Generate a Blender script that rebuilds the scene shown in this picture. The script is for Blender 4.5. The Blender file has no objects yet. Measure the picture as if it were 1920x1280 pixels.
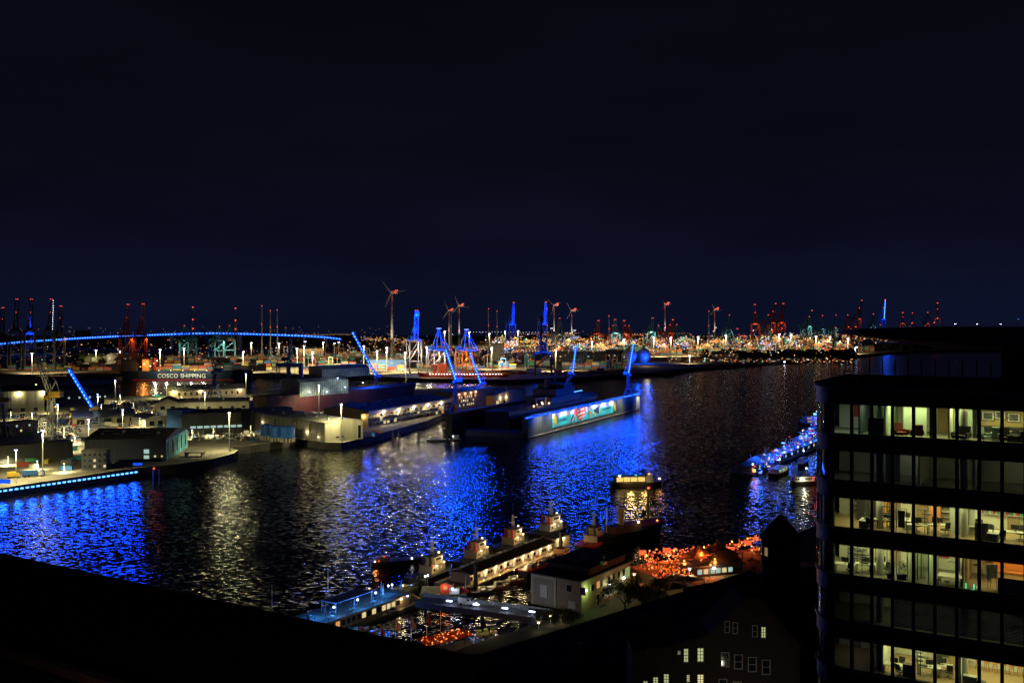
import bpy, bmesh, math, random
from mathutils import Vector, Matrix

# ---------------------------------------------------------------- camera, sky, exposure
scene = bpy.context.scene
EYE = 90.0                      # camera height above the river, metres
FPX, CXP, HZP = 1867.0, 960.0, 600.0   # focal length, centre and horizon measured on the 1920 px photograph
cam_data = bpy.data.cameras.new('camera')
cam_data.lens = 35.0
cam_data.sensor_width = 36.0
cam_data.shift_y = -40.0 / 1920.0
cam_data.clip_start = 0.5
cam_data.clip_end = 60000.0
cam = bpy.data.objects.new('camera', cam_data)
scene.collection.objects.link(cam)
cam.location = (0, 0, EYE)
cam.rotation_euler = (math.radians(90), 0, 0)
scene.camera = cam

world = bpy.data.worlds.new('World')
scene.world = world
world.use_nodes = True
wn, wl = world.node_tree.nodes, world.node_tree.links
bg = wn['Background']
sky = wn.new('ShaderNodeTexSky')
sky.sky_type = 'NISHITA'
sky.sun_disc = False
sky.sun_elevation = math.radians(-3.0)
sky.sun_rotation = math.radians(200)
sky.altitude = 90
night = wn.new('ShaderNodeValToRGB')          # city night glow: navy at the horizon, near black overhead
tc = wn.new('ShaderNodeTexCoord')
sep = wn.new('ShaderNodeSeparateXYZ')
wl.new(tc.outputs['Generated'], sep.inputs[0])
wl.new(sep.outputs['Z'], night.inputs['Fac'])
el = night.color_ramp.elements
el[0].position = 0.0
el[0].color = (0.0036, 0.0052, 0.0190, 1)
el[1].position = 0.45
el[1].color = (0.0016, 0.0015, 0.0030, 1)
e = night.color_ramp.elements.new(0.06); e.color = (0.0034, 0.0043, 0.0135, 1)
e = night.color_ramp.elements.new(0.16); e.color = (0.0027, 0.0028, 0.0072, 1)
addn = wn.new('ShaderNodeMix'); addn.data_type = 'RGBA'; addn.blend_type = 'ADD'
addn.inputs['Factor'].default_value = 0.004
cl = wn.new('ShaderNodeTexNoise')                # faint uneven cloud deck
cl.inputs['Scale'].default_value = 3.2
cl.inputs['Detail'].default_value = 5
cmp_ = wn.new('ShaderNodeMapping')
cmp_.inputs['Scale'].default_value = (1, 1, 4.5)
wl.new(tc.outputs['Generated'], cmp_.inputs['Vector'])
wl.new(cmp_.outputs['Vector'], cl.inputs['Vector'])
cr_ = wn.new('ShaderNodeMapRange')
cr_.inputs['From Min'].default_value = 0.3
cr_.inputs['From Max'].default_value = 0.7
cr_.inputs['To Min'].default_value = 0.80
cr_.inputs['To Max'].default_value = 1.22
wl.new(cl.outputs['Fac'], cr_.inputs['Value'])
cv_ = wn.new('ShaderNodeVectorMath')
cv_.operation = 'SCALE'
wl.new(night.outputs['Color'], cv_.inputs[0])
wl.new(cr_.outputs['Result'], cv_.inputs['Scale'])
wl.new(cv_.outputs['Vector'], addn.inputs['A'])
wl.new(sky.outputs['Color'], addn.inputs['B'])
wl.new(addn.outputs['Result'], bg.inputs['Color'])
bg.inputs['Strength'].default_value = 1.0

scene.view_settings.view_transform = 'Standard'
scene.view_settings.look = 'None'
scene.view_settings.exposure = 0.0
scene.view_settings.gamma = 1.0
scene.view_settings.use_curve_mapping = False
scene.cycles.use_denoising = True
scene.cycles.max_bounces = 5
scene.cycles.diffuse_bounces = 2
scene.cycles.glossy_bounces = 3
scene.cycles.transmission_bounces = 3
scene.cycles.transparent_max_bounces = 10
scene.cycles.sample_clamp_indirect = 2.0
scene.cycles.sample_clamp_direct = 0.0
scene.cycles.caustics_reflective = False
scene.cycles.caustics_refractive = False
scene.cycles.use_light_tree = True

# ---------------------------------------------------------------- helpers
rnd = random.Random(11)
COL = scene.collection
MATS = {}
PI = math.pi


def G(px, py, z=0.0):
    """the spot on the level surface of height z that the photograph shows at px, py"""
    d = (EYE - z) * FPX / (py - HZP)
    return Vector(((px - CXP) / FPX * d, d, z))


def A(px, py, d):
    """the spot at distance d that the photograph shows at px, py"""
    return Vector(((px - CXP) / FPX * d, d, EYE - (py - HZP) / FPX * d))


def mat(name, col, rough=0.6, metal=0.0, vary=0.25, scale=0.6, bump=0.0, streak=False):
    if name in MATS:
        return MATS[name]
    m = bpy.data.materials.new(name)
    m.use_nodes = True
    n, l = m.node_tree.nodes, m.node_tree.links
    p = n['Principled BSDF']
    p.inputs['Roughness'].default_value = rough
    p.inputs['Metallic'].default_value = metal
    c = (col[0], col[1], col[2], 1)
    p.inputs['Base Color'].default_value = c
    if vary > 0:
        t = n.new('ShaderNodeTexCoord')
        src = t.outputs['Object']
        if streak:
            mp = n.new('ShaderNodeMapping')
            mp.inputs['Scale'].default_value = (1, 1, 0.12)
            l.new(src, mp.inputs['Vector'])
            src = mp.outputs['Vector']
        ns = n.new('ShaderNodeTexNoise')
        ns.inputs['Scale'].default_value = scale
        ns.inputs['Detail'].default_value = 6
        ns.inputs['Roughness'].default_value = 0.65
        l.new(src, ns.inputs['Vector'])
        rp = n.new('ShaderNodeMapRange')
        rp.inputs['From Min'].default_value = 0.3
        rp.inputs['From Max'].default_value = 0.7
        rp.inputs['To Min'].default_value = 1 - vary
        rp.inputs['To Max'].default_value = 1 + vary * 0.6
        l.new(ns.outputs['Fac'], rp.inputs['Value'])
        mx = n.new('ShaderNodeVectorMath')
        mx.operation = 'SCALE'
        mx.inputs[0].default_value = col[:3]
        l.new(rp.outputs['Result'], mx.inputs['Scale'])
        l.new(mx.outputs['Vector'], p.inputs['Base Color'])
        if bump > 0:
            b = n.new('ShaderNodeBump')
            b.inputs['Distance'].default_value = bump
            l.new(ns.outputs['Fac'], b.inputs['Height'])
            l.new(b.outputs['Normal'], p.inputs['Normal'])
    MATS[name] = m
    return m


def ribbed(name, col, pitch=0.6, axis='X', vary=0.2, rough=0.55, depth=0.06):
    """profiled sheet metal: fine ribs as relief only"""
    if name in MATS:
        return MATS[name]
    m = mat(name, col, rough=rough, vary=vary, scale=0.15, streak=True)
    n, l = m.node_tree.nodes, m.node_tree.links
    t = n.new('ShaderNodeTexCoord')
    w = n.new('ShaderNodeTexWave')
    w.bands_direction = axis
    w.inputs['Scale'].default_value = 0.31 / pitch
    l.new(t.outputs['Object'], w.inputs['Vector'])
    b = n.new('ShaderNodeBump')
    b.inputs['Distance'].default_value = depth
    b.inputs['Strength'].default_value = 0.6
    l.new(w.outputs['Fac'], b.inputs['Height'])
    l.new(b.outputs['Normal'], n['Principled BSDF'].inputs['Normal'])
    return m


def emi(name, col, strength, sampled=False):
    if name in MATS:
        return MATS[name]
    m = bpy.data.materials.new(name)
    m.use_nodes = True
    n, l = m.node_tree.nodes, m.node_tree.links
    n.remove(n['Principled BSDF'])
    e_ = n.new('ShaderNodeEmission')
    e_.inputs['Color'].default_value = (col[0], col[1], col[2], 1)
    e_.inputs['Strength'].default_value = strength
    l.new(e_.outputs[0], n['Material Output'].inputs['Surface'])
    m.cycles.emission_sampling = 'AUTO' if sampled else 'NONE'
    MATS[name] = m
    return m


def glass(name, tint=(1, 1, 1), ior=1.45):
    if name in MATS:
        return MATS[name]
    m = bpy.data.materials.new(name)
    m.use_nodes = True
    n, l = m.node_tree.nodes, m.node_tree.links
    n.remove(n['Principled BSDF'])
    tr = n.new('ShaderNodeBsdfTransparent')
    tr.inputs['Color'].default_value = (tint[0], tint[1], tint[2], 1)
    gl = n.new('ShaderNodeBsdfGlossy')
    gl.inputs['Roughness'].default_value = 0.01
    fr = n.new('ShaderNodeFresnel')
    fr.inputs['IOR'].default_value = ior
    mx = n.new('ShaderNodeMixShader')
    l.new(fr.outputs[0], mx.inputs['Fac'])
    l.new(tr.outputs[0], mx.inputs[1])
    l.new(gl.outputs[0], mx.inputs[2])
    l.new(mx.outputs[0], n['Material Output'].inputs['Surface'])
    MATS[name] = m
    return m


class MB:
    """collects shapes for one mesh"""
    def __init__(self):
        self.v, self.f, self.mi = [], [], []
        self.k = 0

    def raw(self, pts, faces):
        o = len(self.v)
        self.v += [tuple(p) for p in pts]
        for f in faces:
            self.f.append(tuple(o + i for i in f))
            self.mi.append(self.k)
        return self

    def box(self, c, s, rz=0.0):
        hx, hy, hz = s[0] / 2, s[1] / 2, s[2] / 2
        cs, sn = math.cos(rz), math.sin(rz)
        pts = []
        for z in (-hz, hz):
            for x, y in ((-hx, -hy), (hx, -hy), (hx, hy), (-hx, hy)):
                pts.append((c[0] + x * cs - y * sn, c[1] + x * sn + y * cs, c[2] + z))
        return self.raw(pts, [(3, 2, 1, 0), (4, 5, 6, 7), (0, 1, 5, 4), (1, 2, 6, 5), (2, 3, 7, 6), (3, 0, 4, 7)])

    def bb(self, x0, x1, y0, y1, z0, z1):
        return self.box(((x0 + x1) / 2, (y0 + y1) / 2, (z0 + z1) / 2), (abs(x1 - x0), abs(y1 - y0), abs(z1 - z0)))

    def tube(self, p0, p1, r, n=6, r1=None):
        p0, p1 = Vector(p0), Vector(p1)
        r1 = r if r1 is None else r1
        d = p1 - p0
        if d.length < 1e-6:
            return self
        d.normalize()
        up = Vector((0, 0, 1)) if abs(d.z) < 0.95 else Vector((1, 0, 0))
        a = d.cross(up).normalized()
        b = d.cross(a).normalized()
        pts = []
        for p, rr in ((p0, r), (p1, r1)):
            for i in range(n):
                t = 2 * PI * (i + 0.5) / n
                pts.append(p + a * math.cos(t) * rr + b * math.sin(t) * rr)
        fs = [(i, (i + 1) % n, n + (i + 1) % n, n + i) for i in range(n)]
        fs += [tuple(range(n - 1, -1, -1)), tuple(range(n, 2 * n))]
        return self.raw(pts, fs)

    def bar(self, p0, p1, w):
        return self.tube(p0, p1, w * 0.7071, 4)

    def prism(self, poly, z0, z1):
        n = len(poly)
        pts = [(x, y, z0) for x, y in poly] + [(x, y, z1) for x, y in poly]
        fs = [(i, (i + 1) % n, n + (i + 1) % n, n + i) for i in range(n)]
        fs += [tuple(range(n - 1, -1, -1)), tuple(range(n, 2 * n))]
        return self.raw(pts, fs)

    def ext_y(self, poly, y0, y1):
        """profile in x,z pulled along y"""
        n = len(poly)
        pts = [(x, y0, z) for x, z in poly] + [(x, y1, z) for x, z in poly]
        fs = [(i, (i + 1) % n, n + (i + 1) % n, n + i) for i in range(n)]
        fs += [tuple(range(n - 1, -1, -1)), tuple(range(n, 2 * n))]
        return self.raw(pts, fs)

    def ext_x(self, poly, x0, x1):
        """profile in y,z pulled along x"""
        n = len(poly)
        pts = [(x0, y, z) for y, z in poly] + [(x1, y, z) for y, z in poly]
        fs = [(i, (i + 1) % n, n + (i + 1) % n, n + i) for i in range(n)]
        fs += [tuple(range(n - 1, -1, -1)), tuple(range(n, 2 * n))]
        return self.raw(pts, fs)

    def ball(self, c, r, n=8, m=5, sz=1.0):
        pts = [(c[0], c[1], c[2] - r * sz)]
        for j in range(1, m):
            ph = -PI / 2 + PI * j / m
            for i in range(n):
                t = 2 * PI * i / n
                pts.append((c[0] + r * math.cos(ph) * math.cos(t), c[1] + r * math.cos(ph) * math.sin(t), c[2] + r * sz * math.sin(ph)))
        pts.append((c[0], c[1], c[2] + r * sz))
        fs = [(0, 1 + (i + 1) % n, 1 + i) for i in range(n)]
        for j in range(m - 2):
            for i in range(n):
                a = 1 + j * n
                fs.append((a + i, a + (i + 1) % n, a + n + (i + 1) % n, a + n + i))
        a = 1 + (m - 2) * n
        fs += [(a + i, a + (i + 1) % n, len(pts) - 1) for i in range(n)]
        return self.raw(pts, fs)

    def lattice(self, p0, p1, w0, w1, n, r):
        p0, p1 = Vector(p0), Vector(p1)
        d = (p1 - p0).normalized()
        up = Vector((0, 0, 1)) if abs(d.z) < 0.95 else Vector((0, 1, 0))
        a = d.cross(up).normalized()
        b = d.cross(a).normalized()

        def cr(t):
            c = p0.lerp(p1, t)
            w = (w0 + (w1 - w0) * t) / 2
            return [c + a * w + b * w, c - a * w + b * w, c - a * w - b * w, c + a * w - b * w]
        q = cr(0)
        for i in range(1, n + 1):
            k = cr(i / n)
            for j in range(4):
                self.bar(q[j], k[j], r * 1.5)
                if i % 2:
                    self.bar(q[j], k[(j + 1) % 4], r)
                else:
                    self.bar(q[(j + 1) % 4], k[j], r)
            q = k
        return self

    def build(self, name, m, parent=None, loc=None, smooth=False):
        me = bpy.data.meshes.new(name)
        me.from_pydata(self.v, [], self.f)
        ms = m if isinstance(m, (list, tuple)) else [m]
        for x in ms:
            me.materials.append(x)
        if len(ms) > 1:
            me.polygons.foreach_set('material_index', self.mi)
        if smooth:
            me.polygons.foreach_set('use_smooth', [True] * len(me.polygons))
        me.update()
        return put(name, me, parent, loc)


def put(name, me, parent=None, loc=None, rz=0.0):
    o = bpy.data.objects.new(name, me)
    COL.objects.link(o)
    if loc is not None:
        o.location = loc
    if rz:
        o.rotation_euler = (0, 0, rz)
    if parent:
        o.parent = parent
    return o


def tag(o, label=None, cat=None, group=None, kind=None):
    if label:
        o['label'] = label
    if cat:
        o['category'] = cat
    if group:
        o['group'] = group
    if kind:
        o['kind'] = kind
    return o


def thing(name, label, cat, loc=(0, 0, 0), rz=0.0, group=None):
    o = bpy.data.objects.new(name, None)
    o.empty_display_size = 0.5
    COL.objects.link(o)
    o.location = loc
    o.rotation_euler = (0, 0, rz)
    return tag(o, label, cat, group)


def copy_tree(o, parent=None):
    c = o.copy()
    COL.objects.link(c)
    if parent is not None:
        c.parent = parent
    for ch in list(o.children):
        copy_tree(ch, c)
    return c


def lamp(parent, loc, power, col, radius=0.5, kind='POINT', aim=None, cone=150, blend=0.6, sx=1, sy=1):
    ld = bpy.data.lights.new('lamp_light', kind)
    ld.energy = power
    ld.color = col
    if kind == 'AREA':
        ld.shape = 'RECTANGLE'
        ld.size, ld.size_y = sx, sy
    else:
        ld.shadow_soft_size = radius
    if kind == 'SPOT':
        ld.spot_size = math.radians(cone)
        ld.spot_blend = blend
    o = bpy.data.objects.new('lamp_light', ld)
    COL.objects.link(o)
    o.location = loc
    if aim is not None:
        o.rotation_euler = Vector(aim).to_track_quat('-Z', 'Y').to_euler()
    if parent:
        o.parent = parent
    return o


def text_mesh(s, size, depth=0.05, space=1.0, bold=0.0):
    cu = bpy.data.curves.new('lettering', 'FONT')
    cu.body = s
    cu.size = size
    cu.extrude = depth
    cu.offset = bold
    cu.space_character = space
    cu.resolution_u = 2
    o = bpy.data.objects.new('lettering', cu)
    COL.objects.link(o)
    dg = bpy.context.evaluated_depsgraph_get()
    me = bpy.data.meshes.new_from_object(o.evaluated_get(dg))
    bpy.data.objects.remove(o)
    bpy.data.curves.remove(cu)
    return me


BLUE = (0.006, 0.080, 1.0)
WARM = (1.0, 0.80, 0.42)
COOL = (1.0, 0.90, 0.44)
ORANGE = (1.0, 0.36, 0.06)
E_BLUE = emi('led_blue_white', (0.075, 0.28, 1.0), 4.6)
E_BLUE2 = emi('led_blue', (0.006, 0.075, 1.0), 1.25)  # light bars, and the halo strips painted around them
E_WHITE = emi('lamp_white', (0.85, 0.9, 1.0), 14.0)
E_COOLB = emi('lamp_blue_white', (0.42, 0.52, 1.0), 12.0)
E_WARM = emi('lamp_warm', (1.0, 0.74, 0.34), 9.0)
E_RED = emi('lamp_red', (1.0, 0.09, 0.05), 2.4)
E_ORANGE = emi('lamp_orange', (1.0, 0.30, 0.05), 5.0)
E_WIN = emi('lit_window_warm', (1.0, 0.80, 0.38), 0.75)
E_WINO = emi('lit_window_orange', (1.0, 0.42, 0.12), 0.7)
E_WINC = emi('lit_window_cool', (0.62, 0.95, 0.85), 0.55)
E_GREEN = emi('lamp_green', (0.05, 1.0, 0.45), 1.6)
M_DARKWIN = mat('dark_window_glass', (0.012, 0.016, 0.022), rough=0.08, vary=0)
M_FRAME = mat('pale_window_frame', (0.5, 0.48, 0.42), vary=0.1)
M_STEEL = mat('dark_steel', (0.07, 0.075, 0.085), rough=0.5, vary=0.3)
M_STEELB = mat('blue_grey_steel', (0.16, 0.2, 0.26), rough=0.5, vary=0.3)
M_GALV = mat('galvanised_steel', (0.42, 0.44, 0.42), rough=0.45, metal=0.2, vary=0.2)
M_WHITE = mat('white_paint', (0.62, 0.62, 0.58), rough=0.5, vary=0.15)
M_BLACK = mat('black_paint', (0.012, 0.012, 0.014), rough=0.5, vary=0.3)
M_REDP = mat('red_paint', (0.5, 0.035, 0.03), rough=0.45, vary=0.25)
M_YEL = mat('yellow_paint', (0.55, 0.34, 0.03), rough=0.5, vary=0.2)
M_CONC = mat('concrete', (0.27, 0.255, 0.22), rough=0.85, vary=0.35, scale=0.12)

# ---------------------------------------------------------------- river and land
def water_material():
    m = bpy.data.materials.new('river_water')
    m.use_nodes = True
    n, l = m.node_tree.nodes, m.node_tree.links
    p = n['Principled BSDF']
    p.inputs['Base Color'].default_value = (0.0012, 0.0022, 0.0050, 1)
    p.inputs['Roughness'].default_value = 0.165
    p.inputs['IOR'].default_value = 1.33
    t = n.new('ShaderNodeTexCoord')

    def noise(scale, det, rough, src):
        ns = n.new('ShaderNodeTexNoise')
        ns.inputs['Scale'].default_value = scale
        ns.inputs['Detail'].default_value = det
        ns.inputs['Roughness'].default_value = rough
        l.new(src, ns.inputs['Vector'])
        return ns
    mp = n.new('ShaderNodeMapping')
    mp.inputs['Scale'].default_value = (0.62, 1.0, 1)
    mp.inputs['Rotation'].default_value = (0, 0, 0.2)
    l.new(t.outputs['Object'], mp.inputs['Vector'])
    wv = noise(0.70, 2.2, 0.6, mp.outputs['Vector'])      # wind waves: the noise colour is used as wave slope
    pt = noise(0.012, 2.0, 0.5, t.outputs['Object'])       # calmer and rougher patches
    c0 = n.new('ShaderNodeVectorMath'); c0.operation = 'SUBTRACT'; c0.inputs[1].default_value = (0.5, 0.5, 0.5)
    l.new(wv.outputs['Color'], c0.inputs[0])
    mr = n.new('ShaderNodeMapRange')
    mr.inputs['From Min'].default_value = 0.3; mr.inputs['From Max'].default_value = 0.7
    mr.inputs['To Min'].default_value = 0.45; mr.inputs['To Max'].default_value = 1.25
    l.new(pt.outputs['Fac'], mr.inputs['Value'])
    sc = n.new('ShaderNodeVectorMath'); sc.operation = 'SCALE'
    l.new(c0.outputs[0], sc.inputs[0]); l.new(mr.outputs[0], sc.inputs['Scale'])
    fl = n.new('ShaderNodeVectorMath'); fl.operation = 'MULTIPLY_ADD'
    fl.inputs[1].default_value = (1.75, 1.05, 0); fl.inputs[2].default_value = (0, 0, 1)
    l.new(sc.outputs[0], fl.inputs[0])
    nz = n.new('ShaderNodeVectorMath'); nz.operation = 'NORMALIZE'
    l.new(fl.outputs[0], nz.inputs[0])
    l.new(nz.outputs[0], p.inputs['Normal'])
    return m


w_ = MB()
w_.raw([(-20000, 60, 0), (20000, 60, 0), (20000, 5500, 0), (-20000, 5500, 0)], [(0, 1, 2, 3)])
tag(w_.build('river', water_material()), 'dark rippled river with blue light on it', 'river', kind='structure')

M_YARD = mat('yard_paving', (0.22, 0.195, 0.15), rough=0.9, vary=0.45, scale=0.06)
M_QUAY = mat('quay_wall', (0.075, 0.07, 0.065), rough=0.85, vary=0.4, scale=0.3)
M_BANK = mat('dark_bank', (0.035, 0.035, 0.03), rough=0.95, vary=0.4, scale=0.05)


def land(name, pts, z, top, side, label):
    mb = MB()
    n = len(pts)
    v = [(p[0], p[1], z) for p in pts] + [(p[0], p[1], -3) for p in pts]
    mb.raw(v, [tuple(range(n))])
    mb.k = 1
    mb.raw(v, [(i, n + i, n + (i + 1) % n, (i + 1) % n) for i in range(n)])
    o = mb.build(name, [top, side])
    bm_ = bmesh.new(); bm_.from_mesh(o.data)
    bmesh.ops.remove_doubles(bm_, verts=bm_.verts, dist=0.001)
    bmesh.ops.recalc_face_normals(bm_, faces=bm_.faces)
    big = max(bm_.faces, key=lambda f: f.calc_area())
    if big.normal.z < 0:
        bmesh.ops.reverse_faces(bm_, faces=bm_.faces)
    bmesh.ops.triangulate(bm_, faces=[f for f in bm_.faces if len(f.verts) > 4])
    bm_.to_mesh(o.data); bm_.free()
    return tag(o, label, 'ground', kind='structure')


ZQ = 5.0
yard_pts = [(-260, 962), (0, 915), (262, 876), (330, 870), (400, 860), (438, 850), (446, 843), (430, 838), (470, 835), (556, 822), (608, 829), (640, 830), (676, 822),
            (800, 789), (838, 772), (862, 752), (985, 733), (980, 722), (860, 727), (770, 727), (560, 721), (480, 738),
            (330, 742), (225, 742), (215, 711), (-300, 700)]
land('shipyard_ground', [G(x, y, ZQ) for x, y in yard_pts], ZQ, M_YARD, M_QUAY, 'paved shipyard quay across the river')
far_pts = [(-900, 713), (220, 706), (480, 700), (640, 702), (780, 709), (960, 712), (1100, 706), (1250, 695), (1330, 687), (1440, 679), (1560, 672),
           (1640, 662), (1740, 657), (2600, 650)]
far = [G(x, y, ZQ) for x, y in far_pts]
far += [Vector((9000, 5490, 0)), Vector((-9000, 5490, 0))]
land('port_ground', far, ZQ, mat('port_paving', (0.17, 0.15, 0.11), rough=0.9, vary=0.5, scale=0.02), M_QUAY, 'container port ground beyond the basin')
near_pts = [(640, 1290), (800, 1240), (900, 1202), (1002, 1170), (990, 1136), (1060, 1104), (1186, 1066), (1300, 1046), (1430, 1022), (1530, 985), (1800, 940), (3000, 800)]
near = [G(x, y, ZQ) for x, y in near_pts] + [Vector((400, 20, 0)), Vector((-300, 20, 0)), Vector((-300, 215, 0))]
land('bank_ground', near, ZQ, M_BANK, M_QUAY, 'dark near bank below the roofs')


# ---------------------------------------------------------------- generic builders
UNITBOX = {}


def unit(m):
    """a shared one-metre box with the given material"""
    k = m.name
    if k not in UNITBOX:
        b = MB().box((0, 0, 0), (1, 1, 1))
        me = bpy.data.meshes.new('box_' + k)
        me.from_pydata(b.v, [], b.f)
        me.materials.append(m)
        UNITBOX[k] = me
    return UNITBOX[k]


def ub(name, m, c, s, parent=None, rz=0.0):
    o = put(name, unit(m), parent, c, rz)
    o.scale = s
    return o


def face_at(face, L, D, u, out):
    """local spot and turn for something on a wall face, u along it, out proud of it"""
    if face == 'f':
        return (u, -out), 0.0
    if face == 'b':
        return (u, D + out), 0.0
    if face == 'r':
        return (L + out, u), PI / 2
    return (-out, u), PI / 2


def building(name, label, a, b, depth, h, wall, roofm, roof='flat', rise=0.0, ridge='x', over=0.5, wins=(), lamps=(), cat='building', group=None, fascia=None, frame=None):
    a, b = Vector(a), Vector(b)
    z0 = a.z
    d = b - a
    L = math.hypot(d.x, d.y)
    t = thing(name, label, cat, (a.x, a.y, z0), math.atan2(d.y, d.x), group)
    t['L'] = L
    D = depth
    mb = MB()
    if roof == 'gable' and ridge == 'x':
        mb.ext_x([(0, 0), (D, 0), (D, h), (D / 2, h + rise), (0, h)], 0, L)
    elif roof == 'gable':
        mb.ext_y([(0, 0), (L, 0), (L, h), (L / 2, h + rise), (0, h)], 0, D)
    elif roof == 'mono':
        mb.ext_x([(0, 0), (D, 0), (D, h + rise), (0, h)], 0, L)
    else:
        mb.bb(0, L, 0, D, 0, h)
    mb.build('wall', wall, t)
    rb = MB()
    o = over
    k = 0.35
    if roof == 'gable' and ridge == 'x':
        s = rise / (D / 2)
        rb.ext_x([(-o, h - o * s + .05), (D / 2, h + rise + .05), (D + o, h - o * s + .05), (D + o, h - o * s + k), (D / 2, h + rise + k), (-o, h - o * s + k)], -o, L + o)
    elif roof == 'gable':
        s = rise / (L / 2)
        rb.ext_y([(-o, h - o * s + .05), (L / 2, h + rise + .05), (L + o, h - o * s + .05), (L + o, h - o * s + k), (L / 2, h + rise + k), (-o, h - o * s + k)], -o, D + o)
    elif roof == 'mono':
        s = rise / D
        rb.ext_x([(-o, h - o * s + .05), (D + o, h + rise + o * s + .05), (D + o, h + rise + o * s + k), (-o, h - o * s + k)], -o, L + o)
    else:
        rb.bb(-o, L + o, -o, D + o, h + .02, h + k)
    rb.build('roof', roofm, t)
    if fascia:
        fm, fh = fascia
        fb = MB().bb(-o - .1, L + o + .1, -o - .2, -o - .02, h - fh, h + k + .1)
        fb.build('fascia', fm, t)
    if L > 30 and z0 > 4 and a.y > 500:
        for i in range(int(L / 7)):
            ub('wall_joint', M_STEEL, ((i + .5) * 7, -.04, h * .48), (.16, .1, h * .96), t)
        ub('gutter', M_STEEL, (L / 2, -o - .2, h - .25), (L + o, .25, .22), t)
        if roof != 'mono':
            for i in range(int(L / 11)):
                fy = D * (.22 + .1 * (i % 3))
                zz = h + .35 + (rise * fy / (D / 2) if roof == 'gable' and ridge == 'x' else (rise * (1 - abs((i + .6) * 11 - L / 2) / (L / 2)) if roof == 'gable' else 0))
                ub('roof_vent', M_GALV if i % 2 else M_STEEL, ((i + .6) * 11, fy, zz + .5), (1.6, 1.3, 1.1), t)
            for i in range(int(L / 5)):
                if roof == 'flat':
                    ub('roof_seam', M_STEEL, (i * 5 + 2, D / 2, h + k + .04), (.14, D, .08), t)
    for w in wins:
        face, u, v, ww, hh, m = w
        (x, y), rz = face_at(face, L, D, u, 0.03)
        fr = ub('window', frame or M_FRAME, (x, y, v), (ww + .3, .18, hh + .3), t, rz)
        (x2, y2), _ = face_at(face, L, D, u, 0.09)
        p = ub('pane', m, (0, 0, 0), (ww / (ww + .3), 1.0, hh / (hh + .3)), fr)
        p.location = (0, -0.35 if face in 'f' else (0.35 if face == 'b' else (-0.35 if face == 'r' else 0.35)), 0)
    for q in lamps:
        face, u, v, pw, col = q
        (x, y), rz = face_at(face, L, D, u, 0.35)
        ub('wall_lamp', E_WHITE if col is not WARM else E_WARM, (x, y, v), (.7, .45, .4), t, rz)
        (x, y), rz = face_at(face, L, D, u, 1.3)
        lamp(t, (x, y, v - .2), pw, col, 0.25)
    return t


def win_row(face, u0, u1, n, v, w, h, mats):
    r = []
    for i in range(n):
        u = u0 + (u1 - u0) * (i / (n - 1) if n > 1 else 0.5)
        r.append((face, u, v, w, h, mats[i % len(mats)] if not callable(mats) else mats(i)))
    return r


def mast(px, ytop, ybase, label, z=ZQ, power=0, col=COOL, heads=2, e=None, name='lamp_mast', group='lamp masts of the port', r=None, m=None, glint=0):
    p = G(px, ybase, z)
    h = (ybase - ytop) / FPX * p.y
    t = thing(name, label, 'lamp post', p, 0, group)
    e = e or E_WHITE
    r = r or max(0.16, h * 0.010)
    hs = max(0.45, p.y / FPX * 0.75)
    MB().tube((0, 0, 0), (0, 0, h), r * 1.3, 6, r * 0.8).build('post', m or M_GALV, t)
    ar = MB()
    if heads > 2:
        ar.tube((0, 0, h - .3), (0, 0, h), hs * 2.6, 8)
    else:
        ar.bb(-hs * 1.6, hs * 1.6, -r, r, h - .15, h + .05)
    ar.build('crossarm', M_GALV, t)
    for i in range(heads):
        if heads > 2:
            an = 2 * PI * i / heads
            c = (math.cos(an) * hs * 2.2, math.sin(an) * hs * 2.2, h - .55)
        else:
            c = ((i - (heads - 1) / 2) * hs * 2.6, -r - hs * .3, h - .35)
        ub('lamp_head', e, c, (hs * 1.1, hs * .8, hs * .5), t)
    if power:
        if p.y > 1480:
            lamp(t, (0, -2.0, h - 1.2), power, col, 0.7, 'SPOT', aim=(0, 1.1, -1), cone=118, blend=.6)
        elif p.y > 500:
            lamp(t, (0, -2.0, h - 1.2), power, col, 0.7, 'SPOT', aim=(0, .25, -1), cone=152, blend=.5)
            if glint:
                lamp(t, (0, -2.6, h - .6), glint, col, 0.8)
        else:
            lamp(t, (0, -2.0, h - 1.2), power, col, 0.7)
    return t


def led_run(parent, p0, p1, n, size, m=None, fill=0.55, name='light_bar', skip=()):
    p0, p1 = Vector(p0), Vector(p1)
    d = p1 - p0
    q = d.to_track_quat('X', 'Z')
    Ls = d.length / n
    for i in range(n):
        if i in skip:
            continue
        o = put(name, unit(m or E_BLUE), parent, p0.lerp(p1, (i + .5) / n))
        o.rotation_mode = 'QUATERNION'
        o.rotation_quaternion = q
        o.scale = (Ls * fill, size, size)


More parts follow.
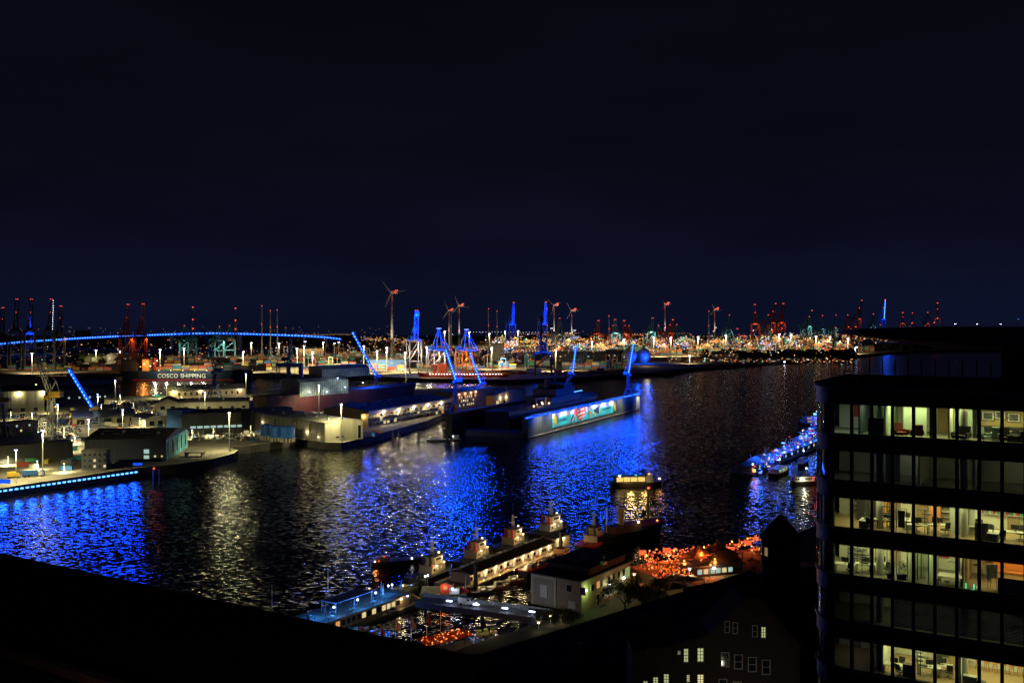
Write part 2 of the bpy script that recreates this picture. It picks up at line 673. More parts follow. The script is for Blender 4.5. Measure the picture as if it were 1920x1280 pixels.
def dock_crane(label, base, foot_h, col_top, tip, led=True, power=9000, nled=11, legs=True, cab=None, m=None, nlamps=3, w=None, group='slewing shipyard cranes', water=1.0):
    """slewing crane: portal, column, machine house, lattice jib. All points in world metres"""
    base, tip = Vector(base), Vector(tip)
    t = thing('shipyard_crane', label, 'crane', base, 0, group)
    m = m or mat('crane_blue_paint', (0.10, 0.17, 0.34), rough=0.5, vary=0.3)
    top = Vector(col_top) - base
    tp = tip - base
    s = w or 2.2
    lg = MB()
    if legs:
        for sx in (-1, 1):
            for sy in (-1, 1):
                leg = MB().bar((sx * s * 1.7, sy * s * 1.7, 0), (sx * s * .7, sy * s * .7, foot_h), s * .28)
                leg.build('leg', m, t)
        lg.box((0, 0, foot_h), (s * 2.1, s * 2.1, s * .35))
        for sx in (-1, 1):
            lg.bar((sx * s * 1.35, -s * 1.35, foot_h * .35), (sx * s * 1.35, s * 1.35, foot_h * .35), s * .16)
            lg.bar((-s * 1.35, sx * s * 1.35, foot_h * .35), (s * 1.35, sx * s * 1.35, foot_h * .35), s * .16)
        lg.build('portal_beam', m, t)
    cb = MB()
    cb.lattice((0, 0, foot_h if legs else 0), (top.x, top.y, top.z), s * 1.2, s * .9, max(3, int((top.z - (foot_h if legs else 0)) / (s * 1.4))), s * .095)
    cb.tube((0, 0, foot_h if legs else 0), (top.x, top.y, top.z - s), s * .33, 8)
    cb.build('column', m, t)
    hm = MB()
    dirx = 1 if tp.x < top.x else -1
    hx = top.x + dirx * s * .9
    hm.box((hx, top.y, top.z + s * .1), (s * 2.2, s * 1.5, s * 1.1))
    hm.box((top.x - dirx * s * .7, top.y - s * .5, top.z - s * .5), (s * .7, s * .7, s * .8))
    hm.build('machine_house', cab or m, t)
    jb = MB()
    jb.lattice(top, tp, s * .75, s * .42, max(6, int((tp - top).length / (s * .85))), s * .08)
    jo = jb.build('jib', m, t)
    af = MB()
    ap = Vector((hx, top.y, top.z + s * 2.6))
    af.bar((top.x + dirx * s * 1.6, top.y, top.z + s * .4), ap, s * .14)
    af.bar((top.x - dirx * s * .3, top.y, top.z + s * .4), ap, s * .14)
    af.bar(ap, top.lerp(tp, .72), s * .05)
    af.build('back_stay', m, t)
    if led:
        off = Vector((0, -s * .55, 0))
        led_run(jo, top.lerp(tp, .02) + off * 1.5, tp + off * 1.5, nled, s * .30)
        led_run(jo, top.lerp(tp, .02) + off * .9, tp + off * .9, 4, s * .86, E_BLUE2, .97, name='halo_strip')  # wide glowing strip behind the bars paints their halo
        for i in range(nlamps):
            p = top.lerp(tp, (i + .6) / nlamps) + Vector((0, -s * 1.6, 0))
            lamp(jo, p, power * 3.0 * water / nlamps, BLUE, 1.2)
    return t


def gantry(label, base, h, boom=('up', 1.0), col=None, span=22.0, gauge=24.0, rz=0.0, lit=None, tiplight=True, group='ship to shore container cranes', dots=0, power=0, outreach=48.0, thick=1.0):
    """ship-to-shore crane. Local y runs along the boom: the river side is -y"""
    t = thing('container_crane', label, 'crane', base, rz, group)
    c = col or mat('crane_dark_red', (0.20, 0.05, 0.04), rough=0.55, vary=0.25)
    hl = h * 0.55
    k = 1.25 * thick
    for sx in (-1, 1):
        for sy in (0, 1):
            MB().bar((sx * span / 2, sy * gauge, 0), (sx * span / 2, sy * gauge, hl), k * 1.3).build('leg', c, t)
    pb = MB()
    for sy in (0, 1):
        pb.bar((-span / 2, sy * gauge, hl * .38), (span / 2, sy * gauge, hl * .38), k * 1.2)
        pb.bar((-span / 2, sy * gauge, hl * .96), (span / 2, sy * gauge, hl * .96), k)
        pb.bar((-span / 2, sy * gauge, hl * .40), (span / 2, sy * gauge, hl * .94), k * .6)
    for sx in (-1, 1):
        pb.bar((sx * span / 2, 0, hl * .38), (sx * span / 2, gauge, hl * .38), k)
        pb.bar((sx * span / 2, 0, hl * .94), (sx * span / 2, gauge, hl * .42), k * .6)
    pb.build('cross_beam', c, t)
    g = MB()
    gw = span * .16
    for sx in (-1, 1):
        g.bar((sx * gw, -2, hl), (sx * gw, gauge + 14, hl), k * 1.5)
    g.box((0, gauge + 6, hl + 3.2), (gw * 3, 11, 5))
    g.box((0, 0, hl), (span, k * 1.5, k * 1.7))
    g.box((0, gauge, hl), (span, k * 1.5, k * 1.7))
    g.build('girder', c if lit is None else lit, t)
    af = MB()
    apz = h * (0.80 if boom[0] == 'up' else 1.0)
    for sx in (-1, 1):
        af.bar((sx * gw * 1.6, 0, hl), (sx * gw * .35, 3, apz), k)
        af.bar((sx * gw * .35, 3, apz), (sx * gw * 1.4, gauge, hl), k * .8)
    af.box((0, 3, apz), (gw * 1.4, 2, k * 2))
    bm_ = MB()
    if boom[0] == 'up':
        tipz = h
        ty = -outreach * .16
        for sx in (-1, 1):
            bm_.bar((sx * gw, -2, hl), (sx * gw, ty, tipz), k * 1.3)
        for i in range(7):
            f0 = i / 7
            f1 = (i + 1) / 7
            bm_.bar((-gw, -2 + (ty + 2) * f0, hl + (tipz - hl) * f0), (gw, -2 + (ty + 2) * f1, hl + (tipz - hl) * f1), k * .6)
        p0, p1 = Vector((0, -2, hl)), Vector((0, ty, tipz))
    else:
        ty = -outreach
        for sx in (-1, 1):
            bm_.bar((sx * gw, -2, hl), (sx * gw, ty, hl), k * 1.3)
            af.bar((sx * gw * .35, 3, apz), (sx * gw, ty * .85, hl), k * .45)
        for i in range(7):
            f0, f1 = -2 + (ty + 2) * i / 7, -2 + (ty + 2) * (i + 1) / 7
            bm_.bar((-gw, f0, hl), (gw, f1, hl), k * .6)
        p0, p1 = Vector((0, -2, hl)), Vector((0, ty, hl))
    af.build('apex_frame', c if lit is None else lit, t)
    bo = bm_.build('boom', c if lit is None else lit, t)
    if tiplight:
        s = max(1.0, base[1] / FPX * .95)
        for sx in (-1, 1):
            ub('warning_light', E_RED, (p1.x + sx * gw * .5, p1.y - 1.5, p1.z + s), (s, s, s), t)
        ub('warning_light', E_RED, (0, 1, apz + s + 1.2), (s * 1.2, s, s), t)
    if dots:
        for i in range(dots):
            s = max(.5, base[1] / FPX * .34)
            ub('boom_lamp', E_WHITE, p0.lerp(p1, (i + .5) / dots) + Vector((gw + .8, -1.2, .3)), (s, s, s), t)
    if power:
        for i in range(2):
            lamp(t, p0.lerp(p1, .3 + .5 * i) + Vector((0, -5, -2)), power / 2, BLUE, 1.5)
    return t


def hull_mb(mb, L, W, H, bow=0.28, stern=0.12, sheer=0.25, flare=0.82, n=14):
    """ship hull, bow at +x, deck at H, waterline at 0"""
    top, bot = [], []
    for i in range(n + 1):
        x = i / n
        w = 1.0
        if x > 1 - bow:
            q = (x - (1 - bow)) / bow
            w = max(0.02, 1 - q ** 2.1)
        if x < stern:
            w = 0.72 + 0.28 * (x / stern)
        z = H * (1 + sheer * (max(0, x - .55) / .45) ** 2 + sheer * .3 * (max(0, .2 - x) / .2) ** 2)
        top.append((x * L - L / 2, W / 2 * w, z))
        xb = (x * .94 + .02) * L - L / 2
        bot.append((xb, W / 2 * w * flare, -0.6))
    v = top + [(x, -y, z) for x, y, z in top] + bot + [(x, -y, z) for x, y, z in bot]
    m = n + 1
    f = []
    for i in range(n):
        f.append((i, i + 1, m + i + 1, m + i))
        f.append((2 * m + i, 2 * m + i + 1, i + 1, i))
        f.append((m + i, m + i + 1, 3 * m + i + 1, 3 * m + i))
    f.append((0, m, 3 * m, 2 * m))
    f.append((n, 2 * m + n, 3 * m + n, m + n))
    mb.raw(v, f)
    return mb

# ---------------------------------------------------------------- shipyard across the river
M_CREAM = ribbed('cream_cladding', (0.42, 0.39, 0.29), vary=.42)
M_GREY = ribbed('grey_cladding', (0.20, 0.20, 0.175), vary=.4)
M_DKROOF = mat('dark_roofing_felt', (0.075, 0.072, 0.066), rough=0.9, vary=0.4, scale=0.1)
M_BLROOF = mat('blue_grey_roof', (0.055, 0.07, 0.12), rough=0.7, vary=0.35, scale=0.08)
M_LTROOF = ribbed('pale_sheet_roof', (0.36, 0.35, 0.28), vary=.4)
M_NAVY = ribbed('navy_cladding', (0.016, 0.028, 0.06))
M_CYAN = ribbed('cyan_cladding', (0.11, 0.36, 0.42))
M_BLUEW = ribbed('blue_cladding', (0.03, 0.12, 0.36))
M_TAN = mat('tan_render', (0.40, 0.31, 0.19), rough=0.8, vary=0.25, scale=0.2)
M_DKWALL = mat('dark_wall', (0.05, 0.05, 0.055), rough=0.8, vary=0.3, scale=0.2)


def brick_mat(name, c1, c2, mortar, scale=1.0):
    m = bpy.data.materials.new(name)
    m.use_nodes = True
    n, l = m.node_tree.nodes, m.node_tree.links
    t = n.new('ShaderNodeTexCoord')
    b = n.new('ShaderNodeTexBrick')
    b.inputs['Color1'].default_value = (*c1, 1)
    b.inputs['Color2'].default_value = (*c2, 1)
    b.inputs['Mortar'].default_value = (*mortar, 1)
    b.inputs['Scale'].default_value = scale
    l.new(t.outputs['Object'], b.inputs['Vector'])
    l.new(b.outputs['Color'], n['Principled BSDF'].inputs['Base Color'])
    n['Principled BSDF'].inputs['Roughness'].default_value = 0.85
    return m


M_BRICK = brick_mat('red_brick', (0.30, 0.09, 0.05), (0.24, 0.07, 0.04), (0.25, 0.2, 0.16))
D = M_DARKWIN

building('warehouse', 'wide cream warehouse with two wall lamps behind the lattice crane', G(-70, 777, ZQ), G(83, 771, ZQ), 60, 19.5, M_CREAM, M_DKROOF, 'gable', 3,
         wins=win_row('f', 6, 70, 7, 2.2, 3.5, 3.2, [D]), lamps=[('f', 45, 17.5, 5200, COOL), ('f', 66, 17.5, 5200, COOL)])
building('workshop', 'dark workshop with a row of small lit square windows', G(84, 762, ZQ), G(196, 757, ZQ), 30, 15, M_DKWALL, M_DKROOF, 'flat',
         wins=win_row('f', 22, 56, 8, 7.5, 1.7, 1.8, [E_WINC, D, E_WINC, E_WINC]))
building('greenhouse_hall', 'low hall with a pale glazed strip beneath its dark roof', G(84, 737, ZQ), G(213, 734, ZQ), 40, 15, M_DKWALL, M_DKROOF, 'gable', 3,
         wins=win_row('f', 5, 78, 11, 11.6, 5.6, 3.2, [mat('dull_pane', (0.16, 0.2, 0.2), rough=0.3, vary=0.3)]))
building('brick_office', 'red brick office with two rows of pale windows', G(17, 816, ZQ), G(70, 811, ZQ), 12, 9, M_BRICK, M_DKROOF, 'flat',
         wins=win_row('f', 2.5, 18.5, 6, 6.4, 1.3, 1.5, [D, E_WINC, D]) + win_row('f', 2.5, 18.5, 6, 2.8, 1.3, 1.5, [D, D, E_WIN, D]))
building('site_office', 'small grey two storey office beside the brick office', G(71, 808, ZQ), G(87, 806, ZQ), 10, 7.4, M_GREY, M_DKROOF, 'flat',
         wins=win_row('f', 1.5, 6, 3, 5.2, 1, 1.2, [D]) + win_row('f', 1.5, 6, 3, 2.2, 1, 1.2, [D]))
hall = building('open_shed', 'open fronted shed with a bright cream roof', G(136, 798, ZQ), G(256, 793, ZQ), 34, 6, M_TAN, M_LTROOF, 'mono', 3.2,
                wins=win_row('f', 6, 46, 5, 2.8, 6, 4.2, [D]))
building('low_shed', 'small cream shed with gabled front near the blue tower block', G(273, 800, ZQ), G(312, 797, ZQ), 26, 6.5, M_CREAM, M_DKROOF, 'gable', 2.5, ridge='y',
         wins=[('f', 5, 2.4, 4, 3.6, D), ('f', 12, 2.4, 4, 3.6, D)])
building('stair_tower', 'bright blue tower block at the end of the grey hall', G(312, 804, ZQ), G(341, 807, ZQ), 14, 15.5, M_BLUEW, M_DKROOF, 'flat',
         wins=win_row('f', 6.5, 6.5, 1, 10, 1.2, 1.2, [D]) + win_row('f', 6.5, 6.5, 1, 6, 1.2, 1.2, [D]))
building('assembly_hall', 'long grey hall with a lit strip window at its foot', G(341.5, 807, ZQ), G(453, 803, ZQ), 24, 13, M_GREY, M_DKROOF, 'gable', 2,
         wins=win_row('f', 8, 43, 8, 2.2, 4.0, 1.7, [E_WINC, E_WINC, E_WINC]))
building('storage_hall', 'narrow cream topped hall behind the long grey hall', G(336, 771, ZQ), G(467, 768, ZQ), 22, 8.5, M_CREAM, M_DKROOF, 'gable', 2.5,
         wins=win_row('f', 6, 58, 6, 3, 3, 2.5, [D]))
building('gabled_shed', 'cream gabled shed beside the narrow cream hall', G(292, 772, ZQ), G(335, 771, ZQ), 36, 8, M_CREAM, M_DKROOF, 'gable', 4, ridge='y',
         wins=[('f', 6, 3, 4, 4, D), ('f', 15, 3, 4, 4, D)])
building('canteen', 'low hall with warm lit yellow facade and doors by the basin', G(318, 745, ZQ), G(460, 740, ZQ), 24, 7.6, M_TAN, M_DKROOF, 'gable', 4.5,
         wins=win_row('f', 10, 74, 11, 3.4, 2.2, 3.4, [D]), lamps=[('f', 5, 6.3, 2600, WARM), ('f', 33, 6.3, 2200, WARM), ('f', 76, 6.3, 2600, WARM)])
building('riverside_warehouse', 'large cream warehouse with pale roof on the quay corner', G(470, 804, ZQ), G(609, 829, ZQ), 31, 13.2, M_CREAM, M_LTROOF, 'gable', 2.4, over=.3,
         wins=[('f', 70, 7.5, 1.5, 7, D), ('f', 92, 7.5, 1.5, 7, D), ('f', 40, 7.5, 1.5, 7, D), ('f', 16, 7.5, 1.5, 7, D), ('r', 10, 3, 2.6, .9, D), ('r', 14, 3, 2.6, .9, D), ('r', 28, 5.5, 2.2, 9, D)],
         lamps=[('f', 88, 5.2, 700, WARM), ('f', 20, 7, 260, WARM), ('f', 104, 3, 160, WARM)])
building('dark_annex', 'dark annex at the back end of the large cream warehouse', G(453, 803, ZQ), G(471, 806, ZQ), 36, 15.2, M_DKWALL, M_DKROOF, 'flat')
building('gable_hall', 'middle cream gable hall between the warehouse and the terraced building', G(610, 797, ZQ), G(676, 797, ZQ), 40, 13, M_CREAM, M_DKROOF, 'gable', 3.2, ridge='y')
building('low_cream_hall', 'low cream hall with flat roof behind the large warehouse', G(487, 768, ZQ), G(565, 766, ZQ), 30, 5, M_TAN, M_GREY, 'flat')
# terraced building: decks, posts and lit bays are its parts
ta, tb = G(690, 801, ZQ), G(838, 774, ZQ)
terr = building('terraced_building', 'long blue roofed building with lit open decks under a pale fascia', ta, tb, 42, 13.2, mat('deck_back_wall', (0.34, 0.22, 0.13), vary=0.3), M_BLROOF, 'gable', 3.0, over=3.4,
                fascia=(mat('pale_fascia', (0.5, 0.5, 0.44), vary=0.15), 3.0))
TL = terr['L']
for k, z in enumerate((3.4, 6.6)):
    MB().bb(0, TL, -3.0, -.05, z, z + .35).build('deck', M_STEELB, terr)
    rl = MB()
    for i in range(60):
        rl.bb(i * TL / 60, i * TL / 60 + .08, -3.0, -2.92, z + .35, z + 1.4)
    rl.bb(0, TL, -3.0, -2.93, z + 1.35, z + 1.45)
    rl.build('railing', M_GALV, terr)
for i in range(24):
    x = TL * (i + .5) / 24
    for z in (1.8, 5.2, 8.5):
        r_ = rnd.random()
        m_ = E_WIN if r_ < .10 else (E_WINO if r_ < .15 else (D if r_ < .5 else mat('deck_panel_%d' % int(r_ * 10), ((0.35, 0.2, 0.1), (0.2, 0.28, 0.28), (0.42, 0.38, 0.28))[int(r_ * 10) % 3], vary=0.2)))
        ub('bay', m_, (x, -.1, z), (TL / 24 * .62, .2, 2.0), terr)
for i in range(5):
    x = TL * (.13 + .185 * i)
    ub('wall_lamp', E_COOLB, (x, -3.4, 9.6), (1.0, .5, .6), terr)
    lamp(terr, (x, -4.4, 9.2), 4600, WARM, .3)
for i in range(9):
    ub('skylight', E_BLUE2 if i < 5 else M_DARKWIN, (10 + i * 8.5, 9 + (i % 3) * 4.0, 14.35 + (9 + (i % 3) * 4.0 - 8) * .143), (5, .5, .5), terr, rz=.1)
building('quay_kiosk', 'small tan stair house at the end of the terraced building', G(677, 803, ZQ), G(689, 803, ZQ), 8, 11.5, mat('ochre_wall', (0.45, 0.28, 0.1), vary=.2), M_DKROOF, 'flat', lamps=[('f', 2, 9.5, 900, WARM)])
# the brick and glass hall behind the docks
building('machine_hall', 'brick machine hall with rows of lit windows behind the floating dock', G(858, 772, ZQ), G(925, 760, ZQ), 26, 18, M_BRICK, M_DKROOF, 'flat',
         wins=sum([win_row('f', 4, 36, 9, v, 1.6, 2.2, lambda i: E_WIN if rnd.random() < .55 else D) for v in (5.5, 9.2, 12.8)], []),
         lamps=[('f', 3, 16, 1300, ORANGE), ('f', 15, 16, 1300, ORANGE), ('f', 27, 16, 1100, ORANGE), ('f', 37, 16.4, 1300, ORANGE)])
building('yellow_hall', 'small yellow lit hall beside the brick machine hall', G(926, 763, ZQ), G(985, 752, ZQ), 20, 11, M_TAN, M_DKROOF, 'gable', 4, ridge='y',
         wins=[('f', 8, 3.2, 6, 4.5, E_WIN), ('f', 24, 3, 5, 4, D)], lamps=[('f', 15, 8, 1500, WARM), ('f', 29, 8, 1300, WARM)])
# big navy hall on the promenade: front, cyan gable, office annex
na, nb = Vector((-256, 596, ZQ)), Vector((-209, 601, ZQ))
navy = building('promenade_hall', 'large navy hall with a cyan glazed end on the promenade', na, nb, 60, 13.2, M_NAVY, M_DKROOF, 'gable', 3.5, ridge='x',
                wins=[('f', 36, 6, 3, 2.4, E_WINC), ('f', 36, 2.6, 3, 2, E_WINC), ('f', 41, 3, 1.2, 1, E_WIN), ('f', 45, 3, 1, .8, E_WIN)])
for i in range(10):
    ub('end_panel', M_CYAN if i % 3 else mat('pale_cyan_panel', (0.2, 0.46, 0.5), vary=.2), (navy['L'] + .12, 3 + i * 6, 6.5), (.25, 5.2, 12.4), navy)
    if i % 2 == 0:
        ub('end_window', M_DARKWIN, (navy['L'] + .3, 4.3 + i * 6, 7.0), (.2, 1.6, 8), navy)
ub('light_pillar', M_WHITE, (navy['L'] + .5, 20, 5), (.5, 1.2, 9), navy)
for i in range(5):
    ub('roof_light', mat('skylight_pane', (0.3, 0.33, 0.34), rough=.2, vary=.1), (8 + i * 8, 22 - (i % 2) * 8, 13.75 + (22 - (i % 2) * 8) * .1167), (6.5, 1.0, .3), navy)
building('promenade_office', 'three storey dark office annex with a few lit windows on the promenade', G(153, 882, ZQ), G(199, 881, ZQ), 9, 11, M_DKWALL, M_DKROOF, 'flat',
         wins=sum([win_row('f', 1.6, 12.4, 5, v, 1.3, 1.5, (lambda vv: (lambda i: E_WIN if (i, vv) in ((2, 5.6), (2, 2.3), (4, 2.3)) else D))(v)) for v in (2.3, 5.6, 8.9)], []), frame=M_STEEL)
# tanks
for i, (px, py, r) in enumerate(((500, 824, 4.2), (519, 827, 4.6), (539, 828, 4.9))):
    p = G(px, py, ZQ)
    t = thing('storage_tank', ('short blue storage tank nearest the dark annex', 'middle blue storage tank beside the cream warehouse', 'largest blue storage tank at the quay edge')[i], 'tank', p, 0, 'blue storage tanks by the warehouse')
    MB().tube((0, 0, 3), (0, 0, 10.5), r, 20).build('shell', mat('tank_blue', (0.02, 0.11, 0.42), rough=.35, vary=.15), t, smooth=False)
    fb = MB()
    for k in range(12):
        fb.tube((math.cos(k * PI / 6) * r * .93, math.sin(k * PI / 6) * r * .93, 0), (math.cos(k * PI / 6) * r * .93, math.sin(k * PI / 6) * r * .93, 3), .55, 6)
    fb.build('plinth', M_CREAM, t)
    MB().tube((0, 0, 10.5), (0, 0, 11.4), r, 20, .6).build('roof', mat('tank_blue', (0, 0, 0)), t)

# dark dry dock wall and quay fittings at the edge of the picture
MB().bb(0, 46, 0, 14, 0, 11).build('floating_box', mat('dark_hull_steel', (0.04, 0.04, 0.045), vary=.4, scale=.2, streak=True))
o = bpy.data.objects['floating_box']
o.location = G(-20, 873, ZQ); o.rotation_euler = (0, 0, math.radians(38)); o.name = 'dock_gate'
tag(o, 'tall dark steel dock gate beside the lattice crane', 'dock gate')

# cranes of the yard
b = G(96, 848, ZQ)
M_LATT = mat('crane_green_grey', (0.40, 0.42, 0.36), rough=.5, vary=.3)
dock_crane('tall grey lattice crane with yellow cab, its jib folded', b, 11, b + Vector((0, 0, 37)), b + Vector((-14, 6, 66)), led=False, cab=M_YEL, m=M_LATT, w=3.4)
lc = bpy.data.objects[[q.name for q in bpy.data.objects if q.name.startswith('shipyard_crane')][-1]]
for q in ((-5, -7, 14), (6, -7, 30), (-7, -6, 44)):  # lamps added to brighten the lattice crane
    ub('work_or_fill_lamp', E_WARM, q, (.5, .5, .4), lc)
    lamp(lc, (q[0], q[1] - .8, q[2]), 2600, WARM, .4, 'SPOT', aim=(-q[0] * .1, .8, .35), cone=130)
b2 = G(62, 700, ZQ) 
b = G(8, 820, ZQ)
dock_crane('grey lattice crane cut by the picture edge beside the brick office', b, 9, b + Vector((-1, 0, 27)), b + Vector((-12, 0, 60)), led=False, cab=M_YEL, m=M_LATT, w=2.6)
b = G(183, 797, ZQ)
dock_crane('shipyard crane with blue lit jib and yellow house behind the open shed', b, 8, b + Vector((-3.5, 0, 14)), A(130, 692, b.y), cab=M_YEL, w=2.4, power=2600)
b = G(402, 746, ZQ)
dock_crane('dark blue double jib crane standing before the container ship', b, 14, b + Vector((1, 0, 30)), A(381, 616, b.y), led=False, w=3.8, m=mat('crane_dim_blue', (0.05, 0.10, 0.17), vary=.3))
b = G(706, 752, ZQ)
dock_crane('shipyard crane with long blue lit jib above the scaffolded ship', b, 3, b + Vector((0, 0, 26)), A(661, 622, b.y), legs=False, w=2.5, power=46000, nled=14)
b = G(541, 752, ZQ)
t = dock_crane('dark portal crane with thick column beside the scaffolded ship', b, 4, b + Vector((0, 0, 44)), b + Vector((2, 4, 68)), led=False, legs=False, w=3.4, m=M_STEELB, cab=M_STEEL)
MB().bb(-13, 15, -2, 2, 36, 40).build('bridge_beam', M_STEELB, t)
MB().bb(11, 15, -2, 2, 14, 36).build('hanging_leg', M_STEELB, t)
MB().lattice((-11, 0, 22), (-11, 0, 36), 3.5, 3.5, 5, .25).build('hoist_frame', M_STEEL, t)

# ship in the dry dock with wrapped decks
a_, b_ = G(478, 782, ZQ), G(778, 752, ZQ)
dv = b_ - a_
ship = thing('docked_ship', 'dull red ship hull lying in the dry dock', 'ship', (a_ + b_) / 2 + Vector((0, 14, -6)), math.atan2(dv.y, dv.x))
hull_mb(MB(), dv.length, 26, 23, bow=.12, sheer=.1, flare=.95).build('hull', mat('dull_red_hull', (0.09, 0.018, 0.018), vary=.35, scale=.1, streak=True), ship)


def wrapped(parent, x0, x1, y0, y1, z0, z1, nx, nz):
    w = MB().ext_x([(y0, z0), (y1, z0), (y1, z1), (y0 + (y1 - y0) * .2, z1), (y0, z1 - 3)], x0, x1)
    o = w.build('sheeting', mat('scaffold_sheeting', (0.30, 0.33, 0.30), rough=.8, vary=.45, scale=.25), parent)
    g = MB()
    for i in range(nx + 1):
        x = x0 + (x1 - x0) * i / nx
        g.bb(x - .16, x + .16, y0 - .35, y0 - .05, z0, z1 - 3)
    for j in range(nz + 1):
        z = z0 + (z1 - 3 - z0) * j / nz
        g.bb(x0, x1, y0 - .5, y0 - .38, z - .14, z + .14)
    g.build('scaffold_poles', M_STEEL, o)
    return o


wrapped(ship, -70, -8, -13, 12, 21, 37, 24, 6)
wrapped(ship, -34, 30, -4, 14, 36, 47, 24, 4)
for x, z in ((-60, 25), (-38, 24), (-14, 27), (10, 30), (-24, 36)):
    ub('work_or_fill_lamp', E_COOLB, (x, -15, z), (.9, .6, .6), ship)
    lamp(ship, (x, -20, z + 1), 2600, (.75, .95, .85), .4)
building('funnel_block', 'dark block with small lamps between the docked ship and the halls', G(735, 752, ZQ), G(770, 749, ZQ), 18, 16, M_DKWALL, M_DKROOF, 'flat')

# yard lamps
G1 = 'tall lamp posts of the shipyard'
for px, yt, yb, pw, lb in (
    (430, 773, 846, 9000, 'tall lamp post at the tip of the promenade'),
    (384, 734, 778, 11000, 'lamp post behind the long grey hall'),
    (230, 767, 812, 10000, 'lamp post beside the navy hall roof'),
    (183, 738, 783, 9000, 'twin headed lamp post behind the open shed'),
    (166, 785, 842, 9000, 'short lamp post before the open shed'),
    (80, 806, 893, 8000, 'tall lamp post on the quay by the lattice crane'),
    (108, 757, 806, 9000, 'pale lamp post right behind the lattice crane'),
    (598, 721, 776, 8000, 'lamp post before the scaffolded ship'),
    (640, 757, 829, 9000, 'lamp post at the corner of the cream warehouse'),
    (461, 700, 746, 9000, 'lamp post by the basin beside the warm facade hall'),
    (312, 716, 746, 8000, 'lamp post at the basin end of the warm facade hall'),
    (761, 692, 727, 9000, 'lamp post at the basin edge beyond the terraced building'),
    (216, 712, 752, 4000, 'stout pale lamp post beside the orange basin light'),
    (30, 842, 905, 5000, 'lamp post on the quay by the dock gate')):
    mast(px, yt, yb, lb, power=pw * 7.5, e=E_COOLB, group=G1, heads=2, glint={430: 10500, 640: 6500, 80: 4000, 598: 3000}.get(px, 0))

# quay light line with real bars and the lamps in them
q0, q1 = G(-40, 926, 4.2), G(258, 884, 4.2)
ql = thing('quay_light_line', 'row of blue light bars along the promenade quay', 'light strip', q0)
ql_v = q1 - q0
out = Vector((ql_v.y, -ql_v.x, 0)).normalized()
led_run(ql, out * .5, ql_v + out * .5, 31, .75, E_BLUE, .5)
MB().bar(out * .15, ql_v + out * .15, .4).build('rail', M_STEEL, ql)
for i in range(12):
    lamp(ql, ql_v * ((i + .5) / 12) + out * 2.2 + Vector((0, 0, .6)), 6800, (.004, .05, 1), 1.4, 'SPOT', aim=tuple(out + Vector((0, 0, -.3))), cone=150, blend=.3)
MB().bb(-4, 4, -.3, .3, 2, 4).build('blue_sign', E_BLUE2, ql).location = ql_v * .12 + Vector((0, 2, 1.5))
MB().bb(-2.5, 2.5, -.3, .3, 2, 3.2).build('blue_sign', E_BLUE2, ql).location = ql_v * .99 + Vector((0, 2, 1.5))
rl = MB()
r0, r1 = G(300, 871, ZQ), G(425, 853, ZQ)
for i in range(26):
    p = r0.lerp(r1, i / 25) - r0
    rl.bb(p.x - .06, p.x + .06, p.y - .06, p.y + .06, 0, 1.6)
rl.bar((0, 0, 1.6), tuple(r1 - r0 + Vector((0, 0, 1.6))), .1)
rl.bar((0, 0, .9), tuple(r1 - r0 + Vector((0, 0, .9))), .08)
tag(rl.build('quay_railing', M_STEEL, None, r0), 'thin steel railing along the promenade tip', 'railing')
p = G(365, 855, ZQ)
pl = thing('pavilion', 'low flat pavilion slab on the lit promenade tip', 'pavilion', p)
MB().bb(-6, 6, -3, 3, 2.4, 2.9).build('roof', M_CONC, pl)
for sx in (-5, 5):
    MB().bb(sx - .5, sx + .5, -2.5, 2.5, 0, 2.4).build('support', M_CONC, pl)
for px, lb in ((289, 'dark mooring pile with a red light near the promenade'), (300, 'dark mooring pile next to the one with a red light')):
    p = G(px, 908, 0)
    t = thing('mooring_pile', lb, 'mooring pile', (p.x, p.y, -2), 0, 'mooring piles off the promenade')
    MB().tube((0, 0, 0), (0, 0, 10), .8, 10).build('pile', M_STEEL, t)
    MB().tube((0, 0, 10), (0, 0, 10.4), 1.0, 10).build('cap', M_STEEL, t)
    if px == 289:
        ub('beacon', E_RED, (0, -.4, 10.9), (.7, .7, .8), t)
        lamp(t, (0, -1.2, 11), 120, (1, .12, .05), .4)

# yard clutter: containers, vehicles, barriers that can be told apart
cols = {'red': (0.35, 0.05, 0.04), 'orange': (0.5, 0.16, 0.03), 'blue': (0.03, 0.12, 0.35), 'green': (0.04, 0.22, 0.10), 'cream': (0.5, 0.46, 0.34), 'teal': (0.04, 0.25, 0.28),
        'brown': (0.2, 0.08, 0.05), 'grey': (0.22, 0.22, 0.22), 'yellow': (0.5, 0.35, 0.05)}
CM = {k: ribbed('container_' + k, v, pitch=.28) for k, v in cols.items()}
CMESH = {}


def container_mesh(c, L=12.2):
    k = (c, L)
    if k not in CMESH:
        b = MB()
        b.bb(-L / 2, L / 2, -1.16, 1.16, .12, 2.5)
        for sx in (-1, 1):
            for sy in (-1, 1):
                b.bb(sx * L / 2 - .1 * sx - .1, sx * L / 2 - .1 * sx + .1, sy * 1.14 - .1, sy * 1.14 + .1, 0, 2.6)
            b.bb(sx * (L / 2 - .1) - .08, sx * (L / 2 - .1) + .08, -1.04, 1.04, 2.46, 2.58)
        for sy in (-1, 1):
            b.bb(-L / 2 + .2, L / 2 - .2, sy * 1.14 - .09, sy * 1.14 + .09, 2.44, 2.58)
        me = bpy.data.meshes.new('container')
        me.from_pydata(b.v, [], b.f)
        me.materials.append(CM[c])
        CMESH[k] = me
    return CMESH[k]


def container(c, p, rz, label, group, L=12.2):
    o = put('shipping_container', container_mesh(c, L), None, p, rz)
    return tag(o, label, 'container', group)


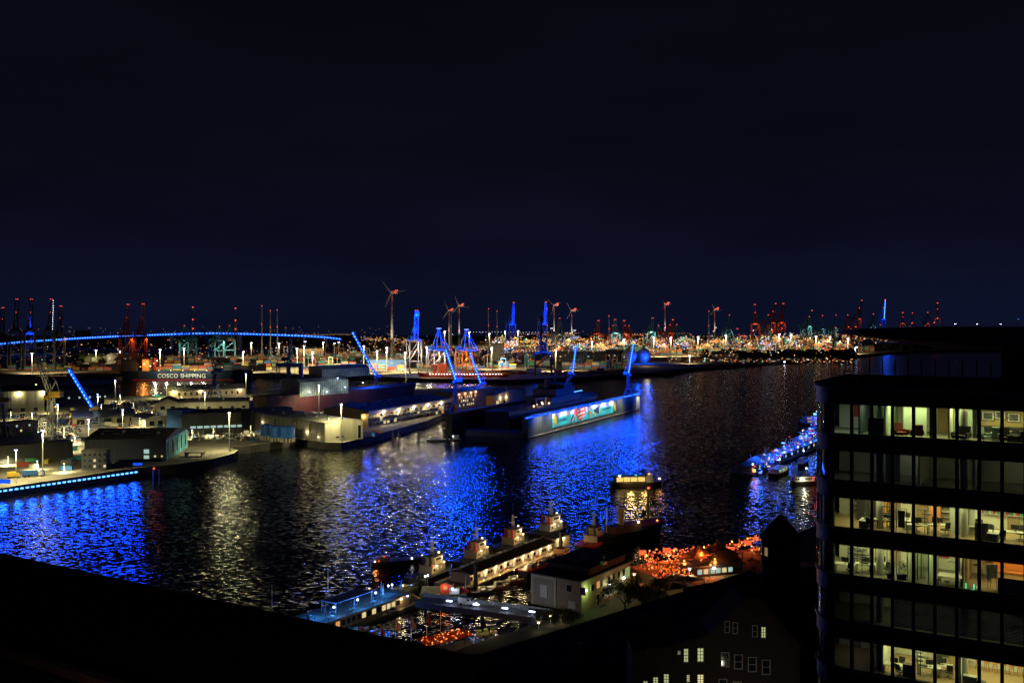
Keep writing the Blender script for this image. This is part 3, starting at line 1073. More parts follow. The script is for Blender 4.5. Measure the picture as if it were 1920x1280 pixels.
def truck(p, rz, label, cab, box, group='vehicles in the yard', L=8.0):
    t = thing('truck', label, 'truck', p, rz, group)
    MB().bb(-L / 2, L * .22, -1.2, 1.2, 1.0, 3.4).build('cargo_box', box, t)
    MB().ext_y([(L * .25, .7), (L * .5, .7), (L * .5, 1.7), (L * .44, 2.7), (L * .25, 2.7)], -1.15, 1.15).build('cab', cab, t)
    MB().bb(-L / 2, L / 2 - .2, -.9, .9, .6, .95).build('chassis', M_BLACK, t)
    for x in (-L * .36, -L * .2, L * .36):
        for s in (-1, 1):
            MB().tube((x, s * 1.0, .5), (x, s * 1.25, .5), .5, 10).build('wheel', M_BLACK, t)
    ub('windscreen', M_DARKWIN, (L * .475, 0, 2.15), (.12, 1.9, .7), t)
    return t


for px, py, c, rz, lb in (
    (42, 874, 'red', .4, 'single red container lying on the quay'), (184, 836, 'blue', 1.2, 'blue container standing upright by the navy hall'), (57, 816, 'green', .1, 'green container before the brick office'),
    (136, 844, 'teal', .1, 'flat teal container on the quay rail'), (72, 813, 'blue', .2, 'blue container beside the green one at the brick office'), (148, 862, 'teal', .15, 'teal container tucked by the promenade office'),
    (118, 792, 'blue', 0, 'blue container beneath the open shed'), (130, 791, 'red', 0, 'red container beneath the open shed'), (127, 833, 'red', .2, 'small red container beyond the crane legs'),
    (215, 799, 'cream', 0, 'cream container beside the lamp post of the shed'), (262, 790, 'grey', .1, 'grey container between the sheds'), (300, 746, 'teal', .1, 'teal container at the basin edge'),
    (545, 790, 'green', .3, 'green container in the gap behind the tanks'), (706, 814, 'orange', .3, 'orange container at the foot of the terraced building')):
    container(c, G(px, py, ZQ), rz, lb, 'containers lying about the yard', 6.1)
truck(G(62, 893, ZQ), .45, 'truck with a blue box on the lit quay', M_WHITE, CM['blue'], L=11)
truck(G(704, 832 - 13, ZQ), 1.3, 'blue truck facing the quay by the cream warehouse', CM['blue'], CM['blue'])
truck(G(128, 872, ZQ), .3, 'dark truck parked by the promenade office', M_BLACK, mat('truck_grey', (.1, .1, .12)))
truck(G(25, 896, ZQ), .5, 'small yellow works truck on the lit quay', M_YEL, M_YEL, L=6)
truck(G(60, 868, ZQ), .1, 'green works truck beside the red container', CM['green'], CM['green'], L=7)
for i in range(11):
    p = G(95, 860, ZQ).lerp(G(133, 844, ZQ), i / 10)
    t = thing('barrier_drum', f'red and white barrier drum, {("first", "second", "third", "fourth", "fifth", "sixth", "seventh", "eighth", "ninth", "tenth", "eleventh")[i]} of the row counted from the river', 'barrier', p, 0, 'red and white barrier drums')
    MB().tube((0, 0, 0), (0, 0, .9), .9, 8).build('base', M_REDP, t)
    MB().tube((0, 0, .9), (0, 0, 1.7), .75, 8, .45).build('top', M_WHITE if i % 2 else M_REDP, t)
# low fill lamps added to brighten the yard, and small plant
for i, (px, py, pw) in enumerate(((215, 790, 9000), (250, 772, 9000), (285, 788, 8000), (262, 800, 7000), (120, 818, 9000), (140, 832, 9000), (60, 790, 8000), (20, 788, 7000), (300, 762, 8000), (225, 756, 8000), (470, 815, 6000), (400, 820, 5000), (360, 822, 4000),
                                 (110, 850, 8000), (15, 872, 9000), (70, 880, 9000), (120, 885, 6000), (95, 775, 8000), (190, 775, 9000), (340, 760, 6000))):
    mast(px, py - 17, py, f'short added fill lamp, {("first", "second", "third", "fourth", "fifth", "sixth", "seventh", "eighth", "ninth", "tenth", "eleventh", "twelfth", "thirteenth", "fourteenth", "fifteenth", "sixteenth", "seventeenth", "eighteenth", "nineteenth", "twentieth")[i]} of those scattered through the yard clutter', power=pw * 2.2, e=E_WARM if i % 3 else E_COOLB, heads=1, r=.12, group='short fill lamps added to the yard')
for i in range(34):
    px, py = (rnd.uniform(-5, 150), rnd.uniform(850, 900)) if i % 4 == 0 else (rnd.choice((rnd.uniform(195, 330), rnd.uniform(95, 150))), rnd.uniform(750, 838))
    py = min(py, 905 - px * .14)
    c = rnd.choice(['grey', 'brown', 'cream', 'grey', 'teal', 'blue', 'red', 'yellow'])
    if rnd.random() < .6:
        container(c, G(px, py, ZQ), rnd.uniform(0, 3), f'small {c} container box standing about the lit yard', 'small boxes about the yard', 3.0 if rnd.random() < .5 else 6.1)
    else:
        truck(G(px, py, ZQ), rnd.uniform(0, 6), f'small {c} works van parked in the lit yard', CM[c], CM[c], 'works vans about the yard', L=5.0)
b = MB()
jm = [CM[c] for c in ('grey', 'cream', 'brown', 'blue')] + [M_STEEL, M_GALV]
for i in range(620):
    z_ = rnd.random()
    if z_ < .45:
        px, py = rnd.uniform(205, 312), rnd.uniform(752, 800)
    elif z_ < .62:
        px, py = rnd.uniform(350, 490), rnd.uniform(811, 826)
    elif z_ < .8:
        px, py = rnd.uniform(5, 130), rnd.uniform(779, 787)
    else:
        px, py = rnd.uniform(90, 150), rnd.uniform(800, 835)
    p = G(px, py, ZQ)
    b.k = rnd.randrange(len(jm))
    s = rnd.uniform(.6, 2.6)
    b.box((p.x, p.y, ZQ + s * .4), (s * rnd.uniform(.6, 2.2), s, s * .8), rnd.uniform(0, 3))
    if rnd.random() < .2:
        b.k = 5
        b.bar((p.x, p.y, ZQ), (p.x + rnd.uniform(-2, 2), p.y, ZQ + rnd.uniform(3, 7)), .25)
tag(b.build('scrap_and_stores', jm), 'clutter of stores and scrap between the sheds', 'yard clutter', kind='stuff')
t = thing('mobile_crane', 'small teal mobile crane with white boom by the basin', 'crane', G(293, 745, ZQ))
MB().bb(-4, 4, -1.3, 1.3, .8, 2.4).build('carrier', CM['teal'], t)
MB().box((1, 0, 3.2), (3, 2.2, 1.6)).build('cab', CM['teal'], t)
MB().bar((0, 0, 3), (-8, 0, 18), .9).build('boom', M_WHITE, t)
for x in (-3, -1, 1, 3):
    MB().tube((x, -1.4, .6), (x, 1.4, .6), .6, 8).build('wheel', M_BLACK, t)

# ---------------------------------------------------------------- floating dock with the lit advert
M_DOCK = mat('dock_steel', (0.085, 0.095, 0.075), rough=.6, vary=.35, scale=.12, streak=True)
M_DOCKD = mat('dock_steel_dark', (0.035, 0.037, 0.045), rough=.6, vary=.4, scale=.12, streak=True)
da = G(990, 822, 0)
db = G(1196, 768, 0)
dv = (db - da)
DL = dv.length
drz = math.atan2(dv.y, dv.x)
dock = thing('floating_dock', 'long floating dock with a lit advert on its river wall', 'floating dock', (da.x, da.y, 0), drz)
ZT = 16.0
# local: x along the dock, y to the far wing wall, river wall on y = 0
MB().bb(0, DL, .4, 62, -3, 4).build('pontoon_deck', M_DOCKD, dock)
MB().bb(0, DL, 0, 5, -2.9, ZT).build('wing_wall', M_DOCK, dock)
MB().bb(-14, DL - 6, 58, 64, -2.9, ZT + 2).build('wing_wall', M_DOCKD, dock)
MB().bb(-1, DL + 1, -.9, -.02, .6, 1.2).build('fender', mat('fender_timber', (0.35, 0.28, 0.15), vary=.3), dock)
MB().bb(DL - 6, DL + 5, -.6, 5.4, -2, ZT - 3).build('end_tower', M_WHITE, dock)
for k in range(10):
    MB().bb(DL + 5.05, DL + 5.3, -.2, 5, 1 + k * 1.3, 1.7 + k * 1.3).build('tower_band', M_REDP if k % 2 else M_WHITE, dock)
for k in range(22):
    MB().bb(k * DL / 22 + 3, k * DL / 22 + 3.4, -.12, -.005, 1.3, ZT - 1.2).build('frame_rib', M_DOCK, dock)
for k in range(4):
    MB().bb(0, DL, -.08, -.003, 3.2 + k * 3.4, 3.32 + k * 3.4).build('plate_seam', M_DOCKD, dock)
rl = MB()
for k in range(90):
    rl.bb(k * DL / 90, k * DL / 90 + .12, .3, .42, ZT, ZT + 1.3)
rl.bb(0, DL, .3, .42, ZT + 1.25, ZT + 1.35)
rl.build('top_railing', M_STEELB, dock)
led_run(dock, (-6, -1.2, ZT + .2), (DL + 2, -1.2, ZT + .2), 90, .5, E_BLUE, .5, skip=(13, 34, 47, 60, 73))
led_run(dock, (-6, -.8, ZT), (DL + 2, -.8, ZT), 4, 1.3, E_BLUE2, 1.0, name='halo_strip')  # painted blue halo behind the dock light bars
led_run(dock, (DL - 100, 57.4, ZT + 2.2), (DL - 6, 57.4, ZT + 2.2), 30, .5, E_BLUE, .62)
led_run(dock, (DL - 100, 64.6, ZT + 3.6), (DL - 40, 64.6, ZT + 3.6), 9, .5, E_BLUE, .4)
for k in range(10):
    lamp(dock, (DL * (k + .5) / 10, -4.0, ZT + 1.2), 9000, BLUE, 1.2)
# advert
X0, X1 = 47.0, 205.0
Z0, Z1 = 3.6, 14.6
ad = MB().bb(X0, X1, -.35, -.13, Z0, Z1).build('advert_panel', mat('advert_teal', (0.04, 0.52, 0.48), rough=.6, vary=.12, scale=.2), dock)
ov = mat('advert_gold', (0.62, 0.36, 0.02), vary=.1)
wh = mat('advert_white', (0.66, 0.64, 0.58), vary=.06)
rd = mat('advert_red', (0.56, 0.06, 0.03), vary=.2)
dk = mat('advert_dark', (0.02, 0.05, 0.07), vary=.2)


def flat(name, poly, y, m):
    MB().ext_y(poly, y - .04, y).build(name, m, ad)


AW, AH = X1 - X0, Z1 - Z0


def ap(u, v):
    return (X0 + u * AW, Z0 + v * AH)


sky_edge = [(.0, 1), (1, 1), (1, .62), (.93, .58), (.86, .66), (.8, .6), (.74, .72), (.66, .58), (.6, .7), (.52, .62), (.44, .66), (.34, .58), (.28, .72), (.22, .64), (.14, .72), (.08, .62), (0, .7)]
flat('cloud_print', [ap(u, v) for u, v in sky_edge], -.37, wh)


def oval(u, v, ru, rv, n=20):
    return [(X0 + u * AW + math.cos(2 * PI * i / n) * ru * AW, Z0 + v * AH + math.sin(2 * PI * i / n) * rv * AH) for i in range(n)]


for u in (.045, .962):
    if u > .5:
        flat('emblem_field', [ap(.93, .0), ap(1, 0), ap(1, 1), ap(.93, 1)], -.41, dk)
    flat('emblem_print', oval(u, .52, .026, .44), -.45, ov)
    flat('emblem_print', oval(u + .006, .55, .019, .34), -.49, dk)
    flat('emblem_print', oval(u - .001, .52, .015, .30), -.53, mat('advert_yellow', (0.7, 0.5, 0.04), vary=.1))
flat('badge_print', [ap(*q) for q in ((.30, .98), (.335, 1.0), (.47, 1.0), (.475, .6), (.455, .28), (.40, .02), (.385, .02), (.345, .22), (.33, .5), (.29, .62))], -.43, rd)
for v0, u0, u1 in ((.74, .345, .44), (.46, .35, .45), (.2, .375, .45)):
    flat('badge_band', [ap(u0, v0), ap(u1, v0 + .08), ap(u1 + .008, v0 + .2), ap(u0, v0 + .12)], -.48, wh)
flat('badge_top', oval(.395, .88, .03, .07), -.47, ov)
flat('megaphone_print', [ap(.60, .46), ap(.685, .18), ap(.69, .86), ap(.60, .62)], -.43, dk)
flat('megaphone_print', oval(.69, .52, .010, .36), -.48, wh)
flat('figure_print', [ap(*q) for q in ((.50, .55), (.53, .62), (.555, .5), (.545, .3), (.54, .05), (.53, .05), (.525, .28), (.51, .4))], -.43, mat('advert_orange', (0.62, 0.26, 0.03), vary=.1))
flat('figure_print', [ap(*q) for q in ((.585, .42), (.6, .5), (.62, .3), (.63, .02), (.615, .02), (.605, .2), (.59, .3))], -.49, ov)
for k in range(4):
    flat('mark_print', [ap(.545 + k * .008, .66), ap(.549 + k * .008, .66), ap(.556 + k * .008, .8), ap(.552 + k * .008, .8)], -.46, dk)
flat('stripe_print', [ap(*q) for q in ((.245, .0), (.30, .05), (.315, .5), (.28, .62), (.25, .3))], -.42, dk)
for k in range(5):
    flat('stripe_print', [ap(.25 + k * .01, .06 + k * .09), ap(.256 + k * .01, .04 + k * .09), ap(.30 + k * .003, .22 + k * .09), ap(.296 + k * .003, .25 + k * .09)], -.47, wh)
for s_, u, v, sz in (('LichtBlick', .082, .32, 4.6), ('bringt Klimaschutz', .735, .40, 3.2)):
    me = text_mesh(s_, sz, .02, bold=.03)
    me.materials.append(dk)
    o = put('lettering', me, ad, (X0 + u * AW, -.5, Z0 + v * AH))
    o.rotation_euler = (PI / 2, 0, 0)
for k in range(9):
    x = 22 + k * 24
    ub('wall_lamp', M_STEEL, (x, -9.5, ZT + 1.6), (.9, .5, .3), dock)
    lamp(dock, (x, -9.5, ZT + 1.2), 17000, (1.0, 1.0, .74), .5, 'SPOT', aim=(0, 1.0, -1), cone=130, blend=.9)
    MB().bar((x, -.3, ZT - .4), (x, -9.3, ZT + 1.5), .18).build('lamp_arm', M_STEEL, dock)
lamp(dock, (DL - 2, -6, ZT), 6000, COOL, .4, 'SPOT', aim=(0, .6, -1), cone=110)
# dock cranes riding on the wing walls
M_CRB = mat('crane_blue_paint', (0.10, 0.17, 0.34), rough=0.5, vary=0.3)


def on_dock(x, y, z):
    c, s = math.cos(drz), math.sin(drz)
    return Vector((da.x + x * c - y * s, da.y + x * s + y * c, z))


b = on_dock(-4, 61, ZT + 2)
dock_crane('dock crane with bright blue jib at the open end of the dock', b, 7, b + Vector((1, 0, 25)), A(836, 655, b.y), w=2.5, power=26000, nled=12, nlamps=4)
b = on_dock(150, 61, ZT + 2)
b = Vector((A(903, 745, 990).x, 990, ZQ))
dock_crane('dock crane with bright blue jib behind the brick machine hall', b, 9, A(902, 719, 990), A(881, 660, 990), w=2.5, power=26000, nled=12, nlamps=4)
b = on_dock(DL - 48, 61, ZT + 2)
dock_crane('dock crane with upright blue jib on the far wing wall', b, 6, A(1073, 700, b.y), A(1080, 648, b.y), w=2.3, power=15000, nled=11, nlamps=3)
b = on_dock(DL - 22, 3, ZT)
dock_crane('dock crane with upright blue jib at the outer end of the advert wall', b, 6, A(1178, 700, b.y), A(1187, 645, b.y), w=2.5, power=26000, nled=12, nlamps=4)

# ship inside the dock
sh = thing('dark_ship', 'dark ship standing inside the floating dock', 'ship', on_dock(118, 32, 4), drz)
hull_mb(MB(), 215, 30, 14, bow=.16, sheer=.12, flare=.9).build('hull', mat('navy_hull', (0.005, 0.006, 0.009), vary=.3, scale=.2), sh)
dh = MB()
dh.bb(-25, 42, -12, 12, 14, 20)
dh.bb(-12, 30, -11, 11, 20, 26)
dh.bb(2, 22, -12.5, 12.5, 26, 30)
dh.build('deckhouse', mat('dark_deckhouse', (0.010, 0.011, 0.016), vary=.3), sh)
MB().tube((-4, 0, 26), (-5, 0, 35), 3.2, 12, 2.6).build('funnel', mat('dark_deckhouse', (0, 0, 0)), sh)
MB().lattice((12, 0, 30), (12, 0, 43), 1.8, .8, 6, .16).build('radar_mast', M_STEEL, sh)
for x, y, z in ((-52, -10, 16), (-44, -12, 16), (-36, -8, 16.5), (-60, -11, 15.4), (-30, -12, 15.6)):
    ub('deck_lamp', E_WARM, (x, y, z), (1.1, .8, .8), sh)
fr = MB()
fr.bb(-54, -30, -10.5, -9.8, 20, 21)
for x in (-53, -33):
    fr.bb(x, x + .8, -10.5, -9.8, 14, 20)
fr.build('deck_portal', M_TAN, sh)
lamp(sh, (-44, -8, 18.6), 2200, ORANGE, .4)
for i in range(16):
    x = -96 + i * 5
    MB().tube((x, -13, 14), (x, -13, 16.5 + (i % 3)), .18, 5).build('deck_post', M_STEELB, sh)
# red deck edge with lamps between the hall and the dock
q = thing('pier_deck', 'red railed pier deck with small lamps before the machine hall', 'pier', G(850, 793, ZQ), math.atan2((G(985, 760, ZQ) - G(850, 793, ZQ)).y, (G(985, 760, ZQ) - G(850, 793, ZQ)).x))
PL = (G(985, 760, ZQ) - G(850, 793, ZQ)).length
MB().bb(0, PL, 0, 10, -4, .2).build('deck', M_BRICK, q)
MB().bb(0, PL, -.3, -.02, -.6, 1.2).build('edge', M_REDP, q)
for i in range(12):
    x = PL * (i + .5) / 12
    MB().tube((x, 3, 0), (x, 3, 5), .12, 5).build('post', M_GALV, q)
    ub('lamp_head', E_COOLB if i % 2 else E_WARM, (x, 2.8, 5.2), (.9, .7, .6), q)
    if i % 2 == 0:
        lamp(q, (x, 2, 4.9), 900, WARM, .3)
# quay stairs and dark mooring dolphins before the dock
for i, px in enumerate((737, 748, 785, 838, 846)):
    p = G(px, 826 if i < 3 else 834, 0)
    t = thing('mooring_dolphin', 'dark timber mooring dolphin standing before the terraced building', 'mooring pile', (p.x, p.y, -2), 0, 'mooring dolphins by the dock')
    for k in range(3):
        MB().tube((math.cos(k * 2.1) * .8, math.sin(k * 2.1) * .8, 0), (math.cos(k * 2.1) * .3, math.sin(k * 2.1) * .3, 9), .4, 8).build('pile', M_STEEL, t)
    MB().tube((0, 0, 8.4), (0, 0, 9.3), .9, 8).build('collar', M_BLACK, t)
pj = thing('landing_jetty', 'dark floating jetty with a small lit hut beside the dock', 'jetty', G(800, 826, 0), .12)
MB().bb(0, 26, -2.5, 2.5, -.6, 1.1).build('deck', M_STEEL, pj)
MB().bb(20, 24, -1.5, 1.5, 1.1, 3.8).build('hut', M_WHITE, pj)
ub('lamp_head', E_WHITE, (19.6, -1, 3.2), (.5, .5, .5), pj)
lamp(pj, (18.8, -1.6, 3.2), 220, WARM, .3)

# ---------------------------------------------------------------- container port beyond the basin
_u = ['', 'first', 'second', 'third', 'fourth', 'fifth', 'sixth', 'seventh', 'eighth', 'ninth', 'tenth', 'eleventh', 'twelfth', 'thirteenth', 'fourteenth', 'fifteenth', 'sixteenth', 'seventeenth', 'eighteenth', 'nineteenth']
ORD = _u[1:] + ['twentieth'] + ['twenty ' + q for q in _u[1:10]] + ['thirtieth'] + ['thirty ' + q for q in _u[1:10]] + ['fortieth'] + ['forty ' + q for q in _u[1:10]] + ['fiftieth']
# container ship with white name on its side
cs = G(350, 712, 0)
shipc = thing('container_ship', 'dark blue container ship with a white name on its side', 'ship', (cs.x, cs.y + 10, 0), 0.0)
SL = 250 * cs.y / FPX
hull_mb(MB(), SL, 30, 13.5, bow=.16, sheer=.3, flare=.9).build('hull', mat('ship_blue_hull', (0.012, 0.035, 0.065), rough=.5, vary=.2), shipc)
MB().bb(-SL * .40, SL * .36, -14.6, -14.3, -.2, 1.0).build('boot_topping', M_REDP, shipc)
db_ = MB()
db_.bb(-SL * .49, -SL * .37, -13, 13, 13, 27)
db_.bb(-SL * .48, -SL * .39, -14.5, 14.5, 27, 30)
db_.build('deckhouse', M_DKWALL, shipc)
MB().bb(-SL * .33, -SL * .28, -12, 12, 13, 31).build('bridge_tower', mat('orange_cream', (0.55, 0.36, 0.16), vary=.2), shipc)
MB().tube((-SL * .25, 0, 14), (-SL * .25, 0, 33), 3, 10).build('funnel', M_REDP, shipc)
me = text_mesh('COSCO SHIPPING', 8.8, .15, 1.04, bold=.05)
me.materials.append(emi('floodlit_lettering', (0.86, 0.86, 0.70), .62))
me.materials.clear()
me.materials.append(mat('white_lettering', (0.8, 0.8, 0.68), rough=.6, vary=.05))
o = put('lettering', me, shipc, (-SL * .212, -15.4, 3.4))
o.rotation_euler = (PI / 2, 0, 0)
for k in range(5):
    lamp(shipc, (-SL * .2 + k * 18, -30, 13), 7500, (1, .95, .7), .6)
    ub('hull_lamp', E_WARM, (-SL * .2 + k * 18, -15.2, 14.6), (.8, .6, .6), shipc)
for k in range(7):
    x = -SL * .34 + k * 5
    ub('deck_lamp', E_WARM if k % 2 else E_ORANGE, (x, -14, 20 + (k * 37 % 11)), (1.2, 1, 1), shipc)
lamp(shipc, (-SL * .3, -24, 24), 14000, ORANGE, 1)
lamp(shipc, (SL * .08, -26, 32), 12000, WARM, 1)
names = list(cols)
warmc = ['orange', 'cream', 'green', 'orange', 'red', 'cream', 'brown', 'teal', 'grey', 'yellow']
nc = 0
for i in range(13):
    for k in range(rnd.choice((2, 3, 3, 4))):
        c = rnd.choice(warmc)
        container(c, (cs.x - SL * .20 + i * 12.8, cs.y + 10 - 10, 14.0 + k * 2.62), 0, f'{c} container stacked on the named blue ship', 'containers aboard the blue ship')
        nc += 1
# second hull at the same quay, dark, with fore part
# red ship under the blue cranes
rs = G(868, 713, 0)
RL = 172 * rs.y / FPX
red = thing('red_ship', 'red container ship with a lamp lit rail under the blue cranes', 'ship', (rs.x, rs.y + 8, 0), PI)
hull_mb(MB(), RL, 24, 8.5, bow=.2, sheer=.35, flare=.9).build('hull', mat('ship_red_hull', (0.34, 0.035, 0.025), rough=.5, vary=.25), red)
MB().bb(RL * .18, RL * .28, -10, 10, 9, 25).build('deckhouse', mat('red_deckhouse', (0.36, 0.09, 0.05), vary=.2), red)
MB().tube((RL * .31, 0, 9), (RL * .31, 0, 24), 2.2, 10).build('funnel', M_REDP, red)
for k in range(26):
    ub('rail_lamp', E_WHITE if k % 3 else E_WARM, (-RL * .42 + k * RL * .031, 12.6, 9.6), (1.0, .7, .7), red)
for i in range(9):
    for k in range(rnd.choice((1, 2, 2))):
        c = rnd.choice(['red', 'brown', 'blue', 'red', 'orange', 'grey'])
        container(c, (rs.x - RL * .10 + i * 12.8, rs.y + 8 - 7, 9.2 + k * 2.62), 0, f'{c} container stacked on the red ship', 'containers aboard the red ship')
        nc += 1
lamp(red, (RL * .15, 22, 30), 16000, ORANGE, 1)
lamp(red, (-RL * .2, 22, 30), 14000, ORANGE, 1)
lamp(red, (RL * .36, 20, 22), 14000, WARM, 1)
# a low dark barge train right of it
p = G(1130, 704, 0)
bg_ = thing('river_barge', 'long low dark barge moored at the container quay', 'barge', (p.x, p.y, 0), .05)
hull_mb(MB(), 250, 16, 4, bow=.06, sheer=.05).build('hull', M_BLACK, bg_)
MB().bb(-110, -100, -6, 6, 4, 11).build('wheelhouse', M_WHITE, bg_)
MB().bb(-95, 110, -6.5, 6.5, 4, 4.8).build('hatch_cover', M_CONC, bg_)
p = G(1215, 692, 0)
bg_ = thing('cargo_barge', 'barge loaded with pale cargo at the end of the quay', 'barge', (p.x, p.y, 0), .12)
hull_mb(MB(), 90, 14, 4, bow=.2, sheer=.2).build('hull', M_BLACK, bg_)
MB().bb(-34, 20, -5, 5, 4, 6.5).build('cargo', mat('pale_cargo', (.5, .33, .2), vary=.4), bg_)
lamp(bg_, (-5, -12, 16), 6000, WARM, .6)

# container yards: the nearest and largest stacks are containers one by one
stuff = MB()
stuff_m = [CM[c] for c in names]


def block(px0, px1, py, tiers, step=13.2, rows=1, pal=names, prob=.85, where='', single=True, z=ZQ):
    global nc
    a0, b0 = G(px0, py, z), G(px1, py, z)
    n = max(1, int((b0 - a0).length / step))
    for r in range(rows):
        for i in range(n):
            if rnd.random() > prob:
                continue
            p = a0.lerp(b0, (i + .5) / n) + Vector((0, r * 4.0, 0))
            for k in range(max(1, tiers - rnd.choice((0, 0, 1, 1, 2)))):
                c = rnd.choice(pal)
                q = (p.x + rnd.uniform(-.2, .2), p.y, z + k * 2.62)
                if single and r == 0 and nc < 300:
                    container(c, q, 0, f'{c} container in the stacks {where}', 'stacked containers ' + where)
                    nc += 1
                else:
                    stuff.k = names.index(c)
                    stuff.bb(q[0] - 6.1, q[0] + 6.1, q[1] - 1.2, q[1] + 1.2, q[2] + .03, q[2] + 2.58)


block(1040, 1165, 699, 3, pal=['red', 'cream', 'green', 'brown', 'orange', 'grey'], where='on the quay behind the dock cranes')
block(962, 1005, 700, 3, pal=['red', 'brown', 'cream', 'teal'], where='beside the dark portal crane')
block(640, 690, 694, 4, pal=['teal', 'red', 'cream', 'orange', 'blue'], where='left of the big wind turbine')
block(690, 760, 693, 4, pal=['orange', 'cream', 'teal', 'red', 'brown'], where='right of the big wind turbine')
block(478, 528, 694, 4, pal=['cream', 'green', 'grey', 'yellow', 'orange'], where='behind the tip of the basin quay')
block(560, 640, 693, 4, pal=['red', 'teal', 'blue', 'cream', 'green', 'orange'], where='behind the dark portal crane')
rows_ = [(0, 330, 694, 3), (-40, 200, 690, 4), (340, 480, 688, 4), (480, 640, 686, 4), (480, 640, 680, 5), (640, 780, 685, 4), (640, 780, 678, 4), (940, 1180, 690, 4), (950, 1180, 684, 4),
         (470, 760, 674, 5), (300, 470, 680, 5), (100, 300, 684, 3), (780, 940, 688, 3), (930, 1200, 679, 3), (560, 900, 668, 4), (900, 1200, 672, 2)]
for px0, px1, py, tr in rows_:
    block(px0, px1, py, tr, prob=.72, single=False)
farpal = ['orange', 'green', 'cream', 'brown', 'orange', 'red', 'teal', 'grey']
for px0, px1, py, tr, pr in ((1215, 1290, 664, 6, .8), (1290, 1420, 663, 6, .75), (1420, 1500, 661, 6, .7), (1500, 1560, 661, 5, .8), (1560, 1640, 659, 6, .9),
                             (1200, 1420, 656, 5, .6), (1420, 1700, 654, 4, .5), (1060, 1230, 655, 3, .5), (1240, 1600, 649, 4, .5)):
    block(px0, px1, py, tr, pal=farpal, prob=pr, single=False, rows=2)
tag(stuff.build('stacked_containers', stuff_m), 'mass of stacked containers across the far port', 'containers', kind='stuff')

# ship to shore cranes
M_BLIT = mat('blue_crane_paint', (0.07, 0.22, 0.62), rough=.5, vary=.15)
M_PALE = mat('pale_crane_paint', (0.45, 0.45, 0.42), rough=.5, vary=.2)
M_ORC = mat('orange_crane_paint', (0.55, 0.2, 0.05), rough=.5, vary=.2)
M_TEALC = mat('teal_crane_paint', (0.06, 0.26, 0.33), rough=.5, vary=.2)
M_REDC = mat('red_crane_paint', (0.34, 0.05, 0.03), rough=.5, vary=.2)


def gb(px, py):
    p = G(px, py, ZQ)
    return p


def blue_led_gantry(t, h, span, n=10):
    """light bars along the boom and apex of a blue crane"""
    hl = h * .55
    return hl


for px, py, ytop, boom, legs, lab, rz in (
    (779, 702, 583, 'up', M_PALE, 'blue boomed container crane raised over the red ship', .35),
    (824, 701, 618, 'down', M_PALE, 'pale legged container crane with blue lowered boom', .55),
    (876, 700, 620, 'down', M_ORC, 'orange legged container crane with blue lowered boom', .55)):
    b = gb(px, py)
    h = (py - ytop) / FPX * b.y
    t = gantry(lab, b, h, (boom, 1), legs, span=19, gauge=20, rz=rz, lit=M_BLIT, outreach=36)
    hl = h * .55
    if boom == 'up':
        led_run(t, (-1.8, -3.2, hl + 2), (-1.8, -7.4, h - 1), 14, .5, E_BLUE2, .7)
        pts = [(0, -14, h * .7), (0, -14, h * .92)]
        ub('boom_head', M_BLIT, (0, -7.5, h - 4), (7, 3, 8), t)
    else:
        led_run(t, (-3.6, -3, hl - 1.2), (-3.6, -36, hl - 1.2), 12, .5, E_BLUE2, .8)
        led_run(t, (-4, 2, h + 2), (4, 2, h + 2), 3, .8, E_BLUE, .9)
        pts = [(-8, -14, hl + 12), (0, -12, h + 2), (0, -30, hl + 9)]
    for q in pts:
        lamp(t, q, 26000, BLUE, 1.5)
    lamp(t, (0, -6, hl * .6), 26000, ORANGE if legs is M_ORC else WARM, 1.2)
    lamp(t, (12, 10, hl * .8), 12000, ORANGE if legs is M_ORC else WARM, 1.2)
# farther blue cranes
for px, py, ytop, lab in ((961, 655, 568, 'far blue lit crane with upright boom behind the orange crane'), (1021, 655, 567, 'far blue lit crane with upright boom above the portal crane'),
                          (1657, 640, 563, 'far blue lit crane with thick upright boom above the office canopy'), (56, 664, 593, 'small blue lit crane among the dark booms')):
    b = gb(px, py)
    h = (py - ytop) / FPX * b.y
    t = gantry(lab, b, h, ('up', 1), M_BLIT, span=20, gauge=22, rz=.5, lit=M_BLIT, outreach=40)
    hl = h * .55
    led_run(t, (-1, -4, hl), (-1, -9, h), 22, 1.3, E_BLUE2 if px < 1600 else E_BLUE, .75)
    led_run(t, (2, -4, hl), (2, 30, hl), 10, 1.0, E_BLUE2, .8)
    led_run(t, (0, -2, hl), (0, 2, h * .79), 8, .9, E_BLUE2, .6)
    for q in ((0, -22, h * .8), (0, -16, hl)):
        lamp(t, q, 40000, BLUE, 2)
# near portal crane, dark with blue top
b = gb(1019, 704)
t = gantry('tall dark portal crane with blue lit shoulders in the quay yard', b, 62, ('up', 1), M_STEEL, span=25, gauge=18, rz=.0, lit=M_STEELB, outreach=30, tiplight=False, thick=1.3)
for x in (-12.5, 12.5):
    lamp(t, (x, -6, 40), 9000, BLUE, 1.0)
led_run(t, (-3, -3, 36), (7, -3, 36), 4, .7, E_BLUE2, .9)
MB().tube((-4, 2, 36), (-4, 2, 92), 2.4, 10).build('tower_shaft', M_STEEL, t)
MB().tube((-4, 2, 84), (-4, 2, 88), 4.6, 12).build('tower_head', M_STEEL, t)
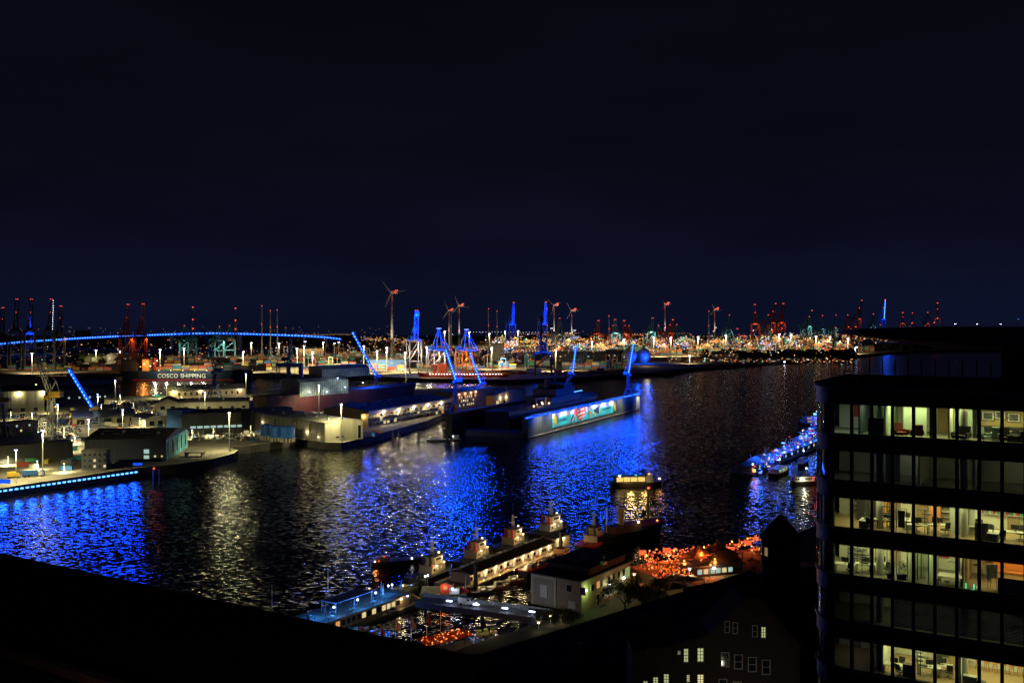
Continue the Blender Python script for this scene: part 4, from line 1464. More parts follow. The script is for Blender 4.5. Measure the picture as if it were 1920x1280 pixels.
# dark booms at the picture edge and before the blue ship
for px, py, ytop, lab, dots in ((4, 690, 578, 'dark crane boom nearest the picture edge', 0), (30, 690, 562, 'dark crane boom second from the picture edge', 0), (57, 690, 562, 'dark crane boom beside the white dotted boom', 0),
                                (94, 688, 562, 'dark crane with boom dotted by white lamps', 13), (112, 692, 575, 'dark crane with red boom head right of the dotted boom', 0),
                                (237, 697, 572, 'red boomed crane over the stern of the blue ship', 0), (265, 697, 571, 'red boomed crane right over the ship bridge', 0)):
    b = gb(px, py)
    h = (py - ytop) / FPX * b.y
    t = gantry(lab, b, h, ('up', 1), M_REDC if px > 200 else M_STEEL, span=17, gauge=18, rz=.55, dots=dots, outreach=80)
    if px > 100:
        lamp(t, (10, -6, h * .5), 14000, ORANGE, 1, 'SPOT', aim=(-.4, .5, -1), cone=130)
# far cranes with red tops
k = 0
FARC = ((1120, 653, 602, M_REDC, 1), (1155, 653, 600, M_TEALC, 1), (1172, 652, 602, M_REDC, 1), (1221, 652, 597, M_TEALC, 1), (1257, 652, 600, M_REDC, 1), (1150, 650, 612, M_ORC, 0), (1180, 650, 612, M_ORC, 0),
                             (1235, 650, 611, M_TEALC, 0), (1270, 650, 610, M_TEALC, 0), (1368, 647, 592, M_TEALC, 0), (1416, 648, 572, M_REDC, 1), (1441, 646, 592, M_TEALC, 0), (1450, 646, 570, M_REDC, 1), (1466, 646, 570, M_REDC, 1),
                             (1518, 645, 583, M_TEALC, 1), (1543, 642, 593, M_TEALC, 0), (1568, 640, 592, M_TEALC, 0), (1590, 639, 592, M_REDC, 0), (1612, 636, 564, M_REDC, 1), (1638, 634, 590, M_TEALC, 0), (1693, 628, 587, M_REDC, 1),
                             (1711, 628, 588, M_REDC, 0), (1740, 628, 587, M_REDC, 0), (1758, 628, 569, M_REDC, 1), (345, 668, 612, M_TEALC, 0), (412, 668, 614, M_TEALC, 0), (430, 668, 612, M_TEALC, 0), (1050, 660, 598, M_STEELB, 0))
FX = sorted(q[0] for q in FARC)
for px, py, ytop, m_, up in FARC:
    b = gb(px, py)
    if b.y > 6000:
        b = Vector((A(px, py, 5200).x, 5200, ZQ))
    h = (b.z - 5 + EYE - (ytop - HZP) / FPX * b.y) - ZQ
    nm = ('red', 'teal', 'orange', 'grey')[[M_REDC, M_TEALC, M_ORC, M_STEELB].index(m_)]
    t = gantry(f'{nm} far container crane with {"raised" if up else "lowered"} boom, {ORD[FX.index(px)]} from the left on the skyline', b, h, ('up' if up else 'down', 1), m_, span=26, gauge=28, rz=rnd.choice((.3, .8, -.4)), outreach=50, thick=1.6, group='far container cranes')
    if True:
        lamp(t, (0, -14, h * .56), 30000 if up and m_ is M_REDC else 110000, (1, .42, .1) if m_ in (M_ORC, M_REDC) else (1, .86, .6), 2, 'SPOT', aim=(0, .5, -1), cone=130)
    k += 1
# sphere and silo tanks lit blue
for px, yb, yt, r, lab in ((1180, 681, 652, 15, 'dark round silo tank behind the outer dock crane'), (1207, 680, 652, 14, 'egg shaped tank lit bright blue on the far bank')):
    b = G(px, yb, ZQ)
    t = thing('digester_tank', lab, 'tank', b, 0, 'egg shaped tanks on the far bank')
    h = (yb - yt) / FPX * b.y
    MB().ball((0, 0, h * .5), r, 18, 12, sz=h * .5 / r).build('shell', mat('tank_pale', (0.3, 0.33, 0.36), rough=.4, vary=.1), t, smooth=True)
    MB().tube((0, 0, 0), (0, 0, h * .2), r * .55, 14).build('base', M_CONC, t)
    MB().tube((0, 0, h), (0, 0, h + 2.5), 2.2, 8).build('cap', M_STEEL, t)
    lamp(t, (6 if px > 1200 else 14, -24, 8), 42000, BLUE, 1.5)
b = G(1166, 680, ZQ)
t = thing('sphere_tank', 'dark sphere tank with a green lamp on top', 'tank', b)
MB().ball((0, 0, 13), 13, 16, 10).build('shell', M_STEEL, t, smooth=True)
for q in range(8):
    MB().tube((math.cos(q * PI / 4) * 11, math.sin(q * PI / 4) * 11, 0), (math.cos(q * PI / 4) * 11, math.sin(q * PI / 4) * 11, 12), .6, 6).build('leg', M_STEEL, t)
ub('beacon', E_GREEN, (7, 0, 27), (2.6, 2, 2), t)

# sheds on the far bank
for px0, px1, py, hh, w_, lab in ((1045, 1135, 682, 24, M_DKWALL, 'long dark shed behind the dock crane'), (1137, 1163, 681, 26, M_BLACK, 'black cube shed beside the tanks'), (922, 945, 677, 36, M_GREY, 'pale concrete silo block in the port'),
                                  (1105, 1225, 659, 14, M_TEALC, 'long teal hall in the middle of the port'), (1067, 1090, 653, 12, M_CREAM, 'flat pale roofed hall in the middle of the port'),
                                  (560, 606, 668, 18, M_TAN, 'yellow lit shed above the container stacks'), (140, 165, 637, 40, M_GREY, 'pale hall on the skyline left of the bridge'),
                                  (200, 255, 681, 16, M_DKWALL, 'dark quay shed left of the blue ship'), (1500, 1545, 668, 9, M_WHITE, 'low white quay building on the far shore'),
                                  (1338, 1385, 671, 10, M_TAN, 'lit low shed on the far shore'), (690, 760, 690, 15, M_BLUEW, 'dull blue shed by the big wind turbine')):
    building('quay_shed', lab, G(px0, py, ZQ), G(px1, py, ZQ), 30, hh, w_, M_DKROOF, 'gable' if hh < 20 else 'flat', 3, group='sheds of the far port',
             wins=win_row('f', 6, (G(px1, py, ZQ) - G(px0, py, ZQ)).length - 6, 4, hh * .6, 3, 2, [E_WIN, D, E_WINC, D]) if hh < 30 else win_row('f', 8, (G(px1, py, ZQ) - G(px0, py, ZQ)).length - 5, 2, hh * .6, 3, 2.4, [D]))

# wind turbines
M_TURB = mat('turbine_pale', (0.42, 0.42, 0.40), rough=.5, vary=.05)


def turbine(px, ybase, yhub, rot, label, blade, d=None, power=30000):
    if d is None:
        b = G(px, ybase, ZQ)
    else:
        b = Vector(((px - CXP) / FPX * d, d, ZQ))
    h = EYE - (yhub - HZP) / FPX * b.y - b.z
    t = thing('wind_turbine', label, 'wind turbine', b, 0, 'wind turbines on the skyline')
    MB().tube((0, 0, 0), (0, 0, h), h * .024, 12, h * .013).build('tower', M_TURB, t, smooth=True)
    na_ = MB().bb(-2, 12, -3, 3, h - 1, h + 4.5)
    na_.build('nacelle', M_TURB, t)
    MB().ball((-1.5, -4, h + 1.5), 2.6, 8, 6).build('hub', M_TURB, t)
    R_ = blade / FPX * b.y
    for q in range(3):
        an = math.radians(rot + q * 120)
        dx, dz = math.sin(an), math.cos(an)
        bl = MB()
        n_ = 6
        pts = []
        for i in range(n_ + 1):
            f = i / n_
            c = Vector((dx * R_ * f - 1.5, -5, dz * R_ * f + h + 1.5))
            w = (.03 + .055 * (min(f / .2, 1))) * R_ * (1 - f * .86)
            perp = Vector((dz, 0, -dx))
            pts += [c + perp * w * .35, c - perp * w * .65, c + Vector((0, w * .22, 0))]
        fs = []
        for i in range(n_):
            for j in range(3):
                fs.append((i * 3 + j, i * 3 + (j + 1) % 3, i * 3 + 3 + (j + 1) % 3, i * 3 + 3 + j))
        fs += [(0, 2, 1), (n_ * 3, n_ * 3 + 1, n_ * 3 + 2)]
        bl.raw(pts, fs).build('blade', M_TURB, t)
    s = max(1.3, b.y / FPX * 1.6)
    for x in (6, 9.5):
        ub('warning_light', E_RED, (x + s, -2, h + 5.4 + s * .4), (s, s, s), t)
    ub('warning_light', E_RED, (-2, -h * .02 - 1, h * .45), (s * .7, s * .7, s * .7), t)
    lamp(t, (8, -6, h + 11), power * .35, (1, .12, .06), .8, 'SPOT', aim=(-.5, .4, -1), cone=120)
    MB().box((-6, -38, .8), (2.4, 1.6, 1.6)).build('flood_or_fill_lamp', M_STEEL, t)  # uplight added at the foot to brighten the tower
    lamp(t, (-6, -38, 2.2), power * 9, (1, .86, .66), 1, 'SPOT', aim=(.05, .36, 1), cone=42)
    return t


turbine(735, 676, 550, -38, 'tallest wind turbine with red lit nacelle', 30, power=42000)
turbine(861, 656, 574, -20, 'wind turbine behind the blue boomed cranes', 20, power=52000)
turbine(842, 650, 583, -24, 'faint wind turbine just left of its taller neighbour', 20, power=32000)
turbine(1039, 656, 573, -48, 'wind turbine right beside the upright blue boom', 17, power=60000)
turbine(1072, 656, 583, -32, 'wind turbine between the blue crane and the red cranes', 18, power=52000)
turbine(1247, 650, 571, -32, 'wind turbine alone above the right hand container terminal', 14, power=60000)
turbine(1340, 648, 581, -22, 'faint small wind turbine far right on the skyline', 15, power=60000)

# bridge with a blue light line
bp_ = [(-60, 650), (0, 645), (45, 641), (100, 637.5), (145, 634.5), (235, 630), (320, 627), (360, 625.5), (410, 625), (450, 625.8), (520, 628), (570, 630), (612, 632.5), (640, 636)]
DB = 2900
bpts = [A(x, y, DB + abs(x - 330) * .6) for x, y in bp_]
bridge = thing('road_bridge', 'long curved road bridge with a blue light line along its deck', 'bridge', (bpts[0].x, bpts[0].y, ZQ))
o0 = Vector((bpts[0].x, bpts[0].y, ZQ))
dk_ = MB()
for i in range(len(bpts) - 1):
    a, b = bpts[i] - o0, bpts[i + 1] - o0
    dk_.tube(a, b, 3.2, 4)
    dk_.tube(a + Vector((0, 12, 0)), b + Vector((0, 12, 0)), 3.2, 4)
dk_.build('deck', M_STEELB, bridge)
for i in range(len(bpts) - 1):
    a, b = bpts[i] - o0 + Vector((0, -3.2, .8)), bpts[i + 1] - o0 + Vector((0, -3.2, .8))
    n_ = max(2, int((b - a).length / 9))
    led_run(bridge, a + Vector((0, -2.6, 0)), b + Vector((0, -2.6, 0)), n_, 2.0, E_BLUE, .5)
    led_run(bridge, a + Vector((0, 0, -.4)), b + Vector((0, 0, -.4)), 1, 6.0, E_BLUE2, 1, name='halo_strip')  # thick blue strip paints the glow around the deck lights
for i in range(1, len(bpts) - 1):
    a = bpts[i] - o0
    MB().bb(a.x - 2.5, a.x + 2.5, a.y, a.y + 12, 0, a.z - 2).build('pier', M_CONC, bridge)
for px, yt in ((361, 577), (441, 579)):
    c = A(px, 626, DB)
    hp = A(px, yt, DB).z
    for s in (-1, 1):
        MB().bar((c.x - o0.x + s * 8, c.y - o0.y + 6, 0), (c.x - o0.x, c.y - o0.y + 6, hp - ZQ - 20), 3).build('pylon_leg', M_STEELB, bridge)
    MB().bar((c.x - o0.x, c.y - o0.y + 6, hp - ZQ - 20), (c.x - o0.x, c.y - o0.y + 6, hp - ZQ), 3).build('pylon', M_STEELB, bridge)
    for z in (hp - ZQ + 2, (hp - ZQ) * .72, (hp - ZQ) * .5):
        ub('warning_light', E_RED, (c.x - o0.x, c.y - o0.y + 2, z), (3.0, 2, 2.4), bridge)
    for s in (-1, 1):
        for q in range(5):
            cb = MB().tube((c.x - o0.x, c.y - o0.y + 6, hp - ZQ - 4 - q * 5), (c.x - o0.x + s * (22 + q * 26), c.y - o0.y + 6, c.z - ZQ), .22, 4)
            cb.build('stay_cable', M_STEEL, bridge)
# skyline masts with red lights (chimney pairs, radio masts)
for px, yt, yb, lab in ((507, 582, 664, 'slim chimney with red lights, left of the pair'), (520, 581, 664, 'slim chimney with red lights, right of the pair'), (846, 582, 660, 'lattice mast between the blue cranes and turbines'),
                        (916, 579, 660, 'thin mast with two red lights near the silo'), (932, 583, 660, 'thin mast with one red light before the upright blue boom'), (1026, 578, 660, 'red lit mast between the blue booms'),
                        (1329, 583, 655, 'short dark mast far right on the skyline'), (491, 573, 664, 'dark sloping mast beside the chimney pair'), (1142, 592, 655, 'thin mast above the red cranes')):
    b = G(px, yb, ZQ)
    h = (yb - yt) / FPX * b.y
    t = thing('radio_mast', lab, 'mast', b, 0, 'masts on the skyline')
    MB().tube((0, 0, 0), (0, 0, h), 2.2, 6, 1.2).build('shaft', M_GALV, t)
    s = b.y / FPX * 1.0
    for f in (1.0, .62):
        ub('warning_light', E_RED, (0, -2, h * f), (s * 1.3, s, s), t)

# high mast lamps of the port
MASTS = (
    (180, 656, 682, 20000), (225, 658, 680, 20000), (471, 642, 672, 40000), (523, 643, 672, 40000), (456, 659, 690, 26000), (557, 653, 688, 34000), (570, 648, 684, 34000), (586, 659, 692, 26000),
    (572, 640, 664, 0), (606, 641, 672, 40000), (627, 643, 668, 0), (635, 641, 668, 0), (682, 648, 684, 34000), (725, 651, 686, 34000), (707, 657, 692, 26000), (834, 621, 650, 60000), (880, 622, 652, 60000),
    (847, 626, 652, 0), (918, 625, 655, 60000), (947, 620, 650, 60000), (922, 651, 684, 34000), (971, 620, 648, 60000), (1042, 655, 688, 30000), (1034, 615, 645, 0), (1072, 622, 645, 70000), (1077, 619, 643, 0),
    (1226, 632, 669, 70000), (1258, 632, 669, 70000), (1293, 666, 682, 14000), (1309, 631, 668, 70000), (1361, 628, 667, 70000), (1341, 614, 642, 0), (1461, 626, 667, 70000), (1483, 627, 656, 70000), (1530, 630, 666, 60000),
    (1411, 619, 645, 0), (1556, 631, 652, 60000), (1590, 634, 664, 60000), (1604, 652, 664, 20000), (300, 655, 684, 26000), (345, 652, 684, 26000), (800, 650, 690, 20000), (1110, 640, 664, 50000), (1170, 636, 662, 50000), (760, 660, 690, 26000), (60, 662, 692, 20000))
MX = [q[0] for q in MASTS]
for px, yt, yb, pw in MASTS:
    yb += 9 if yb > 683 else 0
    mast(px, yt, yb, f'white high mast lamp, {ORD[sorted(MX).index(px)]} from the left among the port stacks', power=pw * (26 if yb > 683 else (15 if yb > 663 else 14)), col=(1, .78, .40), heads=5 if yb > 660 else 3, r=.5 if yb > 670 else .9)
# three street lamps on the hidden road above the canopy
for px, lb in ((1791, 'white lamp on the horizon nearest the red cranes'), (1832, 'middle white lamp of three on the horizon'), (1876, 'white lamp on the horizon furthest from the red cranes')):
    mast(px, 607, 660, lb, heads=2, r=.6, group='white lamps on the horizon')
t = mast(1909, 598, 660, 'blue lamp mast at the right edge of the horizon', e=E_BLUE, heads=1, r=.9, group=None)
# scattered lights of the port: too many to count
lm = [emi('port_warm', (1, .62, .24), 1.7), emi('port_white', (.9, .92, .95), 1.7), emi('port_orange', (1, .30, .05), 1.5), emi('port_red', (1, .10, .06), 1.1), emi('port_blue_white', (.4, .5, 1), 1.6), E_WINC, E_GREEN, emi('sodium', (1, .46, .12), 1.3), emi('sodium_dim', (1, .56, .2), .9), emi('white_dim', (.8, .9, 1), .8)]
lb = MB()
wts = [.16, .07, .15, .10, .04, .04, .01, .25, .13, .05]
CLU = [(rnd.uniform(930, 1600), rnd.gauss(642, 8), rnd.choice((0, 0, 1, 2, 2, 3, 4, 5, 7, 7))) for _ in range(95)]
for i in range(1700):   # uneven clusters of one colour each
    cx_, cy_, q = rnd.choice(CLU)
    px, py = cx_ + rnd.gauss(0, 6), min(max(cy_ + rnd.gauss(0, 2.2), 617), 668)
    z = rnd.uniform(6, 40)
    d = min((EYE - z) * FPX / (py - HZP), 5200)
    lb.k = q if rnd.random() < .8 else rnd.randrange(10)
    s = d / FPX * rnd.choice((.6, .8, 1.1, 1.5))
    lb.box(((px - CXP) / FPX * d, d, EYE - (py - HZP) / FPX * d), (s * rnd.choice((1, 1, 2)), s, s))
for i in range(3600):
    r_ = rnd.random()
    if r_ < .12:
        px, py, z = rnd.uniform(-10, 640), rnd.gauss(660, 14), rnd.uniform(6, 30)
    elif r_ < .32:
        px, py, z = rnd.uniform(640, 1000), rnd.gauss(656, 12), rnd.uniform(6, 28)
    elif r_ < .84:
        px, py, z = rnd.uniform(940, 1560), rnd.gauss(645, 8.5), rnd.uniform(6, 44)
    elif r_ < .93:
        px, py, z = rnd.uniform(1480, 1690), rnd.gauss(630, 6), rnd.uniform(6, 40)
    else:
        px, py, z = rnd.uniform(1250, 1600), rnd.gauss(675, 2.5), rnd.uniform(5.5, 9)
    py = min(max(py, 615.5), 697)
    d = min((EYE - z) * FPX / (py - HZP), 5200)
    c = Vector(((px - CXP) / FPX * d, d, z))
    u = rnd.random()
    acc = 0
    for q, w in enumerate(wts):
        acc += w
        if u <= acc:
            break
    lb.k = q
    s = d / FPX * rnd.choice((.35, .45, .55, .7, 1.2))
    lb.box(c, (s * rnd.choice((1, 1, 1.5)), s, s))
for row in range(26):   # rows of lamps along roads and quays
    y_ = rnd.uniform(622, 664)
    x_ = rnd.uniform(880, 1350)
    st = rnd.uniform(2.6, 6.5)
    sl_ = rnd.uniform(-.02, .02)
    lb.k = rnd.choice((0, 7, 7, 2, 1))
    d = min((EYE - 12) * FPX / (y_ - HZP), 5200)
    for i in range(rnd.randrange(14, 46)):
        xx = x_ + i * st
        if xx > 1690:
            break
        s = d / FPX * .8
        lb.box(A(xx, y_ + i * st * sl_ + rnd.uniform(-.25, .25), d), (s, s, s))
for i in range(150):   # car lights on the far road
    px = rnd.uniform(676, 790)
    py = 634 + (px - 676) * .06 + rnd.gauss(0, 2.0)
    d = 2500
    lb.k = rnd.choice((0, 2, 3, 4, 7))
    s = d / FPX * rnd.choice((.7, .9))
    lb.box(A(px, py, d), (s, s, s))
for i in range(110):   # skyline specks
    px, py = rnd.uniform(-10, 760), rnd.gauss(622, 6)
    lb.k = rnd.choice((8, 9, 7))
    s = 5000 / FPX * .5
    lb.box(A(px, max(py, 612), 5000), (s, s, s))
for i in range(70):
    px = 550 + i * 1.6
    lb.k = 7
    s = 3600 / FPX * .5
    lb.box(A(px, 627.5 + rnd.uniform(-.6, .6) - max(0, px - 580) * .01, 3600), (s, s, s))
for y_, k_ in ((697, 2), (704.5, 0)):
    for i in range(20):
        px = 70 + i * 3.3
        lb.k = rnd.choice((k_, 7, 0))
        p = A(px, y_ + rnd.uniform(-.4, .4), 1520)
        s = 1520 / FPX * .8
        lb.box(p, (s, s, s))
tag(lb.build('port_lights', lm), 'countless small lamps glittering across the container port', 'lights', kind='stuff')
# lit terminal blocks between the stacks: facades with bands of windows
for i in range(34):
    px = 950 + i * 19.5 + rnd.uniform(-6, 6)
    py = rnd.uniform(641, 662)
    if 1600 < px:
        py = rnd.uniform(632, 645)
    p = G(px, py, ZQ)
    w_, h_ = rnd.uniform(14, 46), rnd.uniform(8, 24)
    t = thing('terminal_block', f'lit terminal block, {ORD[i]} from the silo along the far quays', 'building', p, 0, 'terminal blocks of the far port')
    MB().bb(-w_ / 2, w_ / 2, 0, 14, 0, h_).build('wall', (CM['orange'], CM['cream'], CM['teal'], CM['brown'], M_TAN)[i % 5], t)
    MB().bb(-w_ / 2 - .5, w_ / 2 + .5, -.5, 14.5, h_, h_ + .8).build('roof', M_DKROOF, t)
    for j in range(int(h_ // 5)):
        for q in range(int(w_ // 7)):
            if rnd.random() < .7:
                ub('window', rnd.choice((E_WIN, E_WINO, E_WINC, M_DARKWIN)), (-w_ / 2 + 4 + q * 7, -.1, 3 + j * 5), (4.2, .3, 2.4), t)
    ub('flood_or_fill_lamp', E_WARM, (0, -6, h_ + 3), (1.4, 1, 1), t)
    MB().tube((0, -6, 0), (0, -6, h_ + 3), .3, 5).build('lamp_post', M_GALV, t)
    lamp(t, (0, -7, h_ + 2.4), 30000, rnd.choice(((1, .6, .2), (1, .8, .45), (1, .45, .1))), 1, 'SPOT', aim=(0, .7, -1), cone=140)
# straddle carriers and plant: thin frames between the stacks
fr_ = MB()
fm = [M_ORC, M_TEALC, M_REDC, M_BLIT, M_PALE]
for i in range(260):
    px, py = (rnd.uniform(1200, 1620), rnd.uniform(645, 662)) if rnd.random() < .6 else (rnd.uniform(480, 1200), rnd.uniform(652, 692))
    p = G(px, py, ZQ)
    fr_.k = rnd.randrange(5)
    hh, ww = rnd.uniform(12, 26), rnd.uniform(5, 9)
    for s in (-1, 1):
        fr_.bar((p.x + s * ww / 2, p.y, ZQ), (p.x + s * ww / 2, p.y, ZQ + hh), .9)
    fr_.bar((p.x - ww / 2, p.y, ZQ + hh), (p.x + ww / 2, p.y, ZQ + hh), 1.2)
tag(fr_.build('yard_carriers', fm), 'crowd of straddle carriers between the port stacks', 'carriers', kind='stuff')
# dark trees along the far shore
tb_ = MB()
for i in range(430):
    px = rnd.choice((rnd.uniform(1330, 1480), rnd.uniform(1480, 1600), rnd.uniform(1290, 1570), rnd.uniform(1620, 1740), rnd.uniform(140, 230)))
    py = rnd.gauss(667.5, 1.4) if px > 1300 else rnd.gauss(678, 2)
    if px > 1600:
        py = rnd.gauss(654, 1)
    p = G(px, py, ZQ)
    r_ = rnd.uniform(3, 9)
    n0 = len(tb_.v)
    tb_.ball((p.x, p.y, ZQ + r_ * .8), r_, 7, 5, sz=rnd.uniform(.8, 1.3))
    for j in range(n0, len(tb_.v)):
        v = tb_.v[j]
        tb_.v[j] = (v[0] + rnd.gauss(0, r_ * .16), v[1] + rnd.gauss(0, r_ * .16), v[2] + rnd.gauss(0, r_ * .16))
tag(tb_.build('treeline', mat('far_foliage', (0.03, 0.04, 0.02), rough=.9, vary=.5)), 'dark line of trees along the far shore', 'trees', kind='stuff')
p = G(1606, 672, 0)
t = thing('beacon_tower', 'slim white harbour beacon with a blue white light', 'beacon', (p.x, p.y, -1))
MB().tube((0, 0, 0), (0, 0, 24), 1.6, 10, 1.1).build('tower', M_WHITE, t)
MB().tube((0, 0, 24), (0, 0, 26), 2.2, 10).build('gallery', M_WHITE, t)
ub('lantern', E_COOLB, (0, 0, 27.5), (2.4, 2.4, 2.6), t)
for i, (px, py) in enumerate(((1429, 683.5), (1471, 683), (1578, 688))):
    p = G(px, py, 0)
    t = thing('harbour_buoy', ('dim buoy nearest the far quay', 'buoy with a white light on the open river', 'dim buoy nearest the office roof')[i], 'buoy', (p.x, p.y, -.3), 0, 'buoys on the far reach')
    MB().tube((0, 0, 0), (0, 0, 1.2), 1.6, 10).build('float', M_STEEL, t)
    MB().tube((0, 0, 1.2), (0, 0, 5), .6, 6, .25).build('tower', M_STEEL, t)
    ub('light', E_WHITE if i == 1 else E_WINC, (0, -.3, 5.6), (2.2, 1.6, 1.6), t)

# ---------------------------------------------------------------- boats and pontoons on the near side
M_TIMB = mat('pontoon_timber', (0.30, 0.22, 0.11), rough=.8, vary=.35, scale=.5)
M_PONT = mat('pontoon_steel', (0.05, 0.048, 0.045), rough=.7, vary=.4, scale=.4)
M_SHOUSE = mat('ship_cream', (0.52, 0.44, 0.27), rough=.5, vary=.12)

# ferry
p = G(1194, 911, 0)
f = thing('harbour_ferry', 'small passenger ferry with glowing yellow cabin on the open river', 'ferry', p, .12)
FLn = 29
hull_mb(MB(), FLn, 7.5, 2.2, bow=.25, sheer=.2).build('hull', M_BLACK, f)
MB().bb(-12, 4.2, -3.1, 3.1, 2.2, 2.9).build('cabin_base', M_BLACK, f)
for x in (-12, -8.2, -4.2, -.2, 4):
    MB().bb(x - .15, x + .15, -3.1, 3.1, 2.9, 5.4).build('cabin_post', M_STEEL, f)
for x in (-10.1, -6.2, -2.2, 1.9):
    for s in (-1, 1):
        ub('window', emi('ferry_window', (1.0, .62, .16), 1.15), (x, s * 3.0, 4.1), (3.5, .12, 2.1), f)
ub('stern_window', MATS['ferry_window'], (-12.0, 0, 4.1), (.12, 4.8, 2.0), f)
MB().bb(-12.6, 4.8, -3.4, 3.4, 5.4, 5.7).build('roof', M_STEEL, f)
MB().ext_y([(4.8, 2.2), (9, 2.2), (8, 6.6), (5.2, 6.6)], -2.2, 2.2).build('wheelhouse', M_STEELB, f)
for i in range(4):
    ub('deck_lamp', (E_WHITE, E_ORANGE, E_GREEN, E_WARM)[i], ((-10, 6.2, -1, 12)[i], -2.4, (6.1, 6.9, 6.2, 4.2)[i]), (.7, .6, .6), f)
MB().tube((6.5, 0, 6.6), (6.5, 0, 10), .12, 5).build('mast', M_STEEL, f)
lamp(f, (-5, -7, 4.2), 2400, (1, .62, .18), .6)
lamp(f, (3, -6, 4.2), 1200, (1, .62, .18), .6)
lamp(f, (12, -2, 5), 260, ORANGE, .4)

# dark work barge low in the picture
p = G(748, 1056, 0)
f = thing('work_barge', 'long dark open boat with small coloured lamps drifting on blue water', 'boat', p, .38)
hull_mb(MB(), 21, 4.5, 1.5, bow=.3, sheer=.4).build('hull', M_BLACK, f)
MB().bb(-8, -4, -1.5, 1.5, 1.5, 3.2).build('cabin', M_STEEL, f)
for i, (x, z, e) in enumerate(((-9.5, 1.9, E_WARM), (-8, 2.0, E_RED), (-6, 3.4, E_RED), (4.5, 1.9, E_WHITE), (8.5, 2.6, E_WARM), (9.2, 2.2, E_GREEN))):
    ub('deck_lamp', e, (x, -1.6, z), (.35, .35, .35), f)
lamp(f, (-9.5, -3, 2.2), 120, ORANGE, .3)

# tug office pontoon: a long lit shed on a steel pontoon
a_, b_ = G(882, 1094, 1.4), G(1036, 1032, 1.4)
dv = b_ - a_
PLn = dv.length
po = thing('tug_office_pontoon', 'long pontoon shed with a row of wall lamps over a timber walkway', 'pontoon', (a_.x, a_.y, 0), math.atan2(dv.y, dv.x))
MB().bb(-4, PLn + 8, -2.6, 12, -1, 1.2).build('float', M_PONT, po)
MB().bb(-4, PLn + 8, -2.5, 0, 1.2, 1.42).build('walkway', M_TIMB, po)
MB().bb(0, PLn, .2, 8, 1.2, 4.6).build('wall', mat('shed_boards', (0.30, 0.20, 0.13), vary=.25, scale=.8), po)
MB().ext_x([(-.9, 4.45), (4.1, 5.6), (9, 4.45), (9, 4.7), (4.1, 5.9), (-.9, 4.7)], -.8, PLn + .8).build('roof', M_DKROOF, po)
NB = 9
for i in range(NB):
    x = PLn * (i + .5) / NB
    dr = ub('door', E_WIN if i in (0, 4, 6) else M_WHITE, (x, .1, 2.4), (1.1, .2, 2.1), po)
    ub('handle', M_STEEL, (.36, -.7, 0), (.08, .5, .06), dr)
    for s in (-1, 1):
        ub('window', M_DARKWIN if (i + s) % 3 else E_WIN, (x + s * 2.2, .12, 2.9), (1.1, .16, 1.1), po)
    ub('wall_lamp', E_WARM, (x, -.25, 4.05), (.55, .35, .28), po)
    lamp(po, (x, -1.1, 3.9), 620, (1, .74, .36), .2)
for i in range(14):
    x = PLn * (i + .5) / 14
    MB().tube((x, -2.35, 1.4), (x, -2.35, 2.4), .05, 5).build('rail_post', M_STEEL, po)
for x in (-1.2, PLn + 1.2):
    MB().tube((x, -2.9, -4), (x, -2.9, 8.5), .75, 10).build('mooring_pile', M_BLACK, po)
for i in range(15):
    x = 1 + (PLn - 2) * i / 14
    MB().tube((x, -2.75, .55), (x, -2.55, .55), .48, 10).build('tyre_fender', M_BLACK, po)
for i in range(10):
    x = 2 + (PLn - 4) * rnd.random()
    ub('stowage_box', (M_TIMB, M_STEELB, M_REDP, M_TAN)[i % 4], (x, -.55, 1.75), (rnd.uniform(.5, 1.3), .6, .65), po)
for i in range(8):
    x = PLn * (i + .5) / 8
    MB().bb(x - .5, x + .5, 5.2, 6.2, 5.2, 6.0).build('roof_hatch', M_GALV, po)
    MB().tube((x + 2, 4.1, 5.8), (x + 2, 4.1, 7.6), .08, 5).build('stove_pipe', M_STEEL, po)
MB().bar((-3, -2.4, 2.45), (PLn + 6, -2.4, 2.45), .07).build('guard_rope', M_GALV, po)
# small launches tied up in the basin
for i, (px, py, rz) in enumerate(((700, 1160, .5), (735, 1150, .5), (905, 1112, .45), (935, 1102, .5), (962, 1092, .45), (690, 1128, .4))):
    f = thing('small_launch', ('small launch with a lit cabin tied beside the restaurant', 'small launch next to the restaurant stair', 'small launch under the tug pontoon lamps, nearest the bridge', 'middle small launch under the tug pontoon lamps', 'small launch under the tug pontoon lamps, by the harbour office', 'small launch riding outside the restaurant terrace')[i], 'boat', G(px, py, 0), rz, 'small launches in the basin')
    hull_mb(MB(), 8.5, 2.6, .9, bow=.35, sheer=.35).build('hull', (M_WHITE, M_TIMB, M_STEELB)[i % 3], f)
    MB().ext_y([(-1.6, .9), (1.4, .9), (1.0, 2.3), (-1.4, 2.3)], -.9, .9).build('cabin', (M_SHOUSE, M_WHITE)[i % 2], f)
    for s in (-1, 1):
        ub('window', E_WIN if i % 2 == 0 else M_DARKWIN, (-.2, s * .92, 1.75), (1.5, .06, .55), f)
    MB().tube((.4, 0, 2.3), (.4, 0, 4.2), .04, 4).build('mast', M_GALV, f)
    ub('mast_lamp', E_WARM, (.4, 0, 4.3), (.2, .2, .2), f)
    lamp(f, (-3, -1.2, 2.4), 60, (1, .7, .35), .15)
# kiosk at the near end
k_ = building('pontoon_kiosk', 'small lit kiosk at the near end of the tug pontoon', G(1041, 1030, 1.3), G(1068, 1022, 1.3), 6, 4.2, M_TAN, M_DKROOF, 'flat', over=.8,
              wins=[('f', 1.6, 1.9, 1.4, 2, E_WIN), ('f', 4.3, 2.2, 1.2, 1.2, D)], lamps=[('f', 2.2, 3.7, 420, WARM), ('f', 5, 3.7, 420, WARM)])


